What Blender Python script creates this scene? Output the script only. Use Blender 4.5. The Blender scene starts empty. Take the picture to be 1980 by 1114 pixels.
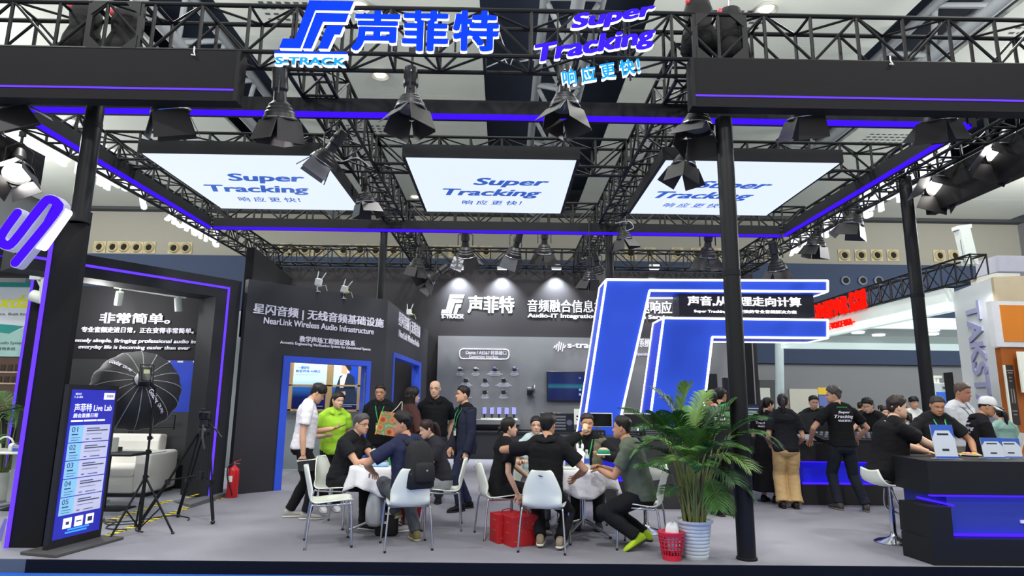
import bpy, bmesh, math, random
from mathutils import Vector as V, Matrix as Mx, noise
from mathutils.bvhtree import BVHTree
random.seed(7)
SC = bpy.context.scene
COL = SC.collection
PI = math.pi
# ------------------------------------------------------------------ camera
FPX, PITCH, ROLL, YAW, EYE = 1204.0, math.atan(221/1204.0), math.radians(0.65), math.radians(0.7), 1.5
def cam_axes():
    cp, sp, cy, sy = math.cos(PITCH), math.sin(PITCH), math.cos(YAW), math.sin(YAW)
    f = V((sy*cp, cy*cp, sp)); r0 = V((cy, -sy, 0)); u0 = r0.cross(f)
    c, s = math.cos(ROLL), math.sin(ROLL)
    return c*r0+s*u0, c*u0-s*r0, f
CR, CU, CF = cam_axes()
CAM0 = V((0, 0, EYE))
cd = bpy.data.cameras.new('camera'); cam = bpy.data.objects.new('camera', cd); COL.objects.link(cam)
cd.sensor_width = 36; cd.sensor_fit = 'HORIZONTAL'; cd.lens = FPX/1980*36; cd.clip_end = 200
cam.matrix_world = Mx(((CR.x, CU.x, -CF.x, 0), (CR.y, CU.y, -CF.y, 0), (CR.z, CU.z, -CF.z, EYE), (0, 0, 0, 1)))
SC.camera = cam
# ------------------------------------------------------------------ world, exposure, unseen fill lights
SC.view_settings.view_transform = 'Standard'; SC.view_settings.look = 'None'
SC.view_settings.exposure = 0.0; SC.view_settings.gamma = 1; SC.view_settings.use_curve_mapping = False
w = bpy.data.worlds.new('hall'); SC.world = w; w.use_nodes = True
w.node_tree.nodes['Background'].inputs[0].default_value = (0.95, 0.97, 1.0, 1)
w.node_tree.nodes['Background'].inputs[1].default_value = .65
def spot(loc, to, energy, size, blend=.5, radius=.1, col=(1, 1, 1)):
    l = bpy.data.lights.new('spot_beam', 'SPOT'); l.energy = energy; l.spot_size = math.radians(size); l.spot_blend = blend
    l.shadow_soft_size = radius; l.color = col
    o = bpy.data.objects.new('spot_beam', l); COL.objects.link(o); o.location = loc
    o.rotation_euler = (V(to)-V(loc)).to_track_quat('-Z', 'Y').to_euler(); return o
def area(loc, to, energy, sx, sy, col=(1, 1, 1)):
    l = bpy.data.lights.new('hall_lamp_light', 'AREA'); l.energy = energy; l.shape = 'RECTANGLE'; l.size = sx; l.size_y = sy; l.color = col
    o = bpy.data.objects.new('hall_lamp_light', l); COL.objects.link(o); o.location = loc
    o.rotation_euler = (V(to)-V(loc)).to_track_quat('-Z', 'Y').to_euler(); return o
def unseen_point(loc, energy, r=.35, col=(1, .99, .96)):  # bare point light with no fixture, added for its light only
    l = bpy.data.lights.new('unseen_point_light', 'POINT'); l.energy = energy; l.shadow_soft_size = r; l.color = col
    o = bpy.data.objects.new('unseen_point_light', l); COL.objects.link(o); o.location = loc
for q in ((-9, 3), (0, 1), (9, 3), (-8.5, 12), (8.5, 12), (.3, 11), (-6, -5), (6, -5)): unseen_point((q[0], q[1], 11.6), 1750)  # added above and behind the view to brighten ceiling and booth fronts
for q in ((-27, 27), (30, 27), (-22, 17), (24, 17)): unseen_point((q[0], q[1], 11.2), 4000)  # added beyond the frame sides to lift the far ceiling
# ------------------------------------------------------------------ pixel helpers (1980 x 1114 frame)
def ray(x, y): return CF + CR*((x-990)/FPX) - CU*((y-557)/FPX)
def G(x, y, z=0.0):
    d = ray(x, y); return CAM0 + d*((z-EYE)/d.z)
def AY(x, y, Y):
    d = ray(x, y); return CAM0 + d*(Y/d.y)
def AP(x, y, p0, n):
    d = ray(x, y); return CAM0 + d*((V(p0)-CAM0).dot(n)/d.dot(n))
# ------------------------------------------------------------------ materials
def lin(c):
    if isinstance(c, str): c = tuple(int(c[i:i+2], 16)/255 for i in (0, 2, 4))
    return tuple((x/12.92 if x <= .04045 else ((x+.055)/1.055)**2.4) for x in c) + (1,)
MATS = {}
def mk(name, col, rough=.5, metal=0, emit=0, var=.08, scale=6, bump=0, bscale=60, alpha=1, trans=0, spec=.5, ecol=None):
    if name in MATS: return MATS[name]
    m = bpy.data.materials.new(name); m.use_nodes = True; nt = m.node_tree; b = nt.nodes['Principled BSDF']
    c = lin(col); b.inputs['Base Color'].default_value = c if emit < .8 else (c[0]*.2, c[1]*.2, c[2]*.2, 1)
    if emit >= .8: spec, rough = .03, .85
    b.inputs['Roughness'].default_value = rough; b.inputs['Metallic'].default_value = metal
    b.inputs['Alpha'].default_value = alpha; b.inputs['Transmission Weight'].default_value = trans
    b.inputs['Specular IOR Level'].default_value = spec
    if emit:
        b.inputs['Emission Color'].default_value = lin(ecol) if ecol else c; b.inputs['Emission Strength'].default_value = emit
    tc = nt.nodes.new('ShaderNodeTexCoord')
    if var and not emit:
        n = nt.nodes.new('ShaderNodeTexNoise'); n.inputs['Scale'].default_value = scale; n.inputs['Detail'].default_value = 4
        nt.links.new(tc.outputs['Object'], n.inputs['Vector'])
        r = nt.nodes.new('ShaderNodeMapRange'); r.inputs['To Min'].default_value = 1-var; r.inputs['To Max'].default_value = 1+var
        nt.links.new(n.outputs['Fac'], r.inputs['Value'])
        mx = nt.nodes.new('ShaderNodeVectorMath'); mx.operation = 'SCALE'; mx.inputs[0].default_value = c[:3]
        nt.links.new(r.outputs['Result'], mx.inputs['Scale']); nt.links.new(mx.outputs['Vector'], b.inputs['Base Color'])
    if bump:
        n2 = nt.nodes.new('ShaderNodeTexNoise'); n2.inputs['Scale'].default_value = bscale; n2.inputs['Detail'].default_value = 5
        nt.links.new(tc.outputs['Object'], n2.inputs['Vector'])
        bp = nt.nodes.new('ShaderNodeBump'); bp.inputs['Strength'].default_value = bump; bp.inputs['Distance'].default_value = .02
        nt.links.new(n2.outputs['Fac'], bp.inputs['Height']); nt.links.new(bp.outputs['Normal'], b.inputs['Normal'])
    MATS[name] = m; return m
def cloth(col, rough=.9, var=.12): return mk('cloth_'+col, col, rough, 0, 0, var, 9, .12, 60, spec=.2)
BLK = mk('black_steel', '151618', .5, .2, var=.15, spec=.3)
BLKM = mk('black_matt_panel', '1b1c1f', .7, 0, var=.05, scale=2, spec=.2)
DGRY = mk('dark_grey_panel', '2a2a2d', .7, var=.05, scale=1.5, spec=.2)
WALLD = mk('charcoal_printed_panel', '252326', .65, var=.05, scale=.8, spec=.3)
PURP = mk('violet_led', '3a10ff', .4, emit=1.15)
PURPL = mk('violet_led_bright', '5a34ff', .4, emit=1.7)
WHITE_E = mk('white_led', 'ffffff', .4, emit=3.0, ecol='f2f2ff')
CHROME = mk('chrome', 'c9ccd0', .12, 1, var=.02)
STEEL = mk('brushed_metal', '9a9da1', .3, 1, var=.05)
WPLAS = mk('white_plastic', 'e9eee0', .3, var=.02)
PRINT = mk('white_print', 'e9e6f4', .6, var=.02)
GLASS = mk('clear_glass', 'dfeaf0', .03, 0, var=0, trans=1, alpha=.35)
def mixmat(name, fn, rough=.6, metal=0):
    """material whose colour comes from a node builder fn(nt, texcoord) -> colour socket"""
    m = bpy.data.materials.new(name); m.use_nodes = True; nt = m.node_tree; b = nt.nodes['Principled BSDF']
    b.inputs['Roughness'].default_value = rough; b.inputs['Metallic'].default_value = metal
    tc = nt.nodes.new('ShaderNodeTexCoord'); s = fn(nt, tc); nt.links.new(s, b.inputs['Base Color']); MATS[name] = m; return m
# ------------------------------------------------------------------ objects
WM = {}
def setp(o, **k):
    for a, b in k.items():
        if b is not None: o[a] = b
    return o
def thing(name, label, cat, loc=(0, 0, 0), rz=0.0, group=None):
    o = bpy.data.objects.new(name, None); COL.objects.link(o); o.empty_display_size = .1
    o.location = loc; o.rotation_euler = (0, 0, rz)
    WM[o.name] = Mx.Translation(V(loc)) @ Mx.Rotation(rz, 4, 'Z')
    return setp(o, label=label, category=cat, group=group)
def tag(o, label, cat, group=None): return setp(o, label=label, category=cat, group=group)
def dup(root, label, loc=None, rz=None, group=None):
    r = root.copy(); COL.objects.link(r)
    if loc is not None: r.location = loc
    if rz is not None: r.rotation_euler = (0, 0, rz)
    r['label'] = label
    if group: r['group'] = group
    WM[r.name] = Mx.Translation(V(r.location)) @ Mx.Rotation(r.rotation_euler[2], 4, 'Z')
    for ch in KIDS.get(root.name, []):
        c = ch.copy(); COL.objects.link(c); c.parent = r; KIDS.setdefault(r.name, []).append(c)
        for g in KIDS.get(ch.name, []):
            d = g.copy(); COL.objects.link(d); d.parent = c; KIDS.setdefault(c.name, []).append(d)
    return r
KIDS = {}
def basis(d):
    d = V(d).normalized(); a = V((0, 0, 1)) if abs(d.z) < .95 else V((1, 0, 0))
    u = d.cross(a).normalized(); return u, u.cross(d).normalized(), d
class MB:
    def __init__(s): s.v = []; s.f = []; s.m = []; s.mats = []; s.cur = 0
    def mat(s, m):
        if m not in s.mats: s.mats.append(m)
        s.cur = s.mats.index(m); return s
    def add(s, vs, fs):
        b = len(s.v); s.v += [V(p) for p in vs]; s.f += [tuple(i+b for i in f) for f in fs]; s.m += [s.cur]*len(fs); return s
    def box(s, a, b):
        x0, y0, z0 = a; x1, y1, z1 = b
        return s.add([(x0,y0,z0),(x1,y0,z0),(x1,y1,z0),(x0,y1,z0),(x0,y0,z1),(x1,y0,z1),(x1,y1,z1),(x0,y1,z1)],
                     [(3,2,1,0),(4,5,6,7),(0,1,5,4),(1,2,6,5),(2,3,7,6),(3,0,4,7)])
    def obox(s, c, ax, ay, az):
        c, ax, ay, az = V(c), V(ax), V(ay), V(az)
        vs = [c+ax*i+ay*j+az*k for k in (-1, 1) for i, j in ((-1,-1),(1,-1),(1,1),(-1,1))]
        return s.add(vs, [(3,2,1,0),(4,5,6,7),(0,1,5,4),(1,2,6,5),(2,3,7,6),(3,0,4,7)])
    def rbox(s, a, b, r=.01):
        """box with rounded vertical edges and chamfered top"""
        x0, y0, z0 = a; x1, y1, z1 = b; n = 4; pts = []
        for cx, cy, a0 in ((x1-r,y1-r,0),(x0+r,y1-r,90),(x0+r,y0+r,180),(x1-r,y0+r,270)):
            for k in range(n+1):
                t = math.radians(a0+90*k/n); pts.append((cx+r*math.cos(t), cy+r*math.sin(t)))
        mx, my = (x0+x1)/2, (y0+y1)/2
        def ring(z, i): return [(mx+(p[0]-mx)*(1-i*r/max(1e-6,abs(x1-x0)/2)), my+(p[1]-my)*(1-i*r/max(1e-6,abs(y1-y0)/2)), z) for p in pts]
        return s.loft([ring(z0, .6), ring(z0+r*.6, 0), ring(z1-r*.6, 0), ring(z1, .6)])
    def loft(s, rings, cap=True, closed=False):
        n = len(rings[0]); vs = [p for r in rings for p in r]; fs = []
        R = len(rings)
        for k in range(R if closed else R-1):
            a, b = k*n, ((k+1) % R)*n
            for i in range(n): fs.append((a+i, a+(i+1) % n, b+(i+1) % n, b+i))
        if cap and not closed: fs += [tuple(range(n-1, -1, -1)), tuple(range((R-1)*n, R*n))]
        return s.add(vs, fs)
    def tube(s, pts, r, n=8, cap=True, closed=False):
        pts = [V(p) for p in pts]; rings = []; R = r if isinstance(r, (list, tuple)) else [r]*len(pts)
        pu = None
        for i, p in enumerate(pts):
            if closed: d = pts[(i+1) % len(pts)]-pts[i-1]
            else: d = (pts[min(i+1, len(pts)-1)]-pts[max(i-1, 0)])
            if d.length < 1e-9: d = V((0, 0, 1))
            d.normalize()
            if pu is None: u = basis(d)[0]
            else:
                u = pu-d*pu.dot(d); u = u.normalized() if u.length > 1e-6 else basis(d)[0]
            pu = u; v = d.cross(u)
            rings.append([p+(u*math.cos(2*PI*k/n)+v*math.sin(2*PI*k/n))*R[i] for k in range(n)])
        return s.loft(rings, cap, closed)
    def cyl(s, a, b, r, r2=None, n=16): return s.tube([a, b], [r, r if r2 is None else r2], n)
    def lathe(s, prof, o=(0, 0, 0), d=(0, 0, 1), n=24, cap=True):
        u, v, d = basis(d); o = V(o)
        return s.loft([[o+d*z+(u*math.cos(2*PI*k/n)+v*math.sin(2*PI*k/n))*max(r, 1e-4) for k in range(n)] for r, z in prof], cap)
    def ell(s, c, rx, ry, rz, n=12, m=8, M=None):
        c = V(c); rings = []
        for i in range(m+1):
            t = PI*i/m-PI/2
            ps = [V((rx*math.cos(t)*math.cos(2*PI*k/n), ry*math.cos(t)*math.sin(2*PI*k/n), rz*math.sin(t))) for k in range(n)]
            rings.append([c+((M @ p) if M else p) for p in ps])
        return s.loft(rings, False)
    def prism(s, pts, d):
        pts = [V(p) for p in pts]; d = V(d); n = len(pts)
        return s.add(pts+[p+d for p in pts], [tuple(range(n-1, -1, -1)), tuple(range(n, 2*n))]+[(i, (i+1) % n, n+(i+1) % n, n+i) for i in range(n)])
    def quad(s, a, b, c, d): return s.add([a, b, c, d], [(0, 1, 2, 3)])
    def grid(s, rows, closed=False):
        n = len(rows[0]); fs = []
        for i in range(len(rows)-1):
            for j in range(n if closed else n-1): fs.append((i*n+j, i*n+(j+1) % n, (i+1)*n+(j+1) % n, (i+1)*n+j))
        return s.add([p for r in rows for p in r], fs)
    def text(s, t, c, u, v, w=None, h=None, bold=0, shear=0, ex=0.0, space=1.0):
        """text centred at c, right along u, up along v, fitted to w x h (world units); ex = thickness towards u x v"""
        vs, fs = glyphs(t, bold, shear, ex, space); c, u, v = V(c), V(u).normalized(), V(v).normalized(); nn = u.cross(v)
        x0, x1 = min(p.x for p in vs), max(p.x for p in vs); y0, y1 = min(p.y for p in vs), max(p.y for p in vs)
        sx = w/(x1-x0) if w else None; sy = h/(y1-y0) if h else None
        sx = sx or sy; sy = sy or sx
        return s.add([c+u*((p.x-(x0+x1)/2)*sx)+v*((p.y-(y0+y1)/2)*sy)+nn*p.z for p in vs], fs)
    def mesh(s, name, origin=None):
        me = bpy.data.meshes.new(name)
        vs = s.v if origin is None else [origin @ p for p in s.v]
        me.from_pydata([tuple(p) for p in vs], [], s.f); me.polygons.foreach_set('material_index', s.m)
        for m in s.mats: me.materials.append(m)
        me.update(); return me
    def build(s, name, mat=None, parent=None, world=False, smooth=False, solid=0, bevel=0, subd=0, auto=None, fixn=True, **props):
        if mat is not None and not s.mats: s.mats = [mat]
        me = s.mesh(name, WM[parent.name].inverted() if (world and parent is not None) else None)
        if fixn:
            bm = bmesh.new(); bm.from_mesh(me); bmesh.ops.recalc_face_normals(bm, faces=bm.faces); bm.to_mesh(me); bm.free()
        if smooth or auto: me.polygons.foreach_set('use_smooth', [True]*len(me.polygons))
        o = bpy.data.objects.new(name, me); COL.objects.link(o)
        if parent is not None:
            o.parent = parent; WM[o.name] = WM[parent.name]; KIDS.setdefault(parent.name, []).append(o)
        else: WM[o.name] = Mx.Identity(4)
        if auto: me.set_sharp_from_angle(angle=math.radians(auto))
        if solid: md = o.modifiers.new('thickness', 'SOLIDIFY'); md.thickness = solid; md.offset = 0
        if bevel: md = o.modifiers.new('bevel', 'BEVEL'); md.width = bevel; md.segments = 2; md.limit_method = 'ANGLE'
        if subd: md = o.modifiers.new('subd', 'SUBSURF'); md.levels = subd; md.render_levels = subd
        return setp(o, **props)
GLY = {}
def glyphs(t, bold, shear, ex, space):
    """outline of a line of text; weight is added by overlaying shifted copies so that dense characters stay clean"""
    k = (t, bold, shear, ex, space)
    if k not in GLY:
        cu = bpy.data.curves.new('txt', 'FONT'); cu.body = t; cu.size = 1; cu.shear = shear; cu.resolution_u = 3; cu.space_character = space
        o = bpy.data.objects.new('txt', cu); TXT.collection.objects.link(o)
        vl = TXT.view_layers[0]; vl.update()
        me = bpy.data.meshes.new_from_object(o.evaluated_get(vl.depsgraph))
        if ex:
            bm = bmesh.new(); bm.from_mesh(me); bmesh.ops.remove_doubles(bm, verts=bm.verts, dist=1e-5)
            r = bmesh.ops.extrude_face_region(bm, geom=bm.faces[:])
            for g in r['geom']:
                if isinstance(g, bmesh.types.BMVert): g.co.z += ex
            bm.to_mesh(me); bm.free()
        vs, fs = [V(p.co) for p in me.vertices], [tuple(p.vertices) for p in me.polygons]
        V0, F0 = [], []
        for j, (dx, dy) in enumerate([(0, 0)]+([(-bold, -bold*.5), (bold, -bold*.5), (-bold, bold*.5), (bold, bold*.5)]+([(-bold, 0), (bold, 0), (0, bold*.7), (0, -bold*.7)] if bold > .03 else []) if bold else [])):
            n0 = len(V0); V0 += [p+V((dx, dy, -.0002*j)) for p in vs]; F0 += [tuple(i+n0 for i in f) for f in fs]
        GLY[k] = (V0, F0)
        bpy.data.objects.remove(o); bpy.data.curves.remove(cu); bpy.data.meshes.remove(me)
    return GLY[k]
TXT = bpy.data.scenes.new('tmp_text')
def struct(o): o['kind'] = 'structure'; return o
# ================================================================== SETTING
def carpet(name, col, var=.07):
    return mk(name, col, .95, var=var, scale=1.3, bump=.25, bscale=180, spec=.15)
CARP = carpet('grey_carpet', '85848c'); BLUEC = carpet('blue_aisle_carpet', '2c63c4'); LABC = carpet('pale_lab_carpet', '90929b')
YF = 6.26
b = MB(); b.box((-4.43, YF, -.11), (9.5, 18.3, 0)); struct(b.build('floor', CARP))
b = MB(); b.box((-10.5, YF+.02, -.11), (-4.431, 14.0, 0)); struct(b.build('floor.001', LABC))
b = MB(); b.quad((-30, 4.6, -.112), (32, 4.6, -.112), (32, 6.6, -.112), (-30, 6.6, -.112)); struct(b.build('floor.002', BLUEC)); b = MB(); b.quad((-30, -14, -.112), (32, -14, -.112), (32, 4.6, -.112), (-30, 4.6, -.112)); struct(b.build('floor.004', carpet('unseen_aisle_grey', '8f9194')))  # unseen front part made grey so less blue bounces onto the chairs
b = MB(); b.quad((-30, 6.6, -.112), (32, 6.6, -.112), (32, 42, -.112), (-30, 42, -.112)); struct(b.build('floor.003', carpet('hall_floor_grey', '9fa2a6')))
b = MB(); b.box((-4.43, YF-.02, -.11), (9.5, YF-.001, .004)); struct(b.build('trim_1', mk('navy_gloss_fascia', '0c0e14', .5, var=.1, spec=.2)))
b = MB(); b.box((-10.5, YF, -.11), (-4.432, YF+.018, .002)); struct(b.build('trim_2', mk('slate_fascia', '55606c', .7, var=.1, scale=4)))
# ---- hall ceiling: pale panels between dark service gaps
CZ = 14.0
def cx(px, py): return G(px, py, CZ).x
PANEL = mk('pale_ceiling_panel', 'c9cdc5', .8, var=.04, scale=.4)
edges = [(-30, cx(230, 20)), (cx(420, 10), cx(935, 140)), (cx(1215, 145), cx(1720, 60)), (cx(1905, 60), cx(2150, 60)), (cx(2350, 60), 34)]
for i, (x0, x1) in enumerate(edges):
    b = MB(); y = 4.0
    while y < 38:
        b.box((x0, y, CZ), (x1, y+3.985, CZ+.15)); y += 4.0
    struct(b.build('ceiling' if i == 0 else 'ceiling.%03d' % i, PANEL))
b = MB(); b.box((-31, 2, CZ+1.6), (35, 42, CZ+1.8)); struct(b.build('ceiling.005', mk('dark_roof_deck', '2a3346', .8, var=.15, scale=.6)))
b = MB()
for (x0, x1) in edges[:4]:                                     # perforated return-air strips
    for q in range(3):
        yy = 9+q*9
        for i in range(9):
            for j in range(5):
                xx = x0+.5+(x1-x0-1)*.12+i*.28
                if xx < x1-.3: b.box((xx, yy+j*.3, CZ-.012), (xx+.16, yy+j*.3+.1, CZ-.004))
struct(b.build('trim_3', mk('vent_slot_dark', '4c4f4e', .8)))
# roof girders in the gaps
GIR = mk('painted_roof_girder', '8b9094', .55, .1, var=.12, scale=2)
def girder(name, x, label, w=.9, r=.17, n=13):
    t = thing(name, label, 'roof girder', (x, 22, CZ))
    b = MB(); L = [(x-w, CZ+.2), (x+w, CZ+.2), (x, CZ-.75)]
    for q, (xx, zz) in enumerate(L): b.cyl((xx, 4, zz), (xx, 40, zz), r*(1.0 if q < 2 else 1.25), n=10)
    b.build('chord', GIR, t, True, auto=40)
    b = MB()
    for k in range(n):
        y0 = 4+36*k/n; y1 = 4+36*(k+1)/n; ym = (y0+y1)/2
        for xx in (x-w, x+w):
            b.cyl((xx, y0, CZ+.2), (x, ym, CZ-.75), r*.55, n=8); b.cyl((x, ym, CZ-.75), (xx, y1, CZ+.2), r*.55, n=8)
        b.cyl((x-w, y0, CZ+.2), (x+w, y0, CZ+.2), r*.5, n=8)
    b.build('bracing', GIR, t, True, auto=40)
girder('roof_girder', (cx(935, 140)+cx(1215, 145))/2+.2, 'grey tubular roof girder in the dark gap above the middle ceiling screen')
girder('roof_girder', (cx(230, 20)+cx(420, 10))/2, 'grey tubular roof girder in the dark gap above the left ceiling screen')
girder('roof_girder', (cx(1720, 60)+cx(1905, 60))/2, 'grey tubular roof girder in the dark gap above the right ceiling screen', .8)
# high-bay lamps in the panels
LAMPG = mk('lamp_glow', 'fff4d8', .4, emit=9, ecol='fff0d0')
def highbay(px, py, label):
    p = G(px, py, CZ-.12); t = thing('ceiling_lamp', label, 'ceiling lamp', p, 0, 'round hall ceiling lamps')
    b = MB(); b.lathe([(.12, .12), (.26, .1), (.34, 0), (.36, -.06), (.33, -.06), (.28, .0), (.1, .04)], n=20); b.build('reflector', mk('lamp_rim', 'b9bbb6', .4, .4), t, auto=40)
    b = MB(); b.lathe([(.02, -.02), (.2, -.03), (.2, 0), (.02, 0)], n=16); b.build('bulb', LAMPG, t, auto=40)
for px, py, l in ((695, 12, 'round hall lamp glowing just above the blue emblem sign'), (802, 380, 'round hall lamp glowing left of the middle ceiling screen'),
                  (1481, 18, 'round hall lamp above the right black header'), (735, 145, 'unlit-looking round hall lamp left of the hanging spotlight under the blue sign'),
                  (228, 312, 'round hall lamp seen through the truss right of the left pole'), (140, 235, 'round hall lamp by the left end of the violet band'), (760, 240, 'round hall lamp directly left of the second middle spotlight')):
    highbay(px, py, l)
# ---- hall walls
YE = 40.0
b = MB(); b.box((-31, YE+.6, -.11), (35, YE+.8, 15.6)); struct(b.build('wall_end', mk('beige_hall_wall', '8f8d83', .85, var=.03, scale=.3)))
b = MB(); b.box((-31, YE, AY(300, 405, YE).z), (35, YE+.6, 15.6)); struct(b.build('trim_4', mk('dark_gantry_band', '3a3e42', .8, var=.1)))
zt, zb = AY(300, 492, YE).z, AY(1700, 705, YE).z
BLUW = mk('slate_blue_bulkhead', '2c3a54', .8, var=.04, scale=.4)
b = MB(); b.box((-31, YE, zb), (35, YE+.59, zt)); struct(b.build('wall_bulkhead', BLUW))
b = MB(); b.box((-31, YE+.3, -.1), (35, YE+.58, zb-.02)); struct(b.build('wall_lower', mk('grey_hall_wall', '75787c', .85, var=.03, scale=.3)))
b = MB(); b.box((-31.2, -6, -.11), (-31, 42, 15.6)); struct(b.build('wall_left', mk('grey_hall_wall', '75787c')))
b = MB(); b.box((35, -6, -.11), (35.2, 42, 15.6)); struct(b.build('wall_right', MATS['grey_hall_wall']))
NOZ = mk('cream_nozzle', 'cbbd92', .6, var=.06); HOLE = mk('dark_hole', '0d0d0e', .9)
def nozzle(px, py, label):
    p = AY(px, py, YE+.58); t = thing('air_nozzle', label, 'air vent', p, 0, 'round air nozzles along the hall end wall')
    b = MB(); b.box((-.4, -.03, -.4), (.4, .0, .4)); b.build('plate', mk('nozzle_plate', 'b3ab8e', .7, var=.05), t)
    b = MB(); b.lathe([(.37, -.02), (.36, .1), (.29, .22), (.27, .22), (.23, .1), (.2, .06), (.2, .03)], d=(0, -1, 0), n=20); b.build('cone', NOZ, t, auto=40)
    b = MB(); b.lathe([(.21, .03), (.21, .08)], d=(0, -1, 0), n=16); b.build('opening', HOLE, t)
nl = [(193, 478), (219, 478), (241, 478), (265, 479), (289, 479), (337, 480), (360, 480)]
nm = [(553, 482), (569, 483), (590, 483), (614, 484), (665, 484), (697, 484), (727, 485), (762, 485)]
nm2 = [(849, 486), (879, 486), (910, 486), (940, 487)]
nr = [(1219, 490), (1256, 490), (1310, 490), (1347, 491), (1383, 491)]
nr2 = [(1632, 494), (1664, 494), (1695, 494), (1726, 494), (1816, 495), (1845, 495)]
ordn = ['first', 'second', 'third', 'fourth', 'fifth', 'sixth', 'seventh', 'eighth']
for lst, where in ((nl, 'above the left lab frame'), (nm, 'left of the middle pole'), (nm2, 'above the back wall lettering'), (nr, 'by the right rear pole'), (nr2, 'above the right bulkhead')):
    for k, (px, py) in enumerate(lst): nozzle(px, py, 'cream air nozzle, %s in the row %s' % (ordn[k], where))
for k, px in enumerate((1634, 1667, 1698)):
    p = AY(px, 543, YE-.01); t = thing('wall_downlight', 'small dark round port on the slate-blue bulkhead, %s from the left' % ordn[k], 'wall port', p, 0, 'round ports on the bulkhead')
    b = MB(); b.lathe([(.3, 0), (.3, .1), (.2, .12)], d=(0, -1, 0), n=16); b.build('rim', mk('port_rim', '5a6577', .5), t, auto=40)
    b = MB(); b.lathe([(.2, .1), (.2, .13)], d=(0, -1, 0), n=14); b.build('opening', HOLE, t)
# far doorway and notices on the end wall
t = thing('door_1', 'hall exit doorway with dark frame behind the right counters', 'door', AY(1494, 800, YE+.29)); t['kind'] = 'structure'
p0, p1 = AY(1466, 735, YE+.28), AY(1522, 900, YE+.28)
b = MB(); b.box((p0.x, YE+.1, -.1), (p1.x, YE+.28, p0.z)); b.build('frame', mk('dark_door_frame', '3b3b3e', .6), t, True)
b = MB(); q0, q1 = AY(1469, 750, YE+.1), AY(1496, 880, YE+.1); b.box((q0.x, YE+.05, 0), (q1.x, YE+.1, q0.z)); b.build('panel', mk('pale_door', 'b9beb9', .4, var=.1), t, True)
b = MB(); b.cyl((AY(1503, 760, 30).x, 30, -.1), (AY(1503, 560, 30).x-.05, 30, AY(1503, 640, 30).z), .2, n=12); tag(b.build('slim_column', mk('pale_blue_column', 'b9c9cf', .5), auto=40), 'slim pale blue column in front of the hall exit doorway', 'column')
b = MB(); q0, q1 = AY(1525, 752, YE+.28), AY(1602, 860, YE+.28); b.box((q0.x, YE+.2, 0), (q1.x, YE+.29, q0.z)); tag(b.build('hoarding', mk('cream_hoarding', 'b9b8ae', .7)), 'low cream hoarding board along the hall end wall', 'hoarding')
p = AY(1598, 760, 36); b = MB(); b.box((p.x-.45, 36, 0), (p.x+.45, 36.1, p.z+.3)); t = tag(b.build('notice_board', mk('notice_blue', '5a6aa8', .6)), 'blue notice board with a yellow top beside the grey-haired man', 'notice board')
b = MB(); b.box((p.x-.5, 35.95, p.z-.1), (p.x+.5, 36, p.z+.3)); b.build('header', mk('notice_yellow', 'd5b432', .6), t)
# ================================================================== BOOTH WALLS
YB = 18.0
def wz(px, py): return AY(px, py, YB)
zt = wz(900, 521).z
b = MB(); b.box((-7.2, YB, 0), (7.35, YB+.15, zt)); WB = struct(b.build('wall_back', WALLD))
def bt(par, s, x0, y0, x1, y1, mat, Y=YB, name='lettering', bold=.02, shear=0, ex=.02, off=.0, space=1, label=None):
    a, c = AY(x0, y0, Y), AY(x1, y1, Y); m = MB()
    m.text(s, ((a.x+c.x)/2, Y-off, (a.z+c.z)/2), (1, 0, 0), (0, 0, 1), abs(c.x-a.x), abs(a.z-c.z), bold, shear, ex, space)
    return m.build(name, mat, par, label=label)
def emblem(m, o, u, v, wd, ht, ex, nn):
    """the angular logo mark: a J-shaped bar hugging a slanted F"""
    o, u, v = V(o), V(u), V(v)
    P = lambda x, y: o+u*(x*wd)+v*(y*ht)
    for poly in ([(.0,.0),(.30,.0),(.475,.80),(1.0-.02,.80),(1.03,1.0),(.38,1.0),(.215,.19),(.04,.19)],
                 [(.335,.0),(.46,.0),(.60,.56),(.93,.56),(.965,.74),(.49,.74)],
                 [(.56,.0),(.70,.0),(.78,.30),(.86,.30),(.90,.48),(.665,.48)]):
        m.prism([P(*q) for q in poly], nn*ex)
m = MB(); a, c = wz(853, 606), wz(897, 570)
emblem(m, (a.x, YB-.02, a.z), (1, 0, 0), (0, 0, 1), c.x-a.x, c.z-a.z, .02, V((0, 1, 0)))
q = wz(855, 609); m.box((a.x, YB-.02, q.z), (c.x, YB, q.z+.02)); m.build('logo_mark', PRINT, WB)
bt(WB, 'S-TRACK', 854, 610, 897, 616, PRINT, bold=.03)
bt(WB, '声菲特', 905, 572, 994, 606, PRINT, bold=.03)
bt(WB, '音频融合信息技术与快速响应', 1020, 579, 1299, 607, PRINT, bold=.012)
bt(WB, 'Audio-IT Integration Technology & Service', 1020, 606, 1300, 620, PRINT, bold=.03)
# grey display panel and what hangs on it
gp0, gp1 = wz(848, 650), wz(848, 838)
b = MB(); b.box((gp0.x, YB-.1, .75), (7.2, YB, gp0.z)); GP = tag(b.build('product_wall', mk('mid_grey_panel', '75777b', .5, var=.05, scale=.7)), 'mid-grey product display panel on the charcoal back wall', 'display panel')
YG = YB-.1
a, c = AY(889, 675, YG), AY(984, 695, YG); r = .1; pts = []
for cx_, cz_, a0 in ((c.x-r, a.z-r, 0), (a.x+r, a.z-r, 90), (a.x+r, c.z+r, 180), (c.x-r, c.z+r, 270)):
    for k in range(5):
        t_ = math.radians(a0+22.5*k); pts.append((cx_+r*math.cos(t_), YG-.008, cz_+r*math.sin(t_)))
b = MB(); b.tube(pts, .018, 6, closed=True); b.build('outline', PRINT, GP)
bt(GP, 'Dante / AES67 转换接口', 901, 677, 979, 687, PRINT, YG, bold=.02)
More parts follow.
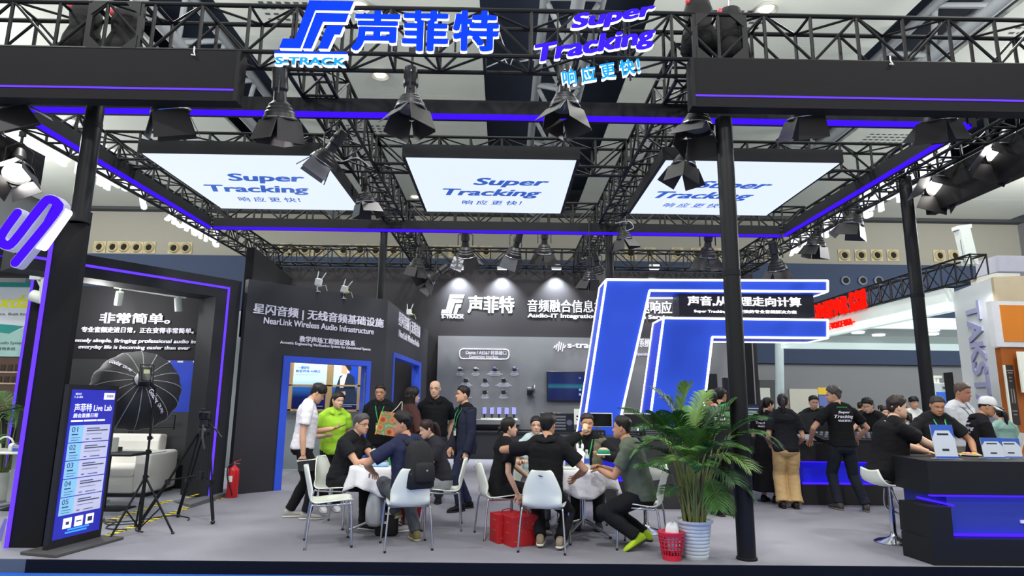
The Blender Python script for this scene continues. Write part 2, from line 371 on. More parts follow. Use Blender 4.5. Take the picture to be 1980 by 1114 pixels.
bt(GP, 'Conversion Interface', 907, 687, 963, 693, PRINT, YG, bold=.02)
bt(GP, 's-track', 1097, 661, 1160, 674, PRINT, YG, bold=.035)
bt(GP, '系统', 1236, 655, 1257, 672, PRINT, YG, bold=.02); bt(GP, 'Operating', 1228, 682, 1258, 690, PRINT, YG, bold=.02)
b = MB()
for k, (h0, h1) in enumerate(((.35, .6), (.2, .75), (.0, 1), (.15, .9), (.0, .8), (.35, .65))):
    x = 1071+k*4; a, c = AY(x, 680-19*h0, YG), AY(x+3, 680-19*h1, YG); b.tube([(a.x, YG-.01, a.z), (c.x, YG-.01, c.z)], .02, 6)
b.build('wave_mark', PRINT, GP)
dev = [(350, 372, 0), (505, 372, 0), (692, 372, 1), (885, 372, 1), (410, 482, 2), (597, 482, 2), (780, 482, 2), (405, 597, 2), (595, 597, 2), (778, 597, 2)]
DB = mk('device_black', '17181b', .4); DV = mk('device_violet_label', '5a5fb5', .5); DW = mk('device_pale_label', 'c9cbd6', .5)
rown = ['top', 'top', 'top', 'top', 'middle', 'middle', 'middle', 'bottom', 'bottom', 'bottom']
pos = ['leftmost', 'second from left', 'third from left', 'rightmost', 'leftmost', 'middle', 'rightmost', 'leftmost', 'middle', 'rightmost']
for k, (zx, zy, kind) in enumerate(dev):
    p = AY(820+zx/5.064, 640+zy/5.064, YG)
    t = thing('audio_adapter', 'small black audio adapter on the grey wall panel, %s of %s row' % (pos[k], rown[k]), 'audio adapter', p, 0, 'audio adapters on the display panel')
    b = MB(); b.rbox((-.055, -.07, -.05), (.055, 0, .05), .012); b.build('body', DB, t, auto=40)
    b = MB(); b.box((-.045, -.074, -.0), (.045, -.0705, .04)); b.build('face_label', (DW, DV, DB)[kind], t)
    b = MB(); b.cyl((.055, -.035, 0), (.085, -.035, 0), .016, n=8); b.build('connector', STEEL, t)
    wv = [.13, .13, .24, .14, .2, .13, .25, .2, .13, .14][k]; b = MB(); zz = .075
    for j, (f, hh) in enumerate(((.6, .022), (.8, .012), (1, .01), (.65, .01))):
        b.box((p.x-wv*f*.95, YG-.003, p.z-zz-hh), (p.x+wv*f*.95, YG, p.z-zz)); zz += hh+.018
    b.build('caption', PRINT, GP)
# driver unit on the wall
p = AY(1027, 756, YG); t = thing('loudspeaker_driver', 'round loudspeaker driver mounted sideways on the grey display panel', 'loudspeaker driver', p)
b = MB(); b.lathe([(.02, 0), (.13, 0), (.13, .1), (.1, .11), (.1, .16), (.02, .16)], o=(-.12, -.14, 0), d=(1, 0, 0), n=20); b.build('magnet', DB, t, auto=40)
b = MB(); b.lathe([(.11, .13), (.19, .19), (.2, .21), (.02, .215)], o=(-.12, -.2, 0), d=(1, 0, 0), n=24); b.build('basket', STEEL, t, auto=40)
b = MB(); b.box((-.12, -.12, -.03), (.1, 0, .03)); b.build('bracket', DB, t)
# television
a, c = AY(1057, 718, YG), AY(1208, 778, YG); t = thing('television', 'wide black television on the grey display panel left of the blue emblem', 'television', ((a.x+c.x)/2, YG, (a.z+c.z)/2))
w2, h2 = (c.x-a.x)/2, (a.z-c.z)/2
b = MB(); b.rbox((-w2, -.07, -h2), (w2, -.01, h2), .01); b.build('bezel', DB, t)
def tvc(nt, tc):
    s = nt.nodes.new('ShaderNodeSeparateXYZ'); nt.links.new(tc.outputs['Object'], s.inputs[0])
    r = nt.nodes.new('ShaderNodeValToRGB'); mr = nt.nodes.new('ShaderNodeMapRange'); mr.inputs['From Min'].default_value = -h2; mr.inputs['From Max'].default_value = h2
    nt.links.new(s.outputs['Z'], mr.inputs['Value']); nt.links.new(mr.outputs[0], r.inputs[0])
    e = r.color_ramp.elements; e[0].position = 0; e[0].color = lin('0f1638'); e[1].position = 1; e[1].color = lin('17203f')
    for p_, c_ in ((.42, '141d4a'), (.48, '1f5a66'), (.55, '1c4a60'), (.6, '16204a')):
        k_ = e.new(p_); k_.color = lin(c_)
    return r.outputs['Color']
TVM = mixmat('tv_picture', tvc, .15)
nt = TVM.node_tree; bs = nt.nodes['Principled BSDF']; nt.links.new([n for n in nt.nodes if n.type == 'VALTORGB'][0].outputs[0], bs.inputs['Emission Color']); bs.inputs['Emission Strength'].default_value = .6
b = MB(); b.box((-w2+.03, -.074, -h2+.03), (w2-.03, -.0705, h2-.03)); sc = b.build('screen', TVM, t)
b = MB()
for r_ in range(2):
    for k in range(7): b.box((-.2+k*.17, -.077, -.12-.13*r_), (-.13+k*.17, -.0745, -.06-.13*r_)); b.box((-.2+k*.17, -.077, .22), (-.14+k*.17, -.0745, .27))
b.build('screen_icons', mk('tv_icon', '7f95b5', .4, emit=.5), sc)
# back shelf, its units and the long dark base
a, c = AY(852, 811, 17.5), AY(1006, 816, 17.5)
b = MB(); b.box((a.x, 17.45, a.z-.12), (c.x, YG, a.z)); SH = tag(b.build('display_shelf', mk('shelf_grey', '75767a', .5)), 'grey shelf under the audio adapters on the back wall', 'shelf')
b = MB(); b.prism([(a.x+.1, 17.5, a.z-.12), (c.x-.1, 17.5, a.z-.12), (c.x-.3, 17.9, .66), (a.x+.2, 17.9, .66)], (0, .0, -.02)); b.build('apron', mk('shelf_apron', '5d5e62', .5), SH)
zs = a.z
z1 = AY(960, 838, 17.2).z
b = MB(); b.box((-2.1, 17.2, 0), (3.2, 17.85, z1)); BC = tag(b.build('base_cabinet', mk('dark_cabinet', '2b2b2f', .6)), 'long charcoal base cabinet along the back wall', 'base cabinet')
b = MB(); ZCAB = z1+.05; b.box((-2.1, 17.16, z1), (3.2, 17.88, z1+.05)); b.build('worktop', mk('dark_worktop', '222226', .45), BC)
for k, zx in enumerate((592, 664, 735, 808, 880)):
    p = AY(820+zx/5.064, 640+815/5.064, 17.6)
    t = thing('display_cube', 'small violet-lit device on a stand on the back shelf, %s from the left' % ordn[k], 'device', (p.x, 17.6, zs), 0, 'violet-lit devices on the back shelf')
    b = MB(); b.box((-.1, -.08, 0), (.1, .08, .05)); b.build('plinth', WPLAS, t)
    b = MB(); b.cyl((0, 0, .05), (0, 0, .16), .025, n=8); b.build('stem', DB, t)
    b = MB(); b.rbox((-.07, -.04, .15), (.07, .04, .34), .01); o = b.build('body', DB, t)
    b = MB(); b.box((-.06, -.045, .16), (.06, -.0405, .33)); b.build('face', mk('cube_violet', '8a8ad8', .4, emit=.7), o)
for k, (px, wd) in enumerate(((893, .55), (873, .4))):
    p = AY(px, 800, 17.6); t = thing('rack_amplifier', ('wide' if k == 0 else 'narrow')+' black rack unit on the left end of the back shelf', 'rack unit', (p.x, 17.65, zs))
    b = MB(); b.rbox((-wd/2, -.12, .02+.0*k), (wd/2, .15, .2), .01); b.build('case', DB, t)
    b = MB()
    for j in range(8): b.box((-wd*.45+j*wd*.11, -.124, .05), (-wd*.45+j*wd*.11+wd*.06, -.1205, .16))
    b.build('front_slots', mk('slot_grey', '55575c', .5), t)
# four wall-washing floodlights on the top edge of the back wall
for k, px in enumerate((887, 971, 1076, 1265)):
    p = AY(px, 517, YB-.3); t = thing('wall_washer', 'small pale floodlight on the top edge of the back wall, %s from the left' % ordn[k], 'floodlight', p, 0, 'floodlights on the back wall')
    b = MB(); b.rbox((-.15, -.06, -.06), (.15, .06, .08), .015); b.build('housing', mk('flood_housing', 'c7cccb', .4), t)
    b = MB(); b.box((-.13, -.03, -.066), (.13, .055, -.061)); b.build('lens', WHITE_E, t)
    b = MB(); b.tube([(0, .05, 0), (0, .25, .05), (0, .35, .0)], .015, 6); b.build('arm', STEEL, t)
    spot(p+V((0, .0, -.08)), p+V((0, .3, -1.2)), 800, 100, .8, .05, (.85, .93, 1))
# ================================================================== OVERHEAD RIG
ZB, ZT = 5.25, 5.72
def truss(label, p0, p1, w=.42, z0=ZB, z1=ZT, bay=.52, r=.026, group=None, cat='truss'):
    p0, p1 = V(p0), V(p1); d = (p1-p0); L = d.length; d.normalize(); s = V((-d.y, d.x, 0))*(w/2); n = max(2, round(L/bay))
    t = thing('lighting_truss', label, cat, ((p0.x+p1.x)/2, (p0.y+p1.y)/2, z0), 0, group or 'black box trusses of the booth rig')
    def pt(k, sd, z): q = p0+d*(L*k/n)+s*sd; return V((q.x, q.y, z))
    for sd in (-1, 1):
        for z in (z0, z1):
            b = MB(); b.cyl(pt(0, sd, z), pt(n, sd, z), r, n=8); b.build('chord', BLK, t, True, auto=40)
    b = MB()
    for k in range(n+1):
        for sd in (-1, 1): b.cyl(pt(k, sd, z0), pt(k, sd, z1), r*.75, n=6)
        for z in (z0, z1): b.cyl(pt(k, -1, z), pt(k, 1, z), r*.7, n=6)
        if k < n:
            A, B = (z0, z1) if k % 2 else (z1, z0)
            for sd in (-1, 1): b.cyl(pt(k, sd, A), pt(k+1, sd, B), r*.62, n=6)
            sd = 1 if k % 2 else -1
            for z in (z0, z1): b.cyl(pt(k, sd, z), pt(k+1, -sd, z), r*.55, n=6)
    b.build('bracing', BLK, t, True, auto=40)
    return t
XL, XR, XML, XMR = -6.45, 6.45, -2.35, 2.2
truss('long black box truss across the front carrying the blue sign letters', (-7.6, 6.5, 0), (7.6, 6.5, 0), .36, 5.27, 5.83)
truss('black box truss along the left side of the booth', (XL-.25, 6.8, 0), (XL-.25, 17.8, 0))
truss('black box truss along the right side of the booth', (XR+.3, 6.8, 0), (XR+.3, 17.8, 0))
truss('black box truss running back between the left and middle ceiling screens', (XML, 6.75, 0), (XML, 17.7, 0))
truss('black box truss running back between the middle and right ceiling screens', (XMR, 6.75, 0), (XMR, 17.7, 0))
for a, c, l in ((XL, XML-.2, 'left'), (XML+.25, XMR-.25, 'middle'), (XMR+.2, XR, 'right')):
    truss('black cross truss above the %s ceiling screen' % l, (a, 9.7, 0), (c, 9.7, 0), .4)
    truss('black cross truss behind the %s ceiling screen at the rear violet band' % l, (a, 13.0, 0), (c, 13.0, 0), .4)
truss('black box truss along the top of the charcoal back wall', (-7.2, 17.8, 0), (7.4, 17.8, 0), .42, 5.4, 5.9)
# gusset plates and clamps where the front truss joins the towers
for x0, l in ((-4.35, 'left'), (2.37, 'right')):
    t = thing('truss_corner_block', 'black bolted corner block of the front truss above the %s front pole' % l, 'corner block', (x0, 6.5, 5.27))
    b = MB()
    for sx in (-.28, .28):
        for zz in (.0, .56):
            b.cyl((sx, -.19, zz), (sx, .19, zz), .03, n=6)
        b.box((sx-.03, -.2, 0), (sx+.03, -.16, .56))
    b.build('frame', BLK, t)
    for sx in (-1, 1):
        for zz in (0, .56):
            b = MB(); e = -1 if zz else 1
            b.prism([(sx*.27, -.205, zz), (sx*.1, -.205, zz), (sx*.27, -.205, zz+.16*e)], (0, .02, 0)); b.build('gusset', BLK, t)
# black motor bags hanging at the front truss
def motor(px, py, label):
    p = AY(px, py, 6.62); t = thing('chain_hoist', label, 'chain hoist', p)
    b = MB(); b.lathe([(.05, .3), (.13, .26), (.17, .1), (.15, -.05), (.2, -.2), (.22, -.38), (.08, -.42)], n=16); b.build('bag', mk('hoist_bag', '141416', .9, bump=.3, bscale=30), t, smooth=True)
    b = MB(); b.tube([(0, 0, .28), (.02, 0, 1.2), (0, 0, 4.5)], .018, 6); b.build('chain', STEEL, t)
    b = MB(); b.ell((-.14, -.08, .2), .03, .03, .05); b.build('tab', mk('red_tab', 'c2343c', .5), t)
motor(1350, 40, 'black chain hoist bag hanging left of the right corner block')
motor(165, 50, 'black chain hoist bag hanging in the left end of the front truss')
motor(245, 62, 'black chain hoist bag inside the left corner block of the front truss')
motor(1412, 62, 'black chain hoist bag inside the right corner block of the front truss')
# ---- header boxes
def header(name, label, a, b_, strip_side):
    x0, y0, z0 = a; x1, y1, z1 = b_
    t = thing(name, label, 'header box', ((x0+x1)/2, (y0+y1)/2, z0))
    m = MB(); m.box(a, b_); m.build('box', mk('header_panel', '1c1c1e', .75, var=.04, scale=1, spec=.15), t, True)
    m = MB()
    if strip_side == 'front': m.box((x0+.03, y0-.006, z0+.118), (x1-.03, y0, z0+.137)); m.build('led_strip', PURPL, t, True)
    m = MB()
    for q in (x0+.02, x1-.02) if strip_side == 'front' else (): m.box((q-.02, y0-.01, z0), (q+.02, y0, z1))
    if m.v: m.build('edge_trim', BLKM, t, True)
    return t
hl = header('header_box', 'long black header box with violet LED line over the left front pole', (-7.6, 6.2, 4.62), (-2.88, 6.36, 5.2), 'front')
hr = header('header_box', 'long black header box with violet LED line over the right front pole', (1.99, 6.2, 4.65), (7.6, 6.36, 5.22), 'front')
header('header_box', 'black side header box behind the two glowing lamps at the right edge', (6.95, 6.4, 4.62), (7.1, 9.8, 5.2), '')
header('header_box', 'black side header box behind the glowing lamp at the left edge', (-7.35, 6.4, 4.62), (-7.2, 9.3, 5.2), '')
for px, l, k in ((375, 'left', 0), (1722, 'right', 1)):
    p = AY(px, 100 if k == 0 else 118, 6.19); b = MB(); b.tube([p+V((0, 0, .06)), p, p+V((.02, -.01, -.05)), p+V((-.02, -.01, -.04))], .008, 6); tag(b.build('hanging_hook', WPLAS), 'small white hook on the top edge of the %s front header box' % l, 'hook')
# ---- violet band: dark ring fascia with LED strip along its lower edge
bx0, bx1, by0, by1, bz = -6.1, 5.82, 7.3, 12.65, 5.0
def band(label, a, c, inn, st):
    a, c, inn = V(a), V(c), V(inn)
    t = thing('violet_band', label, 'LED band', (a+c)/2, 0, 'violet LED bands of the ceiling ring')
    m = MB(); m.prism([a, c, c-inn*.1, a-inn*.1], (0, 0, .24)); m.build('fascia', BLKM, t, True)
    m = MB(); m.prism([a+inn*.004-V((0, 0, .008)), c+inn*.004-V((0, 0, .008)), c-inn*.035-V((0, 0, .008)), a-inn*.035-V((0, 0, .008))], (0, 0, st)); m.build('led_strip', PURP, t, True)
band('front violet LED band of the ceiling ring', (bx0, by0, bz), (bx1, by0, bz), (0, -1, 0), .06)
band('rear violet LED band of the ceiling ring', (bx0, by1, bz), (bx1, by1, bz), (0, -1, 0), .05)
band('left violet LED band of the ceiling ring', (bx0-.05, by0+.02, bz), (bx0-.05, by1, bz), (1, 0, 0), .055)
band('right violet LED band of the ceiling ring', (bx1+.05, by0+.02, bz), (bx1+.05, by1, bz), (-1, 0, 0), .055)
# ---- three ceiling screens
SCR = mk('screen_white', 'e3eefc', .5, emit=1.02)
SBLUE = mk('screen_blue', '2e63c4', .5, emit=.55)
def cscreen(x0, x1, y0, y1, z, tx, ty, sc, label):
    t = thing('ceiling_screen', label, 'ceiling screen', ((x0+x1)/2, (y0+y1)/2, z), 0, 'white ceiling screens')
    m = MB(); m.box((x0-.05, y0-.03, z+.01), (x1+.05, y1+.03, z+.2)); m.build('casing', BLKM, t, True)
    m = MB(); m.box((x0, y0, z), (x1, y1, z+.012)); p = m.build('panel', SCR, t, True)
    u, v = (1, 0, 0), (0, -1, 0)                      # read from below, facing the front
    m = MB()
    m.text('Super', (tx+.3*sc, ty-.62*sc, z-.003), u, v, 1.2*sc, .42*sc, .034, .3); m.text('Tracking', (tx+.0*sc, ty-.1*sc, z-.003), u, v, 1.62*sc, .44*sc, .034, .3)
    m.text('响 应 更 快！', (tx-.02*sc, ty+.38*sc, z-.003), u, v, 1.05*sc, .24*sc, .015, .2)
    m.build('lettering', SBLUE, p, True)
    m = MB()
    for xx in (x0+.3, x1-.3):
        for yy in (y0+.3, y1-.3): m.cyl((xx, yy, z+.2), (xx, yy, ZB), .02, n=6)
    m.build('hanger', BLK, t, True)
cscreen(-5.15, -2.65, 8.4, 10.92, 4.9, -4.06, 9.97, 1.03, 'white ceiling screen with blue lettering on the left of three')
cscreen(-1.43, 1.0, 8.4, 10.92, 4.9, -.22, 9.97, 1.0, 'white ceiling screen with blue lettering in the middle of three')
cscreen(2.27, 4.75, 8.35, 10.86, 4.9, 3.28, 9.95, 1.0, 'white ceiling screen with blue lettering behind the right front pole')
# ---- poles
POLE = mk('black_pole', '17181a', .45, .1, var=.12, spec=.3)
def pole(label, x, y, z0, z1, r=.092):
    t = thing('support_pole', label, 'pole', (x, y, z0))
    m = MB(); m.cyl((x, y, z0), (x, y, z1), r, n=28); m.build('shaft', POLE, t, True, auto=40)
    m = MB(); m.lathe([(r*1.12, 0), (r*1.12, .02), (r*1.0, .025)], o=(x, y, z0), n=28); m.build('foot_collar', BLKM, t, True, auto=40)
    m = MB(); m.lathe([(r*1.05, -.03), (r*1.05, .03)], o=(x, y, z0+(z1-z0)*.62), n=28); m.build('joint_ring', BLKM, t, True, auto=40)
pole('thick black pole in the right foreground beside the potted palm', 2.43, 6.5, 0, 4.65, .09)
pole('thick black pole rising above the dark portal pillar at the left', -4.72, 6.72, 3.4, 5.26, .092)
pole('black pole at the right side in front of the slate-blue bulkhead', 6.62, 9.75, 0, 5.25, .095)
pole('black pole at the left side behind the portal pillar', -6.6, 9.4, 0, 5.25, .09)
pole('dark rear pole standing at the corner of the dark demonstration room', -2.56, 12.75, 0, 5.0, .08)
pole('dark rear pole above the upper arm of the blue emblem', 2.2, 12.75, 0, 5.0, .085)
# ---- spotlights with barn doors
LENS = mk('lamp_lens_on', 'fff6e6', .3, emit=14, ecol='fffaf0'); RIM = mk('lamp_rim_glint', 'b9b9c4', .2, 1); LOFF = mk('lamp_lens_off', '8d9096', .15, .6)
SPB = mk('spotlight_black', '232325', .42, .25, var=.1); DOOR = mk('barn_door', '2c2a2c', .4, .3, var=.1); DOORL = mk('barn_door_pale', '6a6a70', .35, .4, var=.2)  # second door material is a paler grey, used on some cans
def parcan(label, p, aim, s=1.0, lit=False, hang=.5, doors=(35, 20, 35, 25), dm=None, roll=0):
    p = V(p); u, v, d = basis(aim); u, v = u*math.cos(roll)+v*math.sin(roll), v*math.cos(roll)-u*math.sin(roll)
    hang = max(hang, 5.27-p.z); t = thing('stage_spotlight', label, 'spotlight', p, 0, 'black barn-door spotlights on the rig')
    M = lambda q: (u*q[0]+v*q[1]+d*q[2])*s
    m = MB(); m.lathe([(.02, -.38), (.055, -.37), (.06, -.22), (.045, -.2), (.05, -.13), (.085, -.1), (.085, -.085), (.1, -.07), (.1, -.055), (.115, -.04), (.115, -.025), (.125, 0), (.125, .015), (.108, .015), (.1, -.02), (.03, -.03)], n=24)
    m.v = [M(q) for q in m.v]; m.build('can', SPB, t, auto=35)
    m = MB(); m.lathe([(.01, -.022), (.1, -.022), (.1, -.012), (.01, -.004)], n=20); m.v = [M(q) for q in m.v]; m.build('lens', LENS if lit else LOFF, t, auto=40)
    m = MB(); m.tube([M((.126*math.cos(a), .126*math.sin(a), .004)) for a in [2*PI*k/20 for k in range(20)]], .0045*s, 5, closed=True); m.build('front_ring', RIM, t)
    for k in range(4):
        a = k*PI/2+PI/4; e = V((math.cos(a), math.sin(a), 0)); f = V((-math.sin(a), math.cos(a), 0)); th = math.radians(doors[k])
        o = e*.105+V((0, 0, .015)); w = e*math.sin(th)+V((0, 0, 1))*math.cos(th); wl, wn, L = .105, .125, .17
        q = [o+f*wl, o-f*wl, o-f*wn+w*L, o+f*wn+w*L]
        m = MB(); nn = (e*math.cos(th)-V((0, 0, 1))*math.sin(th))*.004
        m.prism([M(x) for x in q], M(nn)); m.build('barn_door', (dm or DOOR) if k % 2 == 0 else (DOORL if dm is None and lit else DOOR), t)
    m = MB(); top = V((0, 0, hang)); c = M((0, 0, -.14)); side = u*s if abs(u.z) < .7 else v*s; side.z = 0
    if side.length < .01: side = V((1, 0, 0))
    side = side.normalized()*.1*s
    m.tube([c+side, c+side+V((0, 0, .14*s)), c+V((0, 0, .22*s)), c-side+V((0, 0, .14*s)), c-side], .008*s, 6); m.tube([c+V((0, 0, .22*s)), V((c.x, c.y, max(hang, c.z+.25*s)))], .012*s, 6)
    m.build('yoke', SPB, t)
    m = MB(); hz = max(hang, c.z+.25*s); m.box((c.x-.04, c.y-.02, hz-.05), (c.x+.04, c.y+.02, hz+.03)); m.build('clamp', SPB, t)
    return t
PC = [ # px, py, Y, aim, scale, lit, hang, label
 (20, 207, 6.6, (.3, .5, -.9), 1.5, 0, .45, 'black barn-door spotlight cut off at the left edge under the left header'),
 (330, 214, 6.6, (.15, .35, -1), 1.65, 0, .42, 'black barn-door spotlight hanging under the left header box'),
 (542, 230, 6.6, (0, .25, -1), 1.5, 0, .6, 'black barn-door spotlight on the violet band right of the left header'),
 (794, 213, 6.6, (.05, -.1, -1), 1.45, 0, .75, 'large ribbed spotlight hanging left of middle below the blue sign letters'),
 (1092, 210, 6.6, (0, -.1, -1), 1.45, 0, .75, 'large ribbed spotlight hanging below the slanted purple slogan sign'),
 (1347, 248, 6.62, (-.15, -.1, -1), 1.5, 0, .6, 'ribbed spotlight hanging just left of the right front pole'),
 (1555, 226, 6.6, (.15, .3, -1), 1.45, 0, .42, 'black barn-door spotlight under the right header box near its middle'),
 (1815, 232, 6.6, (.1, .3, -1), 1.45, 0, .42, 'black barn-door spotlight at the right end of the front violet band'),
 (622, 312, 8.0, (-.55, .1, -.8), 1.35, 0, .55, 'tilted spotlight with open doors at the right edge of the left screen'),
 (708, 392, 10.2, (.1, .1, -1), 1.4, 0, .6, 'spotlight hanging below the rear right corner of the left screen'),
 (1322, 322, 8.0, (-.2, -.1, -1), 1.35, 0, .6, 'spotlight with splayed doors against the right ceiling screen'),
 (1207, 462, 12.2, (.1, .1, -1), 1.3, 0, .5, 'spotlight hanging from the rear violet band at the right rear pole'),
 (900, 494, 15.6, (0, .6, -1), 1.9, 1, .7, 'glowing spotlight above the back wall logo, first of the three hanging over the lettering'),
 (992, 494, 15.6, (-.3, .6, -1), 1.8, 1, .7, 'glowing spotlight with open doors, second of the three hanging over the lettering'),
 (1052, 488, 15.6, (0, .5, -1), 1.7, 0, .6, 'dark spotlight, third of the three hanging over the lettering'),
 (806, 514, 15.0, (-.2, .2, -1), 1.5, 0, .6, 'dark spotlight under the left truss above the back wall corner'),
 (828, 540, 17.0, (-.7, -.2, -.6), 1.8, 0, .7, 'tilted dark spotlight beside the back wall corner'),
 (1367, 496, 13.0, (0, .4, -1), 1.6, 0, .6, 'dark spotlight hanging above the blue emblem left of the front pole'),
 (1503, 520, 13.0, (.25, .3, -.9), 1.6, 0, .7, 'dark spotlight with pale doors above the right arm of the blue emblem'),
 (1140, 540, 12.5, (.0, .2, -1), 1.25, 0, .7, 'small dark spotlight left of the top corner of the blue emblem'),
 (1160, 528, 13.2, (.3, .2, -1), 1.25, 0, .7, 'small dark spotlight touching the top corner of the blue emblem'),
 (1648, 434, 11.8, (-.2, .1, -1), 1.65, 0, .55, 'spotlight under the right side truss left of the right pole'),
 (1578, 474, 13.1, (-.1, .2, -1), 1.6, 0, .6, 'spotlight under the right side truss above the blue emblem arm end'),
 (1938, 300, 8.2, (-.55, -.4, -.75), 1.65, 1, .5, 'glowing spotlight at the right edge in front of the dark side header'),
 (1818, 362, 9.4, (-.45, -.45, -.75), 1.75, 1, .5, 'glowing spotlight at the right, below and left of the edge one'),
 (33, 335, 8.5, (.45, -.5, -.72), 1.6, 1, .5, 'glowing spotlight at the left edge above the purple emblem'),
]
for k, (px, py, Y, aim, s, lit, hang, label) in enumerate(PC):
    rr = random.Random(k)
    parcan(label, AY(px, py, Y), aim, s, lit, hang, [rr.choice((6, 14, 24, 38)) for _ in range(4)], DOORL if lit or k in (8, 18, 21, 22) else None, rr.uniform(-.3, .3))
for k in (23, 24, 25):
    px, py, Y, aim = PC[k][:4]; p = AY(px, py, Y); d = V(aim).normalized(); spot(p+d*.12, p+d*3, 60, 80, .7, .12)
# booth beams from the unlit-looking cans (their light falls away from the camera)
spot(AY(900, 494, 15.6)+V((0, .2, -.3)), AY(930, 600, YB), 120, 60, .7, .1)
for px, Y, tx, ty in ((542, 6.75, -2.2, 10.5), (794, 6.75, -1.0, 10.0), (1092, 6.75, .6, 10.0), (1347, 6.95, 2.2, 8.2), (1555, 6.8, 3.6, 8.4), (330, 6.7, -3.4, 9.2)):
    p = AY(px, 262, Y); spot(p, (tx, ty, 0), 170, 60, .8, .12, (1, .98, .95))
b = MB(); b.cyl((XML, 15.6, 5.32), (XMR, 15.6, 5.32), .025, n=10); tag(b.build('lighting_pipe', BLK, auto=40), 'thin black lighting pipe carrying the spotlights over the back wall lettering', 'lighting pipe')
# ---- white wires looping in the rig
WIRE = mk('white_wire', 'b9bbbd', .5)
def wire(label, pts, Y, r=.007, mat=None):
    ps = [AY(x, y, Y) for x, y in pts]; out = []
    for i in range(len(ps)-1):
        p0, p1, p2, p3 = ps[max(i-1, 0)], ps[i], ps[i+1], ps[min(i+2, len(ps)-1)]
        for k in range(5):
            q = k/5; out.append(.5*((2*p1)+(p2-p0)*q+(2*p0-5*p1+4*p2-p3)*q*q+(3*p1-p0-3*p2+p3)*q**3))
    m = MB(); m.tube(out+[ps[-1]], r, 6); tag(m.build('wire', mat or WIRE), label, 'wire')
wire('white wire looping between the blue letters and the slogan sign', [(965, 60), (978, 95), (1000, 118), (1032, 114)], 6.75)
wire('white wire sagging left of the slogan sign', [(935, 133), (965, 120), (990, 112), (1035, 117)], 6.75)
wire('looped white wire under the middle of the front truss', [(975, 112), (985, 128), (993, 112), (1010, 108)], 6.75)
wire('thin wire sagging at the right end of the slogan sign', [(1240, 128), (1262, 150), (1282, 153), (1302, 124)], 6.75)
wire('white wire draped along the right side truss', [(1806, 305), (1830, 280), (1850, 288), (1880, 276), (1920, 240)], 8.9)
wire('white wire along the right truss above the lower glowing lamp', [(1700, 352), (1740, 338), (1775, 330), (1795, 305)], 10.0)
wire('pale wire on the left truss beside the left screen', [(640, 300), (660, 312), (690, 305), (715, 322)], 8.6)
wire('pale wire near the right screen corner', [(1190, 432), (1215, 428), (1225, 440), (1210, 447)], 11.6)
# ---- illuminated letters on the front truss
SB = mk('sign_blue', '1040ff', .4, emit=1.05, ecol='0c3cff'); SV = mk('sign_violet', '3320f4', .4, emit=1.1, ecol='3a1ef2'); SW = mk('sign_side_white', 'ffffff', .4, emit=2.2, ecol='e4ecff'); SC_ = mk('sign_cyan', '1f9cff', .4, emit=1.1)
SY = 6.22
def letters(par, name, s, x0, y0, x1, y1, Y, face, bold, shear=0, ux=(1, 0, 0), th=.03, dz=.0):
    """box letters: a coloured face plate in front of a glowing white body whose edge shows from below"""
    a, c = AY(x0, y0, Y), AY(x1, y1, Y); u = V(ux).normalized(); v = V((-u.z, 0, u.x))
    ctr = (a+c)/2; ctr.y = Y; w_, h_ = abs(c.x-a.x), abs(a.z-c.z)
    m = MB(); m.text(s, ctr+V((0, .004+th, -.006-dz)), u, v, w_+.012, h_+.012, bold, shear, th); o = m.build(name, SW, par, True)
    m = MB(); m.text(s, ctr, u, v, w_, h_, bold, shear, .008); m.build('face', face, o, True)
    return o
t = thing('logo_sign', 'bright blue logo sign with angular emblem and three characters on the front truss', 'illuminated sign', AY(750, 60, SY))
m = MB(); a, c = AY(540, 92, SY), AY(680, 2, SY); nn = V((0, 1, 0))
emblem(m, (a.x, SY+.012, a.z-.008), (1, 0, 0), (0, 0, 1), c.x-a.x+.012, c.z-a.z, .035, nn); e = m.build('emblem', SW, t, True)
m = MB(); emblem(m, (a.x, SY, a.z), (1, 0, 0), (0, 0, 1), c.x-a.x, c.z-a.z, .01, nn); m.build('emblem_face', SB, e, True)
m = MB(); a, c = AY(531, 101, SY), AY(671, 108, SY); m.box((a.x, SY, c.z-.02), (c.x, SY+.06, a.z)); m.build('underline', SW, t, True)
m = MB(); m.box((a.x, SY-.01, a.z-.012), (c.x, SY, a.z+.012)); m.build('underline_face', SB, t, True)
letters(t, 'letters', 'S-TRACK', 533, 110, 667, 127, SY, SC_, .03)
for ch, x0, x1 in (('声', 684, 771), ('菲', 780, 866), ('特', 877, 964)): letters(t, 'character', ch, x0, 20, x1, 100, SY, SB, .035)
m = MB()
for px in (560, 640, 700, 760, 820, 880, 940): q = AY(px, 60, SY); m.cyl((q.x, SY+.08, 5.3), (q.x, SY+.08, 5.75), .012, n=6)
m.build('back_rail', BLK, t, True)
t = thing('slogan_sign', 'purple slanted slogan sign in glowing letters on the front truss', 'illuminated sign', AY(1150, 80, SY))
ux = (1, 0, .205)
letters(t, 'word', 'Super', 1101, 14, 1271, 52, SY, SV, .042, .28, ux); letters(t, 'word', 'Tracking', 1035, 65, 1273, 113, SY, SV, .042, .28, ux)
letters(t, 'word', '响 应 更 快！', 1085, 122, 1240, 155, SY, SC_, .026, .1, ux)
m = MB()
for px in (1080, 1150, 1220): q = AY(px, 60, SY); m.cyl((q.x, SY+.09, 5.0), (q.x, SY+.09, 5.8), .012, n=6)
m.build('back_rail', BLK, t, True)
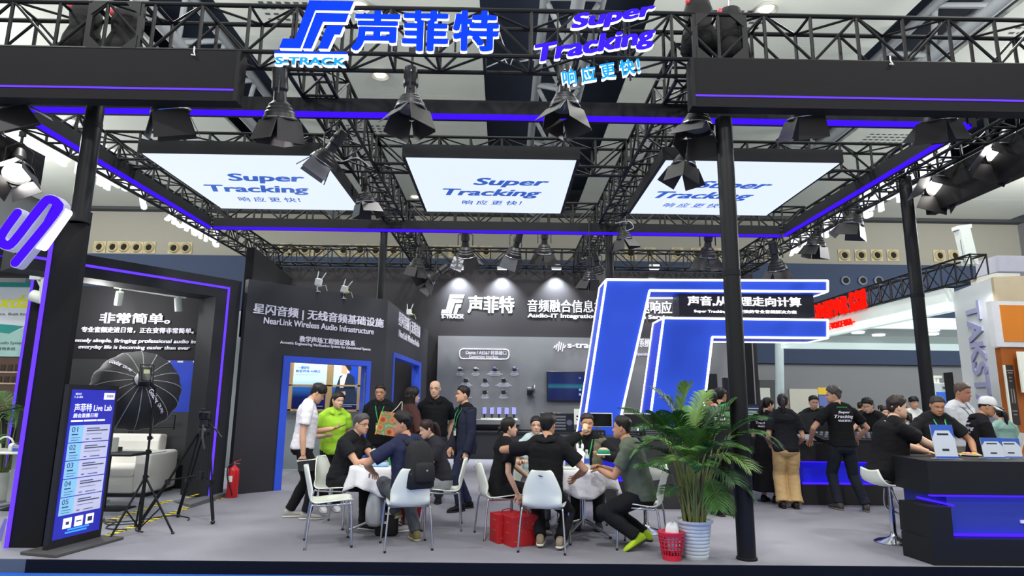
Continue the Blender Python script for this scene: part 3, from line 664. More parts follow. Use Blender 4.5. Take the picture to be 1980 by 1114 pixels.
# backs of the lit letters on the side trusses
for sx, l in ((-1, 'left'), (1, 'right')):
    X = -6.95 if sx < 0 else 6.98; u = (0, -1, 0) if sx < 0 else (0, 1, 0)
    t = thing('side_sign', 'white glowing letter sign seen from behind on the %s side truss' % l, 'illuminated sign', (X, 11, 5.4), 0, 'side signs')
    m = MB(); m.text('声菲特', (X, 10.4, 5.45), u, (0, 0, 1), 2.6, .75, .03, 0, .05); m.build('characters', mk('letter_back_white', 'eef2ff', .4, emit=1.6), t, True)
    m = MB(); m.text('S-TRACK', (X, 13.6, 5.3), u, (0, 0, 1), 2.4, .4, .03, 0, .05); m.build('letters', MATS['letter_back_white'], t, True)
    m = MB()
    for z_ in (5.3, 5.65): m.cyl((X-.0*sx, 9, z_), (X, 14.3, z_), .012, n=6)
    m.build('back_rail', BLK, t, True)
# purple waveform emblem on the left portal pillar
t = thing('waveform_sign', 'large purple rounded waveform emblem with white sides at the left edge', 'illuminated sign', AY(60, 450, 6.6))
def capsule_ring(m, p, q, r, t_, Y0, Y1, n=10):
    p, q = V(p), V(q); d = (q-p).normalized(); s = V((d.z, 0, -d.x))
    return [(p-s*r*math.cos(a)-d*r*math.sin(a)) for a in [PI*k/n for k in range(n+1)]]+[(q+s*r*math.cos(a)+d*r*math.sin(a)) for a in [PI*k/n for k in range(n+1)]]
def bend(px, Y):  # polyline of pixel points -> smoothed tube-like flat bar
    return [AY(x, y, Y) for x, y in px]
def flatbar(m, pts, r, y0, y1):
    L = []; R = []; n = len(pts)
    for i, p in enumerate(pts):
        d = pts[min(i+1, n-1)]-pts[max(i-1, 0)]; d.y = 0; d.normalize(); s = V((d.z, 0, -d.x)); L.append(p+s*r); R.append(p-s*r)
    d0 = (pts[0]-pts[1]); d0.y = 0; d0.normalize(); d1 = pts[-1]-pts[-2]; d1.y = 0; d1.normalize()
    def cap(c, d): s = V((d.z, 0, -d.x)); return [c+s*(r*math.cos(a))+d*(r*math.sin(a)) for a in [PI*k/8 for k in range(1, 8)]]
    P = L+cap(pts[-1], d1)+R[::-1]+cap(pts[0], d0)
    rows = [[V((q.x, y0, q.z)) for q in P], [V((q.x, y1, q.z)) for q in P]]
    m.loft(rows)
path = [(34, 412), (8, 448), (2, 464), (12, 474), (28, 466), (82, 396), (97, 386), (111, 394), (108, 412), (30, 508)]
sm = []
ps = bend(path, 6.5)
for i in range(len(ps)-1):
    p0, p1, p2, p3 = ps[max(i-1, 0)], ps[i], ps[i+1], ps[min(i+2, len(ps)-1)]
    for k in range(4):
        q = k/4; sm.append(.5*((2*p1)+(p2-p0)*q+(2*p0-5*p1+4*p2-p3)*q*q+(3*p1-p0-3*p2+p3)*q**3))
sm.append(ps[-1])
m = MB(); flatbar(m, sm, .056, 6.5, 6.6); o = m.build('wave_side', mk('sign_grey_side', 'a9abc0', .4, emit=.35), t, True)
m = MB(); flatbar(m, sm, .046, 6.49, 6.499); m.build('wave_face', mk('wave_violet', '4410ff', .4, emit=1.0), o, True)
m = MB(); flatbar(m, bend([(121, 408), (74, 474)], 6.52), .04, 6.52, 6.62); m.build('white_bar', mk('white_bar_glow', 'ffffff', .4, emit=1.8), t, True)
# ================================================================== LEFT: PORTAL PILLAR, LIVE LAB, DEMONSTRATION ROOM
PB = mk('portal_black', '161618', .65, var=.06, scale=2, spec=.2)
zt = 3.54
t = thing('portal_pillar', 'tall black portal pillar with violet LED edge at the left foreground', 'pillar', (-4.77, 6.95, 0))
b = MB(); b.box((-4.98, 6.72, 0), (-4.64, 6.8, zt)); b.build('panel', PB, t, True)
b = MB(); b.box((-5.0, 6.7, 0), (-4.965, 6.72, zt-.35)); b.build('led_strip', PURPL, t, True)
# second portal leaf behind it, with its own LED edge
t = thing('portal_wall', 'black portal wall panel with violet LED edge left of the black pillar', 'wall panel', (-8.2, 10.3, 0))
b = MB(); A, B = G(98, 975), G(22, 950); A = V((-6.05, 10.4, 0)); 
pA, pB = AY(62, 560, 10.3), AY(112, 560, 10.3)
b.box((pA.x, 10.3, 0), (pB.x+.3, 10.4, AY(90, 495, 10.3).z)); b.build('panel', PB, t, True)
b = MB(); b.box((pA.x-.02, 10.28, .0), (pA.x+.012, 10.3, AY(62, 538, 10.28).z)); b.build('led_strip', PURPL, t, True)
h0, h1 = AY(0, 468, 10.25), AY(0, 533, 10.25)
b = MB(); b.box((-10.4, 10.25, h1.z), (pB.x+.25, 10.45, h0.z)); HB = b.build('header', PB, t, True)
q = AY(0, 494, 10.24); b = MB(); b.box((-10.4, 10.235, q.z-.02), (AY(92, 505, 10.24).x, 10.25, q.z)); b.build('led_line', PURP, t, True)
def tracklight(p, aim, label, s=1.0):
    p = V(p); d = V(aim).normalized(); t = thing('track_light', label, 'track light', p, 0, 'white cylinder track lights')
    m = MB(); m.lathe([(.02, -.02), (.052, -.015), (.055, 0), (.055, .2), (.045, .2), (.04, .17), (.01, .17)], d=d, n=18); m.v = [q*s for q in m.v]; m.build('cylinder', WPLAS, t, auto=40)
    m = MB(); m.lathe([(.005, .168), (.04, .168), (.04, .174), (.005, .174)], d=d, n=14); m.v = [q*s for q in m.v]; m.build('lens', LOFF, t)
    m = MB(); m.tube([d*.05*s, d*.05*s+V((.0, 0, .1*s)), V((0, 0, .17*s))], .012*s, 6); m.box((-.05*s, -.025*s, .15*s), (.05*s, .025*s, .185*s)); m.build('mount', WPLAS, t)
    return t
tracklight(AY(92, 545, 10.2), (.1, 0, -1), 'white cylinder track light under the left portal header, middle of three', 1.8)
tracklight(AY(101, 520, 10.0), (.05, 0, -1), 'white cylinder track light under the left portal header, nearest the pillar', 1.9)
tracklight(AY(66, 572, 10.2), (.8, .1, -.25), 'white cylinder track light turned sideways beside the yellow poster', 1.8)
# ---- live lab frame (angled) and its lettered back wall
e = V((-.602, -.798, 0)); n_ = V((-.798, .602, 0)); A0 = V((-4.44, 10.4, 0)); ZL = 3.46
LF = mk('lab_frame_grey', '2b2c30', .65, var=.05, scale=1, spec=.2)
t = thing('lab_frame', 'angled dark grey portal frame of the live lab with a violet LED line', 'portal frame', A0)
b = MB(); b.prism([A0, A0+e*.42, A0+e*.42+n_*.5, A0+n_*.5], (0, 0, ZL)); b.build('post', LF, t, True)
b = MB(); q = A0+e*.42+V((0, 0, 3.14)); b.prism([q, q+e*2.7, q+e*2.7+n_*.5, q+n_*.5], (0, 0, ZL-3.14)); b.build('lintel', LF, t, True)
f = -n_*.012
b = MB()
s0 = A0+e*.2; b.prism([s0, s0+e*.035, s0+e*.035+f, s0+f], (0, 0, 3.32)); s1 = s0+V((0, 0, 3.29)); b.prism([s1, s1+e*2.9, s1+e*2.9+f, s1+f], (0, 0, .035)); b.build('led_line', PURPL, t, True)
YL = 11.05
b = MB(); b.box((-9.5, YL, 0), (-4.95, YL+.12, ZL)); LW = struct(b.build('wall_lab', DGRY))
b = MB(); b.box((-5.0, 10.72, 0), (-4.9, YL, ZL)); struct(b.build('wall_lab_side', DGRY))
def lt(s, x0, y0, x1, y1, bold=.02, shear=0): return bt(LW, s, x0, y0, x1, y1, PRINT, YL, bold=bold, shear=shear, ex=.015, off=.016)
lt('非常简单。', 196, 605, 330, 627, .03); lt('专业音频走进日常，正在变得非常简单。', 160, 632, 376, 646, .03)
lt('Extremely simple. Bringing professional audio into', 124, 654, 391, 667, .025, .12); lt('everyday life is becoming easier than ever', 154, 667, 368, 679, .025, .12)
# poster on the lab wall: grey room picture, a woman, a blue screen
a, c = AY(133, 694, YL), AY(406, 900, YL)
PO = thing('wall_poster', 'dark picture panel with a listening woman and a blue field on the lab wall', 'poster', ((a.x+c.x)/2, YL, (a.z+c.z)/2))
b = MB(); b.box((a.x, YL-.014, c.z), (c.x, YL, a.z)); b.build('sheet', mk('poster_grey', '3f4042', .5, var=.12, scale=1), PO, True)
def pq(mat, pts, name, dy=.016):
    m = MB(); m.prism([V((AY(x, y, YL).x, YL-dy, AY(x, y, YL).z)) for x, y in pts], (0, .002, 0)); return m.build(name, mat, PO, True)
BLUEF = mk('print_blue', '2746c8', .5, var=.03)
pq(BLUEF, [(318, 697), (398, 699), (388, 797), (318, 797)], 'blue_field'); pq(mk('print_teal', '2f6aa8', .5), [(186, 746), (190, 733), (206, 728), (216, 736), (218, 752), (184, 752)], 'printed_blouse', .017)
pq(mk('print_skin', 'd9a98c', .6), [(196, 728), (194, 716), (199, 709), (207, 709), (210, 718), (206, 729), (200, 732)], 'printed_face', .019)
pq(mk('print_hair', '2a1c18', .6), [(190, 730), (192, 712), (199, 705), (209, 706), (216, 720), (216, 738), (208, 738), (211, 722), (206, 709), (198, 711), (195, 730)], 'printed_hair', .018)
pq(mk('print_skin2', 'd9a98c', .6), [(184, 736), (182, 722), (187, 717), (193, 722), (188, 736)], 'printed_hand', .0195)
pq(mk('print_pale', 'b9bfc4', .5), [(233, 697), (240, 697), (240, 720), (230, 714)], 'pale_bar')
m = MB()
for x, y in ((325, 698), (350, 698), (380, 698)): m.box((AY(x, y, YL).x-.05, YL-.02, AY(x, y, YL).z-.03), (AY(x, y, YL).x+.05, YL-.016, AY(x, y, YL).z))
m.build('lamp_marks', PRINT, PO, True)
# ceiling track with two white spots in the lab
a, c = AY(221, 555, 10.0), AY(360, 576, 10.3)
b = MB(); b.tube([a, c], .022, 6); tag(b.build('lighting_track', WPLAS), 'white lighting track across the live lab opening', 'lighting track')
tracklight(AY(232, 566, 10.05), (-.25, .35, -.9), 'white track light on the lab track, the left one shining on the big white characters', 1.05)
tracklight(AY(344, 578, 10.25), (.12, .1, -1), 'white track light on the lab track, the right one hanging straight down', 1.05)
pp = AY(236, 590, 10.2); spot(pp, AY(200, 602, YL), 100, 62, .9, .05)
# ---- demonstration room: angled lettered wall, side wall, blue door frames
NZ = 3.5; C0 = V((-2.34, 12.41, 0)); L0 = V((-4.32, 10.38, 0)); ew = (C0-L0).normalized(); nw = V((-ew.y, ew.x, 0)); E0 = V((-2.18, 17.9, 0))
NW = mk('room_print_panel', '27272d', .55, var=.04, scale=.7)
def onw(px, py): return AP(px, py, L0, nw)
def sw(px, py): return (onw(px, py)-L0).dot(ew)
d0, d1 = sw(529, 940), sw(712, 800); dz = onw(630, 693).z; Lw = (C0-L0).length
t = thing('room_wall', 'angled charcoal wall of the demonstration room with white lettering and a blue doorway', 'room wall', L0); t['kind'] = 'structure'
th = nw*.12
def wseg(par, name, o, ex_, s0, s1, z0, z1, mat, thk):
    m = MB(); m.prism([o+ex_*s0+V((0, 0, z0)), o+ex_*s1+V((0, 0, z0)), o+ex_*s1+thk+V((0, 0, z0)), o+ex_*s0+thk+V((0, 0, z0))], (0, 0, z1-z0)); return m.build(name, mat, par, True)
wseg(t, 'panel', L0, ew, 0, d0, 0, NZ, NW, th); wseg(t, 'panel', L0, ew, d1, Lw, 0, NZ, NW, th); wseg(t, 'panel', L0, ew, d0, d1, dz, NZ, NW, th)
BF = mk('blue_door_frame', '2a50d0', .5, var=.03, emit=0)
for s0, s1, z0, z1 in ((d0, d0+.13, 0, dz), (d1-.09, d1, 0, dz), (d0+.13, d1-.09, dz-.1, dz)): wseg(t, 'door_frame', L0-nw*.015, ew, s0, s1, z0, z1, BF, nw*.2)
def nt_(s, x0, y0, x1, y1, name='lettering', bold=.03):
    p, q = onw(x0, y0), onw(x1, y1); ctr = (p+q)/2-nw*.012
    hgt = abs(onw((x0+x1)/2, y1-(y1-y0)*0).z-onw((x0+x1)/2, y0).z)
    return p, q, ctr
def ntext(s, xl, yl, xr, yr, hpx, bold=.025):
    """baseline runs from pixel (xl,yl) to (xr,yr); hpx = letter height in pixels at the middle"""
    p, q = onw(xl, yl), onw(xr, yr); p.z = q.z = (p.z+q.z)/2
    hh = onw((xl+xr)/2, (yl+yr)/2-hpx).z-onw((xl+xr)/2, (yl+yr)/2).z
    m = MB(); m.text(s, (p+q)/2-nw*.002+V((0, 0, hh/2)), ew, (0, 0, 1), (q-p).length, hh, bold, 0, .012); return m.build('lettering', PRINT, t, True)
ntext('星闪音频 | 无线音频基础设施', 488, 612, 741, 634, 22, .03); ntext('NearLink Wireless Audio Infrastructure', 509, 628, 722, 645, 12, .02)
ntext('教学声场工程验证体系', 578, 662, 686, 669, 11.5, .03); ntext('Acoustic Engineering Verification System for Educational Spaces', 541, 667, 716, 679, 7, .02)
# side wall with second blue doorway
es = (E0-C0).normalized(); ns = V((-es.y, es.x, 0)); Ls = (E0-C0).length
def sd(px, py): return (AP(px, py, C0, ns)-C0).dot(es)
t2 = thing('room_wall', 'receding side wall of the demonstration room with a second blue doorway', 'room wall', C0); t2['kind'] = 'structure'
s0, s1 = sd(757, 760), sd(812, 760); zz = AP(785, 690, C0, ns).z
wseg(t2, 'panel', C0, es, 0, s0, 0, NZ, NW, ns*.12); wseg(t2, 'panel', C0, es, s1, Ls, 0, NZ, NW, ns*.12); wseg(t2, 'panel', C0, es, s0, s1, zz, NZ, NW, ns*.12)
for a_, b_, z0, z1 in ((s0, s0+.16, 0, zz), (s1-.3, s1, 0, zz), (s0+.16, s1-.3, zz-.1, zz)): wseg(t2, 'door_frame', C0-ns*.012, es, a_, b_, z0, z1, BF, ns*.2)
m = MB(); p = AP(796, 634, C0, ns); m.text('星闪音频 | 无线音频', C0+es*((s0+s1)/2)-ns*.002+V((0, 0, p.z+.0)), es, (0, 0, 1), (s1-s0)*.8, .36, .03, 0, .01); m.text('NearLink Wireless Audio', C0+es*((s0+s1)/2)-ns*.002+V((0, 0, p.z-.3)), es, (0, 0, 1), (s1-s0)*.75, .16, .03, 0, .01); m.build('lettering', PRINT, t2, True)
# inside the room: pale walls, lit picture behind a wooden grid, glass door leaf
PW = mk('room_pale_wall', 'a9b2b5', .7, var=.04)
YR = 14.3
b = MB(); b.box((-6.2, YR, 0), (-2.6, YR+.08, NZ)); struct(b.build('wall_room_inner', PW))
b = MB(); b.box((-2.9, 12.9, 0), (-2.82, YR, NZ)); struct(b.build('wall_room_divider', PW))
b = MB(); b.box((-6.2, 10.6, NZ-.12), (-2.9, YR, NZ-.06)); b.v = [q if not (q.y < 11 and q.x > -5) else V((-4.6, 10.9, q.z)) for q in b.v]
YPp = YR-.05
RP = thing('lit_picture', 'lit presentation picture of a presenter in a suit inside the demonstration room', 'picture', AY(625, 765, YPp))
a, c = AY(556, 700, YPp), AY(698, 792, YPp)
def pic(nt, tc):
    s = nt.nodes.new('ShaderNodeSeparateXYZ'); nt.links.new(tc.outputs['Generated'], s.inputs[0])
    r = nt.nodes.new('ShaderNodeValToRGB'); nt.links.new(s.outputs['Z'], r.inputs[0])
    el = r.color_ramp.elements; el[0].position = 0; el[0].color = lin('0c1440'); el[1].position = 1; el[1].color = lin('d4eaf2')
    for p_, c_ in ((.25, '101c55'), (.45, '2c62ae'), (.5, '9cc6dc'), (.62, 'c4e2ea')):
        k_ = el.new(p_); k_.color = lin(c_)
    return r.outputs['Color']
PIC = mixmat('presenter_picture', pic, .4); nt = PIC.node_tree; bs = nt.nodes['Principled BSDF']; nt.links.new([x for x in nt.nodes if x.type == 'VALTORGB'][0].outputs[0], bs.inputs['Emission Color']); bs.inputs['Emission Strength'].default_value = .75
b = MB(); b.box((a.x, YPp, c.z), (c.x, YPp+.04, a.z)); b.build('sheet', PIC, RP, True)
def rq(col, pts, name, dy=.004, em=.55):
    m = MB(); m.prism([V((AY(x, y, YPp).x, YPp-dy, AY(x, y, YPp).z)) for x, y in pts], (0, .002, 0)); return m.build(name, mk('pic_'+col, col, .5, emit=em), RP, True)
rq('1a49c8', [(676, 702), (698, 702), (697, 740), (684, 748), (676, 730)], 'blue_glow', .003)
rq('24324a', [(652, 742), (657, 728), (668, 722), (676, 722), (686, 730), (686, 748), (693, 780), (650, 780), (628, 764), (632, 756), (645, 764)], 'suit', .006)
rq('e9e4e0', [(664, 724), (672, 722), (664, 750), (657, 750), (658, 732)], 'shirt', .008)
rq('e0b89c', [(660, 722), (661, 708), (667, 703), (673, 706), (672, 716), (670, 725)], 'face', .0085)
rq('2a2020', [(666, 704), (672, 702), (678, 706), (680, 715), (675, 718), (671, 712)], 'hair', .0095)
rq('d9b49a', [(620, 742), (626, 738), (630, 756), (626, 756)], 'hand', .007); rq('d9b49b', [(652, 758), (668, 757), (668, 764), (654, 763)], 'second_hand', .0097)
for s_, x0, y0, x1, y1 in (('一键即知', 577, 708, 598, 714), ('教室声场 AI修正', 572, 715, 620, 721)):
    p, q = AY(x0, y0, YPp), AY(x1, y1, YPp); m = MB(); m.text(s_, ((p.x+q.x)/2, YPp-.004, (p.z+q.z)/2), (1, 0, 0), (0, 0, 1), q.x-p.x, p.z-q.z, .03); m.build('lettering', mk('pic_text', '4470c8', .5, emit=.4), RP, True)
m = MB()
for x0, x1, y in ((572, 618, 724), (600, 620, 774), (600, 612, 781), (602, 624, 785), (662, 690, 770), (662, 684, 773), (662, 692, 776), (662, 694, 782), (662, 680, 785)):
    p, q = AY(x0, y, YPp), AY(x1, y+1.3, YPp); m.box((p.x, YPp-.005, q.z), (q.x, YPp-.003, p.z))
m.build('small_print', PRINT, RP, True)
WOOD = mk('light_wood', 'd8b684', .5, var=.1, scale=3)
t = thing('wooden_grid', 'light wood window grid in front of the lit presenter picture', 'window grid', AY(625, 765, 14.1))
for x0, y0, x1, y1 in ((553, 699, 562, 795), (634, 699, 640, 795), (694, 702, 699, 796), (555, 743, 697, 748), (553, 791, 698, 797), (553, 696, 698, 700)):
    p, q = AY(x0, y0, 14.22), AY(x1, y1, 14.22); b = MB(); b.box((p.x, 14.2, q.z), (q.x, 14.249, p.z)); b.build('bar', WOOD, t, True, bevel=.004)
p = onw(711, 830); b = MB(); q0 = L0+ew*(d1-.12); dr = V((.62, .1, 0)).normalized()
t = thing('door_2', 'glass door leaf standing open at the right of the blue doorway', 'door', q0); t['kind'] = 'structure'
b = MB(); b.prism([q0-ew*.0, q0+V((.10, -.5, 0)), q0+V((.12, -.5, 0)), q0+V((.02, 0, 0))], (0, 0, dz-.25)); b.build('panel', mk('blue_grey_glass', '6c8aa4', .1, var=0, trans=.4, alpha=.75), t, True)
b = MB(); hp = q0+V((.09, -.44, 0)); b.tube([hp+V((0, -.04, .85)), hp+V((0, -.04, 1.35))], .014, 8); b.build('handle', STEEL, t, True)
unseen_point((-4.0, 13.2, 3.1), 55, .12); unseen_point((-6.6, 10.0, 3.0), 80, .12)  # unseen lights added to brighten the demonstration room and the lab
# wifi-like white units clipped on the wall top
WU = mk('white_unit', 'dcdedb', .35)
def wunit(px, py, lab, tilt, spec=False):
    p = onw(px, py) if px < 760 else AP(px, py, C0, ns)
    t = thing('wall_camera_unit', lab, 'wireless unit', p, 0, 'white wireless units on the room wall')
    M = Mx.Rotation(tilt, 3, 'Y')
    b = MB(); b.rbox((-.06, -.05, -.07), (.06, .05, .07), .025); b.v = [M @ q for q in b.v]; b.build('body', WU, t, auto=40)
    for s in (-1, 1):
        b = MB(); b.tube([M @ V((.04*s, 0, .05)), M @ V((.07*s+.03, 0, .2))], [.011, .009], 8); b.build('antenna', WU, t)
    b = MB(); b.tube([M @ V((0, 0, -.06)), V((-.02, 0, -.12)), V((0, .0, -.17))], .014, 8); b.box((-.07, -.03, -.18), (.04, .03, -.165)); b.build('bracket', WU, t)
    b = MB(); b.tube([V((.03, 0, -.08)), V((.13, 0, -.05)), V((.17, 0, -.16))], .007, 6); b.build('cable', WIRE, t)
    if spec: b = MB(); b.ell((.07, -.02, -.05), .03, .03, .025); b.build('yellow_sticker', mk('yellow_tag', 'd9c93a', .5), t)
wunit(616, 546, 'white wireless unit with two antennas on the wall top above the lettering, left one', .15); wunit(666, 560, 'white wireless unit with a yellow tag on the wall top above the lettering', .25, True)
wunit(791, 604, 'white wireless unit with two antennas on the receding side wall', -.05, True)
b = MB(); b.box((-4.75, 11.2, 2.6), (-4.6, 14.15, 4.25)); b.v = [V((q.x-(q.y-11.2)*.1, q.y, q.z)) for q in b.v]; tag(b.build('black_flat_panel', PB), 'black flat panel standing behind the lab frame under the left truss', 'panel')
# ================================================================== BLUE EMBLEM AND COUNTERS
YFm = 10.75; DEP = .75
t = thing('emblem_sculpture', 'giant blue F-shaped emblem outlined in white light on the right counter', 'emblem', (2.5, YFm, 0))
FB = mk('emblem_blue', '2450d8', .45, emit=.32, ecol='1f48cc')
def fp(pts, Y): return [AY(x, y, Y) for x, y in pts]
def ext(p, q, z):           # carry an edge on down to height z
    return p+(q-p)*((z-p.z)/(q.z-p.z))
big = fp([(1172, 541), (1600, 543), (1600, 564), (1256, 562), (1203, 795), (1133, 795)], YFm)
big[4] = ext(big[3], big[4], .02); big[5] = ext(big[0], big[5], .02)
sml = fp([(1283, 615), (1600, 619), (1600, 654), (1377, 652), (1363, 770), (1262, 770)], YFm)
sml[4] = ext(sml[3], sml[4], .02); sml[5] = ext(sml[0], sml[5], .02)
for nm, P in (('tall_bar', big), ('lower_bar', sml)):
    m = MB(); m.prism(P, (0, DEP, 0)); o = m.build(nm, FB, t, True)
    m = MB()
    for yy in (-.006, DEP):
        L = [q+V((0, yy, 0)) for q in P]
        for i in range(len(L)):
            if i == 4: continue
            m.tube([L[i], L[(i+1) % len(L)]], .021, 6)
    for i in (1, 2, 3, 0): m.tube([P[i], P[i]+V((0, DEP, 0))], .018, 6)
    m.build('light_outline', WHITE_E, o, True)
a, c = AY(1312, 566, YFm+.3), AY(1560, 614, YFm+.3)
t = thing('slogan_board', 'black slogan board with white glowing lettering between the arms of the blue emblem', 'sign board', ((a.x+c.x)/2, YFm+.3, c.z))
b = MB(); b.box((a.x, YFm+.3, c.z), (c.x+.15, YFm+.7, a.z+.03)); b.build('board', mk('slogan_black', '1b1b20', .5), t, True)
for s_, x0, y0, x1, y1, bo in (('声音,从物理走向计算', 1329, 572, 1550, 594, .03), ('Super Tracking 响应更快的专业音频解决方案', 1342, 598, 1541, 608, .03)):
    p, q = AY(x0, y0, YFm+.29), AY(x1, y1, YFm+.29); m = MB(); m.text(s_, ((p.x+q.x)/2, YFm+.298, (p.z+q.z)/2), (1, 0, 0), (0, 0, 1), q.x-p.x, p.z-q.z, bo, 0, .01); m.build('lettering', mk('slogan_white', 'ffffff', .4, emit=1.5), t, True)
CT = mk('counter_charcoal', '2a292c', .5, var=.05, scale=2); CBL = mk('counter_blue', '2b35c8', .4, emit=.25, ecol='2418e0'); CLED = mk('counter_led', '3a18ff', .4, emit=2.2)
def counter(label, x0, x1, y0, y1, h, blue=True, rec=.16):
    t = thing('display_counter', label, 'counter', ((x0+x1)/2, (y0+y1)/2, 0))
    b = MB(); b.box((x0, y0, h-.28), (x1, y1, h)); b.build('worktop', CT, t, True, bevel=.004)
    b = MB(); b.box((x0+(.0 if not blue else .02), y0+rec*.3, 0), (x1-.02, y1-.02, .3)); b.build('plinth', CT, t, True)
    b = MB(); b.box((x0+rec*.6, y0+rec, .3), (x1-.03, y1-.03, h-.28)); b.build('blue_panel', CBL if blue else CT, t, True)
    if blue:
        b = MB(); b.box((x0+.06, y0+rec*.55, .3), (x1-.06, y0+rec*.8, .325)); b.build('led_strip', CLED, t, True)
        b = MB(); b.box((x0+.06, y0+rec*.55, h-.3), (x1-.06, y0+rec*.8, h-.281)); b.build('upper_led_strip', CLED, t, True)
    return t
t = thing('display_counter', 'plain charcoal counter end block behind the potted palm', 'counter', (2.75, 9.8, 0))
b = MB(); b.box((2.06, 9.42, 0), (3.38, 10.2, .98)); b.build('body', CT, t, True, bevel=.004)
b = MB(); b.box((2.04, 9.4, .98), (3.4, 10.22, 1.005)); b.build('worktop', CT, t, True, bevel=.003)
b = MB(); b.box((2.045, 9.5, .3), (2.06, 10.15, .7)); b.build('blue_side_panel', CBL, t, True)
counter('charcoal counter with blue glowing front carrying the black monitors', .95, 2.03, 10.02, 10.7, .98)
counter('charcoal counter with blue front behind the women in black', 4.62, 5.98, 9.9, 10.7, .93)
WCB = mk('white_counter_edge', 'd7dadb', .4, var=.02)
t = thing('display_counter', 'blue counter with white top edge under the laptop screen beside the right front pole', 'counter', (3.95, 10.6, 0))
p, q = AY(1462, 832, 10.5), AY(1500, 838, 10.5)
b = MB(); b.box((p.x-.5, 10.5, 0), (4.0, 11.2, q.z)); b.build('body', FB, t, True)
b = MB(); b.box((p.x-.52, 10.46, q.z), (4.03, 11.25, q.z+.05)); b.build('worktop', WCB, t, True)
# monitors and gear on the counters
MS = mk('monitor_glass', '0b0c0f', .12)
def monitor(label, px0, py0, px1, py1, Y, zb, white=True, tilt=0):
    a, c = AY(px0, py0, Y), AY(px1, py1, Y); w2, h2 = abs(c.x-a.x)/2, abs(a.z-c.z)/2
    t = thing('monitor', label, 'monitor', ((a.x+c.x)/2, Y, zb)); zc = (a.z+c.z)/2-zb
    b = MB(); b.rbox((-w2, -.02, zc-h2), (w2, .02, zc+h2), .006); b.build('bezel', WPLAS if white else DB, t)
    b = MB(); b.box((-w2+.012, -.024, zc-h2+.012), (w2-.012, -.0205, zc+h2-.015)); b.build('screen', MS, t)
    b = MB(); b.cyl((0, .03, 0.01), (0, .03, zc), .025, n=10); b.build('stem', STEEL, t); b = MB(); b.rbox((-.12, -.08, 0), (.12, .12, .012), .005); b.build('foot', STEEL, t)
monitor('black monitor with pale top edge on the counter left of the emblem stem', 1127, 798, 1184, 826, 10.3, .98)
monitor('wide black monitor with white edge on the counter in front of the emblem', 1205, 799, 1292, 828, 10.2, .98)
def rackbox(label, px, py, Y, z, w, d, h, slots=4):
    p = AY(px, py, Y); t = thing('rack_unit', label, 'rack unit', (p.x, Y+d/2, z))
    b = MB(); b.rbox((-w/2, -d/2, 0), (w/2, d/2, h), .008); b.build('case', DB, t, auto=40)
    b = MB()
    for k in range(slots): b.box((-w*.42, -d/2-.004, h*(.12+.8*k/slots)), (w*.25, -d/2-.0005, h*(.12+.8*k/slots+.09)))
    b.build('front_ribs', mk('rack_rib', '6b6e75', .4), t)
    b = MB(); b.cyl((w*.36, -d/2-.012, h*.5), (w*.36, -d/2, h*.5), h*.16, n=10); b.build('knob', STEEL, t)
rackbox('black rack unit below the left counter monitor', 1150, 830, 10.1, .98, .34, .25, .1, 2)
rackbox('stack of black rack gear on the counter end behind the palm', 1275, 830, 9.75, 1.005, .5, .35, .16, 4)
rackbox('slim black rack unit at the counter corner right of the drinking man', 1222, 835, 9.9, 1.0, .28, .22, .08, 2)
rackbox('tall black rack gear on the back base cabinet behind the seated man in black', 1078, 820, 17.3, ZCAB, .9, .35, .5, 5)
p = AY(1125, 806, 17.2); t = thing('price_card', 'small white sign card with black print beside the back television', 'sign card', (p.x, 17.3, ZCAB))
b = MB(); b.box((-.2, -.01, .2), (.2, .01, .62)); b.build('card', WPLAS, t); b = MB(); b.box((-.14, -.014, .4), (.1, -.0105, .44)); b.box((-.14, -.014, .32), (.05, -.0105, .345)); b.build('print_lines', DB, t)
b = MB(); b.cyl((0, 0, 0), (0, 0, .2), .03, n=8); b.build('stand', STEEL, t)
p = AY(1213, 828, 9.7); t = thing('spray_bottle', 'small clear bottle at the counter corner beside the cables', 'bottle', (2.1, 9.62, 1.005))
b = MB(); b.lathe([(.028, 0), (.03, .01), (.03, .11), (.014, .14), (.014, .16)], n=16); b.build('body', GLASS, t, auto=40); b = MB(); b.lathe([(.016, .155), (.016, .18), (.005, .182)], n=12); b.build('cap', WPLAS, t)
for k in range(4):
    rr = random.Random(40+k); p0 = V((2.15+.12*k, 9.62, 1.012)); pts = [p0+V((.12*j+rr.uniform(-.03, .03), rr.uniform(-.05, .12), .02*abs(math.sin(j*2)))) for j in range(6)]
    m = MB(); m.tube(pts, .008, 6); tag(m.build('cable', DB), 'tangled black cable in front of the rack gear on the counter end', 'cable', 'tangled cables on the counter end')
p0, p1 = AY(1450, 792, 10.9), AY(1480, 826, 10.9); t = thing('monitor', 'dark software screen with grey rows beside the right front pole', 'monitor', ((p0.x+p1.x)/2, 10.9, q.z+.05))
w2 = (p1.x-p0.x)/2+.1; b = MB(); b.rbox((-w2, -.02, .04), (w2, .02, .42), .006); b.build('bezel', DB, t)
b = MB(); b.box((-w2+.02, -.024, .06), (w2-.02, -.0205, .4)); sc = b.build('screen', mk('software_screen', '262a3d', .3, emit=.5), t)
b = MB()
for k in range(6): b.box((-w2+.05, -.027, .09+k*.05), (w2-.1-.03*(k % 3), -.0245, .105+k*.05))
b.build('screen_rows', mk('screen_rows', '8d92b4', .3, emit=.5), sc); b = MB(); b.box((-.08, -.06, 0), (.08, .06, .04)); b.build('foot', STEEL, t)
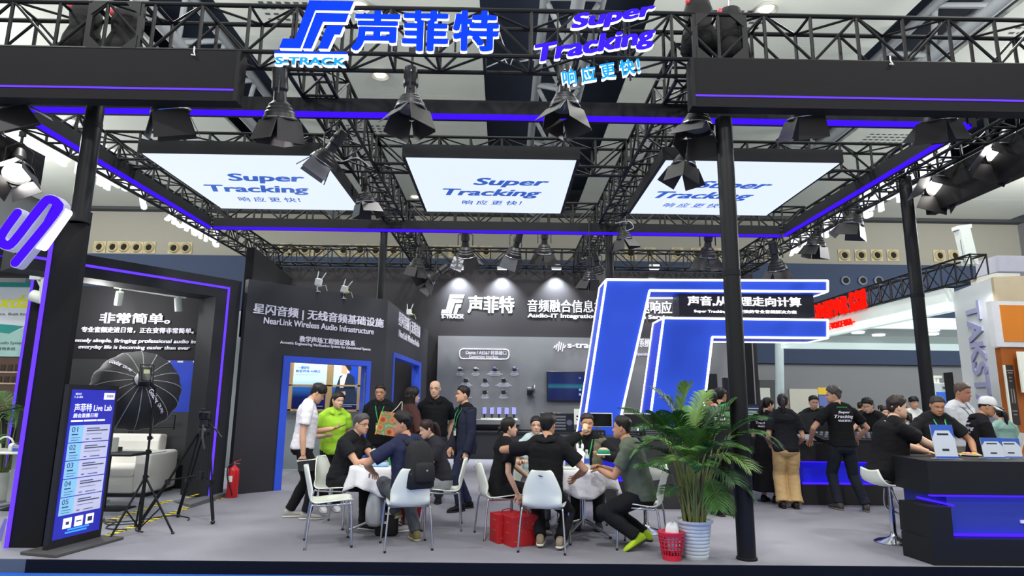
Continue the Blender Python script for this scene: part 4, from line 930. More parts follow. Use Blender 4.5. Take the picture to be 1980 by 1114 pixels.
# dark column and tall dark case behind the emblem opening
b = MB(); p, q = AY(1423, 665, 15), AY(1466, 880, 15); b.box((p.x, 15, 0), (q.x, 15.4, AY(1440, 655, 15).z)); tag(b.build('dark_column', BLKM), 'dark square column behind the right front pole', 'column')
t = thing('tall_loudspeaker', 'tall black loudspeaker column in the opening of the emblem', 'loudspeaker', AY(1383, 850, 14)); 
p, q = AY(1368, 722, 14), AY(1393, 850, 14); b = MB(); b.rbox((p.x, 14, 0), (q.x, 14.3, p.z), .02); b.build('cabinet', DB, t, True); b = MB(); b.box((p.x+.02, 13.99, .3), (q.x-.02, 13.999, p.z-.03)); b.build('grille', mk('grille_black', '1e2024', .7, bump=.2, bscale=200), t, True)
p, q = AY(1401, 730, 14.5), AY(1416, 850, 14.5); t = thing('tall_loudspeaker', 'narrow black loudspeaker column just left of the right front pole', 'loudspeaker', (p.x, 14.5, 0)); b = MB(); b.rbox((p.x, 14.5, 0), (q.x, 14.7, p.z), .02); b.build('cabinet', DB, t, True)
# ================================================================== RECEPTION DESK (right foreground)
ZD = .965; t = thing('reception_desk', 'large black reception desk with blue glowing front in the right foreground', 'reception desk', (5.2, 7.0, 0))
dk = mk('desk_black', '191a1c', .55, var=.06, scale=2, spec=.25)
tl = G(1727, 881, ZD); tr = G(1792, 891, ZD); yb = tr.y
b = MB(); b.prism([tr, V((7.4, yb, ZD)), V((7.4, tl.y+.25, ZD)), V((tl.x+.1, tl.y+.25, ZD)), tl], (0, 0, -.33)); b.build('worktop', dk, t, True, bevel=.004)
c0, c1 = G(1807, 1094), G(1747, 1074)
b = MB(); b.prism([c0, V((7.4, c0.y, 0)), V((7.4, c1.y+.2, 0)), V((c1.x+.3, c1.y+.2, 0)), c1], (0, 0, .24)); b.build('plinth', dk, t, True)
zc = AY(1836, 981, c0.y).z
b = MB(); x1 = AY(1836, 982, c0.y+.02).x; x2 = AY(1846, 1053, c0.y).x
b.prism([c0+V((0, 0, .24)), V((x2, c0.y, .24)), V((x1, c0.y, zc)), V((AY(1797, 983, c0.y).x, c0.y, zc))], (-.008, .47, 0)); b.build('end_block', dk, t, True)
b = MB(); xb = AY(1768, 955, 7.0).x; b.prism([V((xb, 6.5, .2)), V((7.3, 6.5, .2)), V((7.3, tl.y+.1, .2)), V((xb, tl.y+.1, .2))], (0, 0, ZD-.54)); b.build('blue_front', mk('desk_blue', '2a3a9c', .4, var=.06), t, True)
b = MB(); b.box((x2, 6.44, .245), (7.35, 6.49, .265)); b.build('led_strip', CLED, t, True)
b = MB(); b.box((tr.x, 6.44, ZD-.345), (7.35, 6.49, ZD-.331)); b.build('upper_led_strip', CLED, t, True)
b = MB(); b.tube([V((AY(1768, 967, 6.95).x, 6.9, zc+.01)), V((AY(1824, 978, 6.5).x, c0.y+.04, zc+.01))], .01, 6); b.build('end_led_strip', CLED, t, True)
p, q = AY(1973, 1006, 6.49), AY(1990, 1012, 6.49); b = MB(); b.box((p.x, 6.48, q.z), (p.x+.6, 6.499, p.z)); b.build('logo_bar', PRINT, t, True)
# acrylic sign stands
def signstand(label, px0, px1, pyt, pyb, gl, dev_=0):
    a, c = G(px0, pyb, ZD), G(px1, pyb, ZD); Y = (a.y+c.y)/2; w = c.x-a.x; hgt = AY((px0+px1)/2, pyt, Y).z-ZD
    t = thing('acrylic_sign', label, 'sign stand', ((a.x+c.x)/2, Y, ZD), 0, 'acrylic sign stands on the reception desk')
    lean = .05
    def sh(m): m.v = [V((q.x-q.z*.12*0, q.y+q.z*.15, q.z)) for q in m.v]; return m
    m = MB(); m.box((-w/2, -.004, .006), (w/2, .004, hgt)); sh(m).build('sheet', mk('sign_sheet', 'c3ccd8', .2, var=.03), t)
    m = MB(); m.box((-w/2, -.007, hgt*.84), (w/2, -.0045, hgt)); m.box((-w/2, -.007, .006), (w/2, -.0045, hgt*.08)); sh(m).build('blue_bands', mk('sign_band', '2c56b4', .3), t)
    m = MB(); m.prism([(-w/2, -.0072, hgt*.84), (-w/2+w*.18, -.0072, hgt*.84), (-w/2, -.0072, hgt*.62)], (0, .002, 0)); m.prism([(w/2, -.0072, hgt*.84), (w/2, -.0072, hgt*.6), (w/2-w*.18, -.0072, hgt*.84)], (0, .002, 0)); sh(m).build('blue_corners', MATS['sign_band'], t)
    m = MB(); m.box((-w*.25, -.007, hgt*.7), (w*.25, -.0045, hgt*.75)); m.box((-w*.15, -.007, hgt*.24), (w*.15, -.0045, hgt*.3)); sh(m).build('print_lines', DB, t)
    m = MB(); m.rbox((-w/2-.01, -.05, 0), (w/2+.01, .07, .008), .004); m.build('base', mk('clear_base', 'e4eef2', .1, trans=.5, alpha=.6), t)
signstand('acrylic sign stand with blue header directly in front of the man with the lanyard', 1812, 1852, 822, 888, 0)
signstand('acrylic sign stand with blue header beside the white-capped man, left of the glossy one', 1905, 1942, 847, 887, 0)
signstand('glossy acrylic sign stand at the far right of the reception desk', 1938, 1976, 848, 886, 1)
p = G(1875, 882, ZD); t = thing('sweets_plate', 'small plate of yellow and pink sweets on the reception desk', 'plate', p)
m = MB(); m.lathe([(.03, .004), (.09, .006), (.11, .016), (.105, .02), (.05, .012)], n=20); m.build('plate', WPLAS, t, auto=40)
for k in range(5):
    m = MB(); m.ell((.05*math.cos(k*1.3), .04*math.sin(k*1.3), .028), .035, .022, .014); m.build('sweet', mk('sweet_'+str(k % 2), ('d9b545', 'd98a9a')[k % 2], .5), t, smooth=True)
# mixing console + devices in front of the standing man
t = thing('mixing_console', 'black mixing console on the counter in front of the man with the slogan shirt', 'mixing console', (5.75, 10.2, .93))
m = MB(); m.prism([(-.75, -.3, 0), (-.75, .3, 0), (-.75, .3, .16), (-.75, -.3, .05)], (1.5, 0, 0)); m.build('body', DB, t)
m = MB()
for i in range(16):
    for j in range(3): y = -.2+j*.15; m.box((-.66+i*.085, y, .06+(y+.3)*.18), (-.63+i*.085, y+.05, .085+(y+.3)*.18))
m.build('faders', mk('fader_grey', 'a9adb5', .4), t)
t = thing('desk_phone', 'small grey control unit with screen on the counter beside the woman in beige trousers', 'control unit', (4.8, 10.05, .93))
m = MB(); m.prism([(-.12, -.1, 0), (-.12, .1, 0), (-.12, .1, .12), (-.12, -.1, .03)], (.24, 0, 0)); m.build('body', DB, t); m = MB(); m.prism([(-.1, -.07, .047), (-.1, .08, .115), (-.1, .08, .118), (-.1, -.07, .05)], (.2, 0, 0)); m.build('screen', mk('unit_screen', '8f98a8', .3), t)
p = AY(1580, 815, 10.6); t = thing('monitor', 'large tilted black monitor seen from behind in front of the man with glasses', 'monitor', (p.x, 10.55, .93)); m = MB(); m.obox((-.12, 0, .26), (.36, .06, .05), (-.0, .02, 0), (-.03, 0, .19)); m.build('panel', DB, t); m = MB(); m.box((-.1, -.02, 0), (.0, .1, .2)); m.build('foot', DB, t)
# ================================================================== NEIGHBOURING STANDS
TW = mk('pale_tower', 'c9cfd2', .5, var=.03, scale=.5); TL = mk('lavender_letters', '9a9cc0', .5)
A_, B_ = V((AY(1842, 570, 16).x, 16, -.1)), V((AY(1918, 560, 14.05).x, 14.05, -.1)); zt = AY(1842, 566, 16).z; et = (B_-A_); wt = et.length; et.normalize(); nn = V((et.y, -et.x, 0))
nn = nn if nn.dot(CAM0-A_) > 0 else -nn
t = thing('tower_sign', 'pale grey tower with lavender vertical lettering at the right', 'tower sign', A_)
m = MB(); m.prism([A_, B_, B_-nn*.9, A_-nn*.9], (0, 0, zt+.1)); m.build('tower', TW, t, True)
up = V((0, 0, 1)); m = MB(); m.text('TAKSTAR', A_+et*(wt*.52)+nn*.004+V((0, 0, zt*.57)), -up, et, zt*.72, wt*.36, .03, 0, .04); m.build('lettering', TL, t, True)
m = MB(); m.prism([B_+et*.01+V((0, 0, 0)), B_+et*.12, B_+et*.12-nn*.9, B_+et*.01-nn*.9], (0, 0, zt+.1)); m.build('beige_edge', mk('beige_edge', 'a79b82', .6), t, True)
p = AY(1900, 590, 14.6); spot(p+V((-.5, -.8, .25)), p+V((.05, .4, -.6)), 60, 70, .9, .1)
CAN = mk('white_canopy', 'e2ece9', .5, emit=0, var=.02); CANL = mk('lit_canopy_face', 'dcefec', .5, emit=.55)
x0 = AY(1838, 580, 16).x
t = thing('neighbour_canopy', 'long white lit canopy beam of the neighbouring stand behind the right pole', 'canopy', (x0, 20, 4)); zc0 = AY(1838, 556, 16).z
m = MB(); m.box((x0-.05, 16.1, zc0-.36), (x0+.2, 26, zc0)); m.build('near_beam', CAN, t, True)
m = MB(); m.box((x0-.06, 16.1, zc0-.62), (x0+.2, 26, zc0-.37)); m.build('lit_face', CANL, t, True)
m = MB(); m.box((x0, 25.9, zc0-.75), (x0+9, 26.2, zc0-.5)); m.build('far_lit_face', CANL, t, True); m = MB(); m.box((x0, 25.95, zc0-.5), (x0+9, 26.25, zc0+.1)); m.build('far_beam', CAN, t, True)
m = MB(); m.box((x0+.2, 21, zc0-.2), (x0+9, 25.9, zc0-.1)); m.build('ceiling_panel', mk('canopy_ceiling', 'b9c3c5', .6), t, True)
m = MB(); m.box((x0+.2, 20.8, zc0-.5), (x0+9, 21, zc0-.15)); m.build('cross_beam', CANL, t, True)
for k, (xx, yy) in enumerate(((1.2, 24.8), (2.3, 24.4), (2.8, 22.5), (3.6, 25.2), (1.0, 22.4), (4.6, 23.4), (5.4, 24.6), (4.0, 21.8))):
    m = MB(); m.lathe([(.02, 0), (.22, 0), (.24, .05), (.02, .06)], o=(x0+xx, yy, zc0-.27), n=18); m.build('downlight', mk('downlight_glow', 'ffffff', .4, emit=2.4), t, True)
truss('black lattice truss on top of the white neighbouring canopy', (x0+.1, 15.0, 0), (x0+.1, 25.5, 0), .4, zc0+.04, zc0+.66, .55, .026, 'neighbouring stand trusses')
RED = mk('red_sign', 'ff1d12', .4, emit=1.2, ecol='ff1408')
t = thing('red_sign', 'glowing red letter sign on the truss of the white neighbouring canopy', 'illuminated sign', (x0-.2, 22.5, zc0))
p0 = AP(1565, 604, (x0-.2, 0, 0), V((1, 0, 0))); p1 = AP(1672, 582, (x0-.2, 0, 0), V((1, 0, 0)))
y0_, y1_ = p0.y, p1.y; zc_ = (p0.z+p1.z)/2
m = MB(); m.text('DNSPAR', (x0-.2, y0_*.62+y1_*.38, zc_), (0, -1, 0), (0, 0, 1), abs(y0_-y1_)*.66, .62, .02, 0, -.08); m.text('信音雅', (x0-.2, y0_*.13+y1_*.87, zc_+.02), (0, -1, 0), (0, 0, 1), abs(y0_-y1_)*.26, .66, .01, 0, -.08); m.build('letters', RED, t, True)
m = MB(); m.text('- THE VOICE USA -', (x0-.2, (y0_+y1_)/2, zc_-.62), (0, -1, 0), (0, 0, 1), abs(y0_-y1_)*.6, .22, .03, 0, -.05); m.build('small_letters', RED, t, True)
t = thing('chain_hoist', 'white chain hoist standing on the truss above the pale tower', 'chain hoist', AY(1868, 480, 15.6))
m = MB(); m.obox((0, 0, .05), (.14, 0, .0), (0, .12, 0), (-.06, 0, .5)); m.build('body', mk('hoist_white', 'cfd6d2', .4), t); m = MB(); m.obox((.14, .05, 0), (.05, 0, 0), (0, .1, 0), (-.05, 0, .42)); m.build('back', BLK, t); m = MB(); m.obox((-.05, 0, .55), (.2, 0, .03), (0, .1, 0), (0, 0, .05)); m.build('hook_block', MATS['hoist_white'], t)
m = MB(); m.tube([V((-.12, -.05, -.4)), V((-.15, -.05, .4))], .02, 6); m.build('chain', STEEL, t)
t = thing('wall_box', 'pale grey fascia box right of the tower top', 'fascia box', AY(1950, 550, 14.4)); p, q = AY(1924, 528, 14.4), AY(1978, 570, 14.4); m = MB(); m.box((p.x, 14.4, q.z-.1), (q.x, 15.2, p.z)); m.build('box', mk('pale_box', 'b9b6ae', .6), t, True)
p, q = AY(1928, 494, 16.2), AY(2050, 526, 16.2); m = MB(); m.box((p.x, 16.2, q.z), (q.x, 17, p.z)); tag(m.build('pale_fascia', mk('pale_lav_fascia', 'a9aab8', .6)), 'pale lavender fascia at the right edge behind the tower top', 'fascia')
ORG = mk('orange_panel', 'cf7a1c', .5, var=.05, scale=1)
YO = 13.0; t = thing('orange_stand', 'orange stand wall with white framed panel at the right edge', 'stand wall', (10.6, YO, 0))
p, q = AY(1916, 582, YO), AY(2060, 672, YO); m = MB(); m.box((p.x, YO, q.z), (q.x+1, YO+.15, p.z)); m.build('white_frame', mk('orange_white_frame', 'd3d6da', .5), t, True)
p, q = AY(1932, 590, YO), AY(2060, 662, YO); m = MB(); m.box((p.x, YO-.02, q.z), (q.x+.9, YO, p.z)); m.build('orange_face', ORG, t, True)
p, q = AY(1934, 672, YO+.05), AY(2060, 900, YO); m = MB(); m.box((p.x, YO+.05, -.1), (q.x+1, YO+.2, p.z)); m.build('orange_wall', mk('orange_wall', 'a85a1a', .6), t, True)
p, q = AY(1943, 706, YO), AY(1974, 822, YO); t = thing('product_poster', 'tall black product poster on the orange stand wall', 'poster', ((p.x+q.x)/2, YO, (p.z+q.z)/2))
m = MB(); m.box((p.x, YO, q.z), (q.x, YO+.03, p.z)); m.build('sheet', mk('poster_black', '2a2320', .4), t, True); m = MB(); m.box((p.x-.03, YO-.01, q.z), (p.x, YO+.03, p.z)); m.build('white_edge', WPLAS, t, True)
m = MB(); w_ = q.x-p.x; h_ = p.z-q.z
for f0, f1, g0, g1 in ((.12, .9, .9, .915), (.2, .8, .86, .875), (.3, .6, .78, .8), (.3, .6, .72, .74), (.3, .42, .36, .6), (.6, .72, .36, .6), (.2, .8, .22, .24), (.3, .7, .16, .18)): m.box((p.x+w_*f0, YO-.006, q.z+h_*g0), (p.x+w_*f1, YO-.001, q.z+h_*g1))
m.build('print', mk('poster_pale', '8d8378', .5), t, True)
p, q = AY(1966, 680, YO-.1), AY(2050, 760, YO-.1); m = MB(); m.box((p.x, YO-.12, q.z), (q.x, YO-.08, p.z)); tag(m.build('white_poster', WPLAS), 'white poster cut off at the right edge on the orange wall', 'poster')
t = thing('display_kiosk', 'white display kiosk with a blue screen behind the right pole', 'kiosk', AY(1822, 780, 17)); p, q = AY(1798, 740, 17), AY(1846, 850, 17); m = MB(); m.rbox((p.x, 17, -.1), (q.x, 17.4, p.z), .03); m.build('cabinet', mk('kiosk_white', 'cfd8da', .4), t, True)
p, q = AY(1810, 758, 16.99), AY(1846, 788, 16.99); m = MB(); m.box((p.x, 16.97, q.z), (q.x, 16.999, p.z)); m.build('screen', mk('kiosk_screen', '2c5cb4', .3, emit=.7), t, True); p, q = AY(1822, 748, 16.99), AY(1843, 752, 16.99); m = MB(); m.text('TAKSTAR', ((p.x+q.x)/2, 16.99, (p.z+q.z)/2), (1, 0, 0), (0, 0, 1), q.x-p.x, p.z-q.z, .03, 0, .01); m.build('lettering', DB, t, True)
p = AY(1806, 735, 17.1); m = MB(); m.cyl((p.x, 17.1, p.z-.1), (p.x, 17.1, p.z+.1), .05, n=10); m.cyl((p.x+.1, 17.1, p.z-.1), (p.x+.1, 17.1, p.z+.08), .04, n=10); m.box((p.x-.05, 17.05, p.z+.05), (p.x+.2, 17.15, p.z+.12)); m.build('camera_pair', WPLAS, t, True)
p, q = AY(1842, 720, 16.5), AY(1854, 850, 16.5); m = MB(); m.box((p.x, 16.5, -.1), (q.x, 16.8, p.z)); tag(m.build('black_slim_post', BLKM), 'slim black post between the kiosk and the pale tower', 'post')
# ---- left edge: poster, shelf picture, desk and plant beyond the portal
YN = 10.85; p, q = AY(-60, 545, YN), AY(52, 690, YN)
t = thing('stand_poster', 'white and teal poster with yellow brush lettering at the left edge', 'poster', ((p.x+q.x)/2, YN, (p.z+q.z)/2))
m = MB(); m.box((p.x, YN, q.z), (q.x, YN+.05, p.z)); m.build('sheet', mk('poster_white', 'cfd6d6', .5, emit=.12), t, True)
m = MB(); m.box((p.x, YN-.006, AY(0, 555, YN).z), (q.x, YN-.001, p.z)); m.build('teal_band', mk('poster_teal', '2c9c8e', .5), t, True)
m = MB(); a, c = AY(0, 634, YN), AY(52, 690, YN); m.prism([V((p.x, YN-.006, a.z)), V((AY(20, 640, YN).x, YN-.006, AY(20, 646, YN).z)), V((c.x, YN-.006, AY(50, 628, YN).z)), V((c.x, YN-.006, c.z)), V((p.x, YN-.006, c.z))], (0, .004, 0)); m.build('mint_field', mk('poster_mint', 'a9d2c4', .5), t, True)
m = MB(); m.prism([V((p.x, YN-.008, a.z+.12)), V((AY(47, 630, YN).x, YN-.008, AY(47, 631, YN).z)), V((AY(18, 645, YN).x, YN-.008, AY(18, 645, YN).z)), V((p.x, YN-.008, a.z-.02))], (0, .002, 0)); m.build('teal_wave', MATS['poster_teal'], t, True)
m = MB(); a, c = AY(-40, 570, YN), AY(56, 596, YN); m.text('Voxda', ((a.x+c.x)/2, YN-.004, (a.z+c.z)/2), (1, 0, 0), (0, 0, 1), c.x-a.x, a.z-c.z, .03, .35); m.build('lettering', mk('yellow_brush', 'd9dc22', .5, emit=.15), t, True)
for s_, x0_, y0_, x1_, y1_ in (('Experience. Built for', -38, 604, 52, 612), ('Audio System', -4, 660, 46, 668), ('音响系统', -4, 671, 30, 678)):
    a, c = AY(x0_, y0_, YN), AY(x1_, y1_, YN); m = MB(); m.text(s_, ((a.x+c.x)/2, YN-.01, (a.z+c.z)/2), (1, 0, 0), (0, 0, 1), c.x-a.x, a.z-c.z, .01); m.build('small_lettering', mk('grey_print', '5d6668', .6), t, True)
t = thing('shelf_picture', 'picture of wooden shelves below the teal poster at the left edge', 'picture', AY(10, 725, YN)); p, q = AY(-60, 690, YN), AY(40, 800, YN)
m = MB(); m.box((p.x, YN+.01, q.z), (q.x, YN+.05, p.z)); m.build('sheet', mk('picture_brown', '5a4636', .6, var=.25, scale=3), t, True)
m = MB()
for y_ in (718, 740): a = AY(0, y_, YN); m.box((p.x, YN, a.z-.025), (q.x, YN+.009, a.z))
m.build('shelf_lines', mk('picture_shelf', 'c9b294', .6), t, True)
m = MB()
for k in range(6): a = AY(-2+7*k, 712 if k % 2 else 735, YN); m.box((a.x-.04, YN+.001, a.z-.05), (a.x+.04, YN+.009, a.z+.06))
m.build('shelf_items', mk('picture_items', '3a2a22', .6), t, True)
# ================================================================== CHAIRS, TABLES, PROPS
def spl(P, n):
    P = [V(p) for p in P]; out = []
    for i in range(len(P)-1):
        p0, p1, p2, p3 = P[max(i-1, 0)], P[i], P[i+1], P[min(i+2, len(P)-1)]
        for k in range(n):
            q = k/n; out.append(.5*((2*p1)+(p2-p0)*q+(2*p0-5*p1+4*p2-p3)*q*q+(3*p1-p0-3*p2+p3)*q**3))
    return out+[P[-1]]
def make_chair(label, loc, rz):
    t = thing('shell_chair', label, 'chair', loc, rz, 'white shell chairs at the round tables')
    # profile in (y, z) with half width; the sitter faces +y
    prof = spl([(.235, .435, .15), (.2, .452, .195), (.08, .447, .215), (-.05, .436, .22), (-.15, .43, .215), (-.2, .452, .205), (-.225, .51, .205), (-.245, .6, .2), (-.27, .7, .165), (-.29, .79, .12), (-.294, .815, .095)], 4)
    rows = []
    for y, z, w in prof:
        r = []
        for k in range(17):
            s = -1+2*k/16
            back = min(1, max(0, (z-.46)/.1)); x = w*s
            r.append(V((x, y+back*.045*s*s, z+(1-back)*.022*abs(s)**2.2)))
        rows.append(r)
    b = MB(); b.grid(rows); b.build('shell', WPLAS, t, smooth=True, solid=.011)
    for sx in (-1, 1):
        b = MB(); pts = spl([(sx*.24, .225, 0), (sx*.215, .205, .40), (sx*.2, .16, .425), (sx*.19, .0, .42), (sx*.2, -.15, .42), (sx*.215, -.2, .395), (sx*.245, -.235, 0)], 5); b.tube(pts, .0105, 8); b.build('leg_frame', CHROME, t, auto=50)
        for yy in (.225, -.235):
            b = MB(); b.cyl((sx*.24, yy, 0), (sx*.24, yy, .02), .014, n=8); b.build('foot_cap', DB, t)
    b = MB()
    for yy in (.12, -.12): b.tube([(-.195, yy, .423), (.195, yy, .423)], .009, 6)
    b.build('cross_bar', CHROME, t)
    b = MB(); b.prism([(-.028, -.308, .765), (-.01, -.309, .775), (.02, -.309, .765), (.03, -.308, .758), (.0, -.306, .752)], (0, -.002, 0)); b.build('maker_badge', mk('badge_grey', '5d6468', .5), t)
    return t
def ang(dx, dy): return math.atan2(-dx, dy)     # facing +y turned to (dx, dy)
ch = make_chair('empty white shell chair left of the left table, nearest the camera of that table', (-1.84, 7.02, 0), ang(.93, .3))
CH = {}
CH['c2'] = dup(ch, 'white shell chair seen from behind under the man in navy with the backpack', (-1.0, 6.92, 0), ang(-.28, .96))
CH['c3'] = dup(ch, 'white shell chair at the right of the left table seen from the side', (-.72, 7.95, 0), ang(-.97, -.05))
CH['c0'] = dup(ch, 'white shell chair under the man in glasses with folded arms', (-2.02, 8.02, 0), ang(.95, -.25))
CH['c4'] = dup(ch, 'white shell chair under the woman in the black dress beside the red boxes', (-.02, 7.5, 0), ang(.9, .25))
CH['c5'] = dup(ch, 'white shell chair seen from behind under the man in the black polo shirt', (.46, 6.88, 0), ang(.22, .97))
CH['c6'] = dup(ch, 'white shell chair under the man in grey-green with neon shoes', (1.5, 6.98, 0), ang(-.92, .35))
CH['c7'] = dup(ch, 'white shell chair under the woman in pale blue behind the right table', (.42, 8.45, 0), ang(.35, -.93))
CH['c8'] = dup(ch, 'white shell chair under the drinking man in the vest', (1.1, 8.4, 0), ang(-.1, -.99))
CLO = mk('white_tablecloth', 'e3e2e6', .85, var=.03, bump=.3, bscale=25)
def make_table(label, x, y, r=.36, drop=.24, h=.735, lab2='', legrot=0.3):
    t = thing('pedestal_table', label, 'table', (x, y, 0), legrot, 'round pedestal tables')
    b = MB(); b.lathe([(r-.01, h-.028), (r, h-.02), (r, h-.004), (r-.01, h)], n=40); b.build('tabletop', WPLAS, t, auto=40)
    b = MB(); b.lathe([(.035, .1), (.032, .3), (.032, h-.04), (.12, h-.03)], n=20); b.build('column', CHROME, t, auto=40)
    for k in range(4):
        a = k*PI/2; b = MB(); b.tube([(0, 0, .16), (.1*math.cos(a), .1*math.sin(a), .13), (.36*math.cos(a), .36*math.sin(a), .022)], [.022, .02, .014], 8); b.build('leg', CHROME, t, auto=50)
        b = MB(); b.cyl((.36*math.cos(a), .36*math.sin(a), 0), (.36*math.cos(a), .36*math.sin(a), .022), .018, n=8); b.build('foot_cap', DB, t)
    rows = []; N = 96; R = r+.006
    for s in [0, .4, .8, .97]: rows.append([V((x+R*s*math.cos(2*PI*k/N), y+R*s*math.sin(2*PI*k/N), h+.006)) for k in range(N)])
    for i in range(8):
        f = i/7; row = []
        for k in range(N):
            a = 2*PI*k/N; w = .0+f*.035*math.sin(9*a+legrot)+f*.014*math.sin(17*a+1); rad = R+.012+f*.05+w; dd = drop*(1+.22*math.sin(4*a+legrot*2))
            row.append(V((x+rad*math.cos(a), y+rad*math.sin(a), h+.004-.004-f*dd)))
        rows.append(row)
    b = MB(); b.grid(rows, True); o = b.build('tablecloth', CLO, None, smooth=True, solid=.004); tag(o, lab2, 'tablecloth', 'white tablecloths')
make_table('round pedestal table with chrome legs between the man in glasses and the navy backpack man', -1.42, 7.68, lab2='white cloth draped over the left round table with the water bottles', legrot=.25)
make_table('round pedestal table with chrome legs in the group around the drinking man', .95, 7.62, lab2='white cloth draped over the right round table with the carrier bag', legrot=.9)
TZ = .745
WATER = mk('bottle_clear', 'd8e4ea', .08, trans=.7, alpha=.6); BLab = mk('bottle_blue_label', '3b55b8', .4)
def bottle(x, y, z, label, s=1.0, lab=BLab):
    t = thing('water_bottle', label, 'bottle', (x, y, z), 0, 'water bottles on the tables')
    b = MB(); b.lathe([(q*s, zz*s) for q, zz in ((.028, 0), (.032, .006), (.032, .05), (.03, .055), (.032, .06), (.032, .13), (.026, .155), (.0135, .18), (.0135, .2))], n=18); b.build('body', WATER, t, auto=50)
    b = MB(); b.lathe([(.0328*s, .062*s), (.0328*s, .115*s)], n=18, cap=False); b.build('wrap_label', lab, t)
    b = MB(); b.lathe([(.015*s, .196*s), (.0155*s, .2*s), (.0155*s, .216*s), (.006*s, .218*s)], n=14); b.build('cap', WPLAS, t, auto=50)
for x, y, l in ((-1.36, 7.86, 'clear water bottle at the back of the left table beside the green packet'), (-1.21, 7.84, 'clear water bottle on the left table, middle one of the row'), (-1.24, 7.7, 'clear water bottle with blue label in front on the left table'), (-1.13, 7.76, 'clear water bottle on the left table touching the navy sleeve'),
                (.99, 7.52, 'clear water bottle with blue label on the right table beside the carrier bag')): bottle(x, y, TZ, l)
t = thing('tissue_packet', 'white and blue tissue packet lying on the left table', 'tissue packet', (-1.43, 7.56, TZ)); b = MB(); b.rbox((-.1, -.06, 0), (.1, .06, .05), .02); b.build('packet', mk('tissue_blue', '9cc7e8', .5), t, auto=50); b = MB(); b.loft([[V((.09*math.cos(a)*q, .05*math.sin(a)*q, .05+h+.012*math.sin(3*a)*q)) for a in [2*PI*k/14 for k in range(14)]] for q, h in ((.5, 0), (.9, .06), (1.2, .13), (1.0, .14))]); b.build('tissue', WPLAS, t, smooth=True)
t = thing('snack_packet', 'green snack packet leaning behind the tissues on the left table', 'packet', (-1.3, 7.72, TZ)); b = MB(); b.obox((0, 0, .06), (.06, 0, .02), (0, .015, 0), (-.015, 0, .06)); b.build('packet', mk('packet_green', '2f9a58', .4), t, bevel=.008)
t = thing('food_tray', 'small tray of reddish food on the left table by the folded arms', 'tray', (-1.58, 7.5, TZ)); b = MB(); b.loft([[V((.08*q*math.cos(a), .05*q*math.sin(a), z)) for a in [2*PI*k/16 for k in range(16)]] for q, z in ((.8, 0), (1, .025), (.92, .022), (.7, .006))]); b.build('tray', WPLAS, t, auto=50)
for k in range(4): b = MB(); b.ell((-.04+.027*k, .01*(-1)**k, .03), .022, .018, .014); b.build('food_piece', mk('food_red', 'b5664a', .6), t, smooth=True)
t = thing('carrier_bag', 'white carrier bag with tied handles standing on the right table', 'bag', (.93, 7.68, TZ))
b = MB(); rings = []
for z, q in ((0, .8), (.03, 1), (.12, 1.02), (.17, .75), (.2, .35), (.22, .3)): rings.append([V((.085*q*math.cos(a)+.006*math.sin(5*a+z*30), .06*q*math.sin(a)+.006*math.cos(4*a), z)) for a in [2*PI*k/18 for k in range(18)]])
b.loft(rings); b.build('bag', mk('bag_film', 'eef0f2', .35, var=.05), t, smooth=True)
for s in (-1, 1): b = MB(); b.ell((.03*s, 0, .24), .018, .012, .04); b.build('handle', MATS['bag_film'], t, smooth=True)
t = thing('lunch_box', 'open lunch tray with leftovers on the left side of the right table', 'tray', (.78, 7.5, TZ)); b = MB(); b.rbox((-.08, -.06, 0), (.08, .06, .03), .015); b.build('tray', WPLAS, t, auto=50); b = MB(); b.ell((0, 0, .032), .06, .04, .012); b.build('food', mk('food_green', '6f7f4c', .8), t, smooth=True)
# waste baskets
def basket(label, x, y, col, n=20, rt=.125, rb=.09, h=.26):
    t = thing('waste_basket', label, 'basket', (x, y, 0), 0, 'red slatted waste baskets'); m = mk('basket_'+col, col, .4)
    b = MB(); b.lathe([(.01, 0), (rb, 0), (rb+.003, .05), (rb-.003, .05), (rb-.006, .006), (.01, .006)], n=24); b.build('base', m, t, auto=40)
    b = MB(); b.lathe([(rt-.004, h-.035), (rt, h-.035), (rt+.008, h), (rt+.002, h+.004), (rt-.004, h-.002)], n=28); b.build('rim', m, t, auto=40)
    b = MB()
    for k in range(n):
        a = 2*PI*k/n; c, s = math.cos(a), math.sin(a); b.tube([(rb*c, rb*s, .045), (rt*c, rt*s, h-.03)], .0065, 4)
    for q in (.3, .5, .7, .85):
        r = rb+(rt-rb)*q; b.tube([(r*math.cos(2*PI*k/24), r*math.sin(2*PI*k/24), .045+(h-.075)*q) for k in range(24)], .006, 4, closed=True)
    b.build('lattice', m, t)
    return t
t = basket('red slatted waste basket in front of the palm pot', 1.68, 6.47, 'd0243f')
tb = thing('paper_bag', 'crumpled white bag stuffed in the red basket by the palm pot', 'bag', (1.69, 6.47, .2)); b = MB(); b.loft([[V((q*(.07*math.cos(a)+.008*math.sin(5*a)), q*(.06*math.sin(a)+.008*math.cos(3*a)), z+.012*math.sin(3*a+z*20))) for a in [2*PI*k/18 for k in range(18)]] for q, z in ((.7, -.12), (1, 0), (1, .08), (.8, .13), (.3, .14))]); b.build('bag', MATS['bag_film'], tb, smooth=True)
basket('red slatted waste basket under the left table behind the backpack man', -1.1, 7.95, 'c0203c')
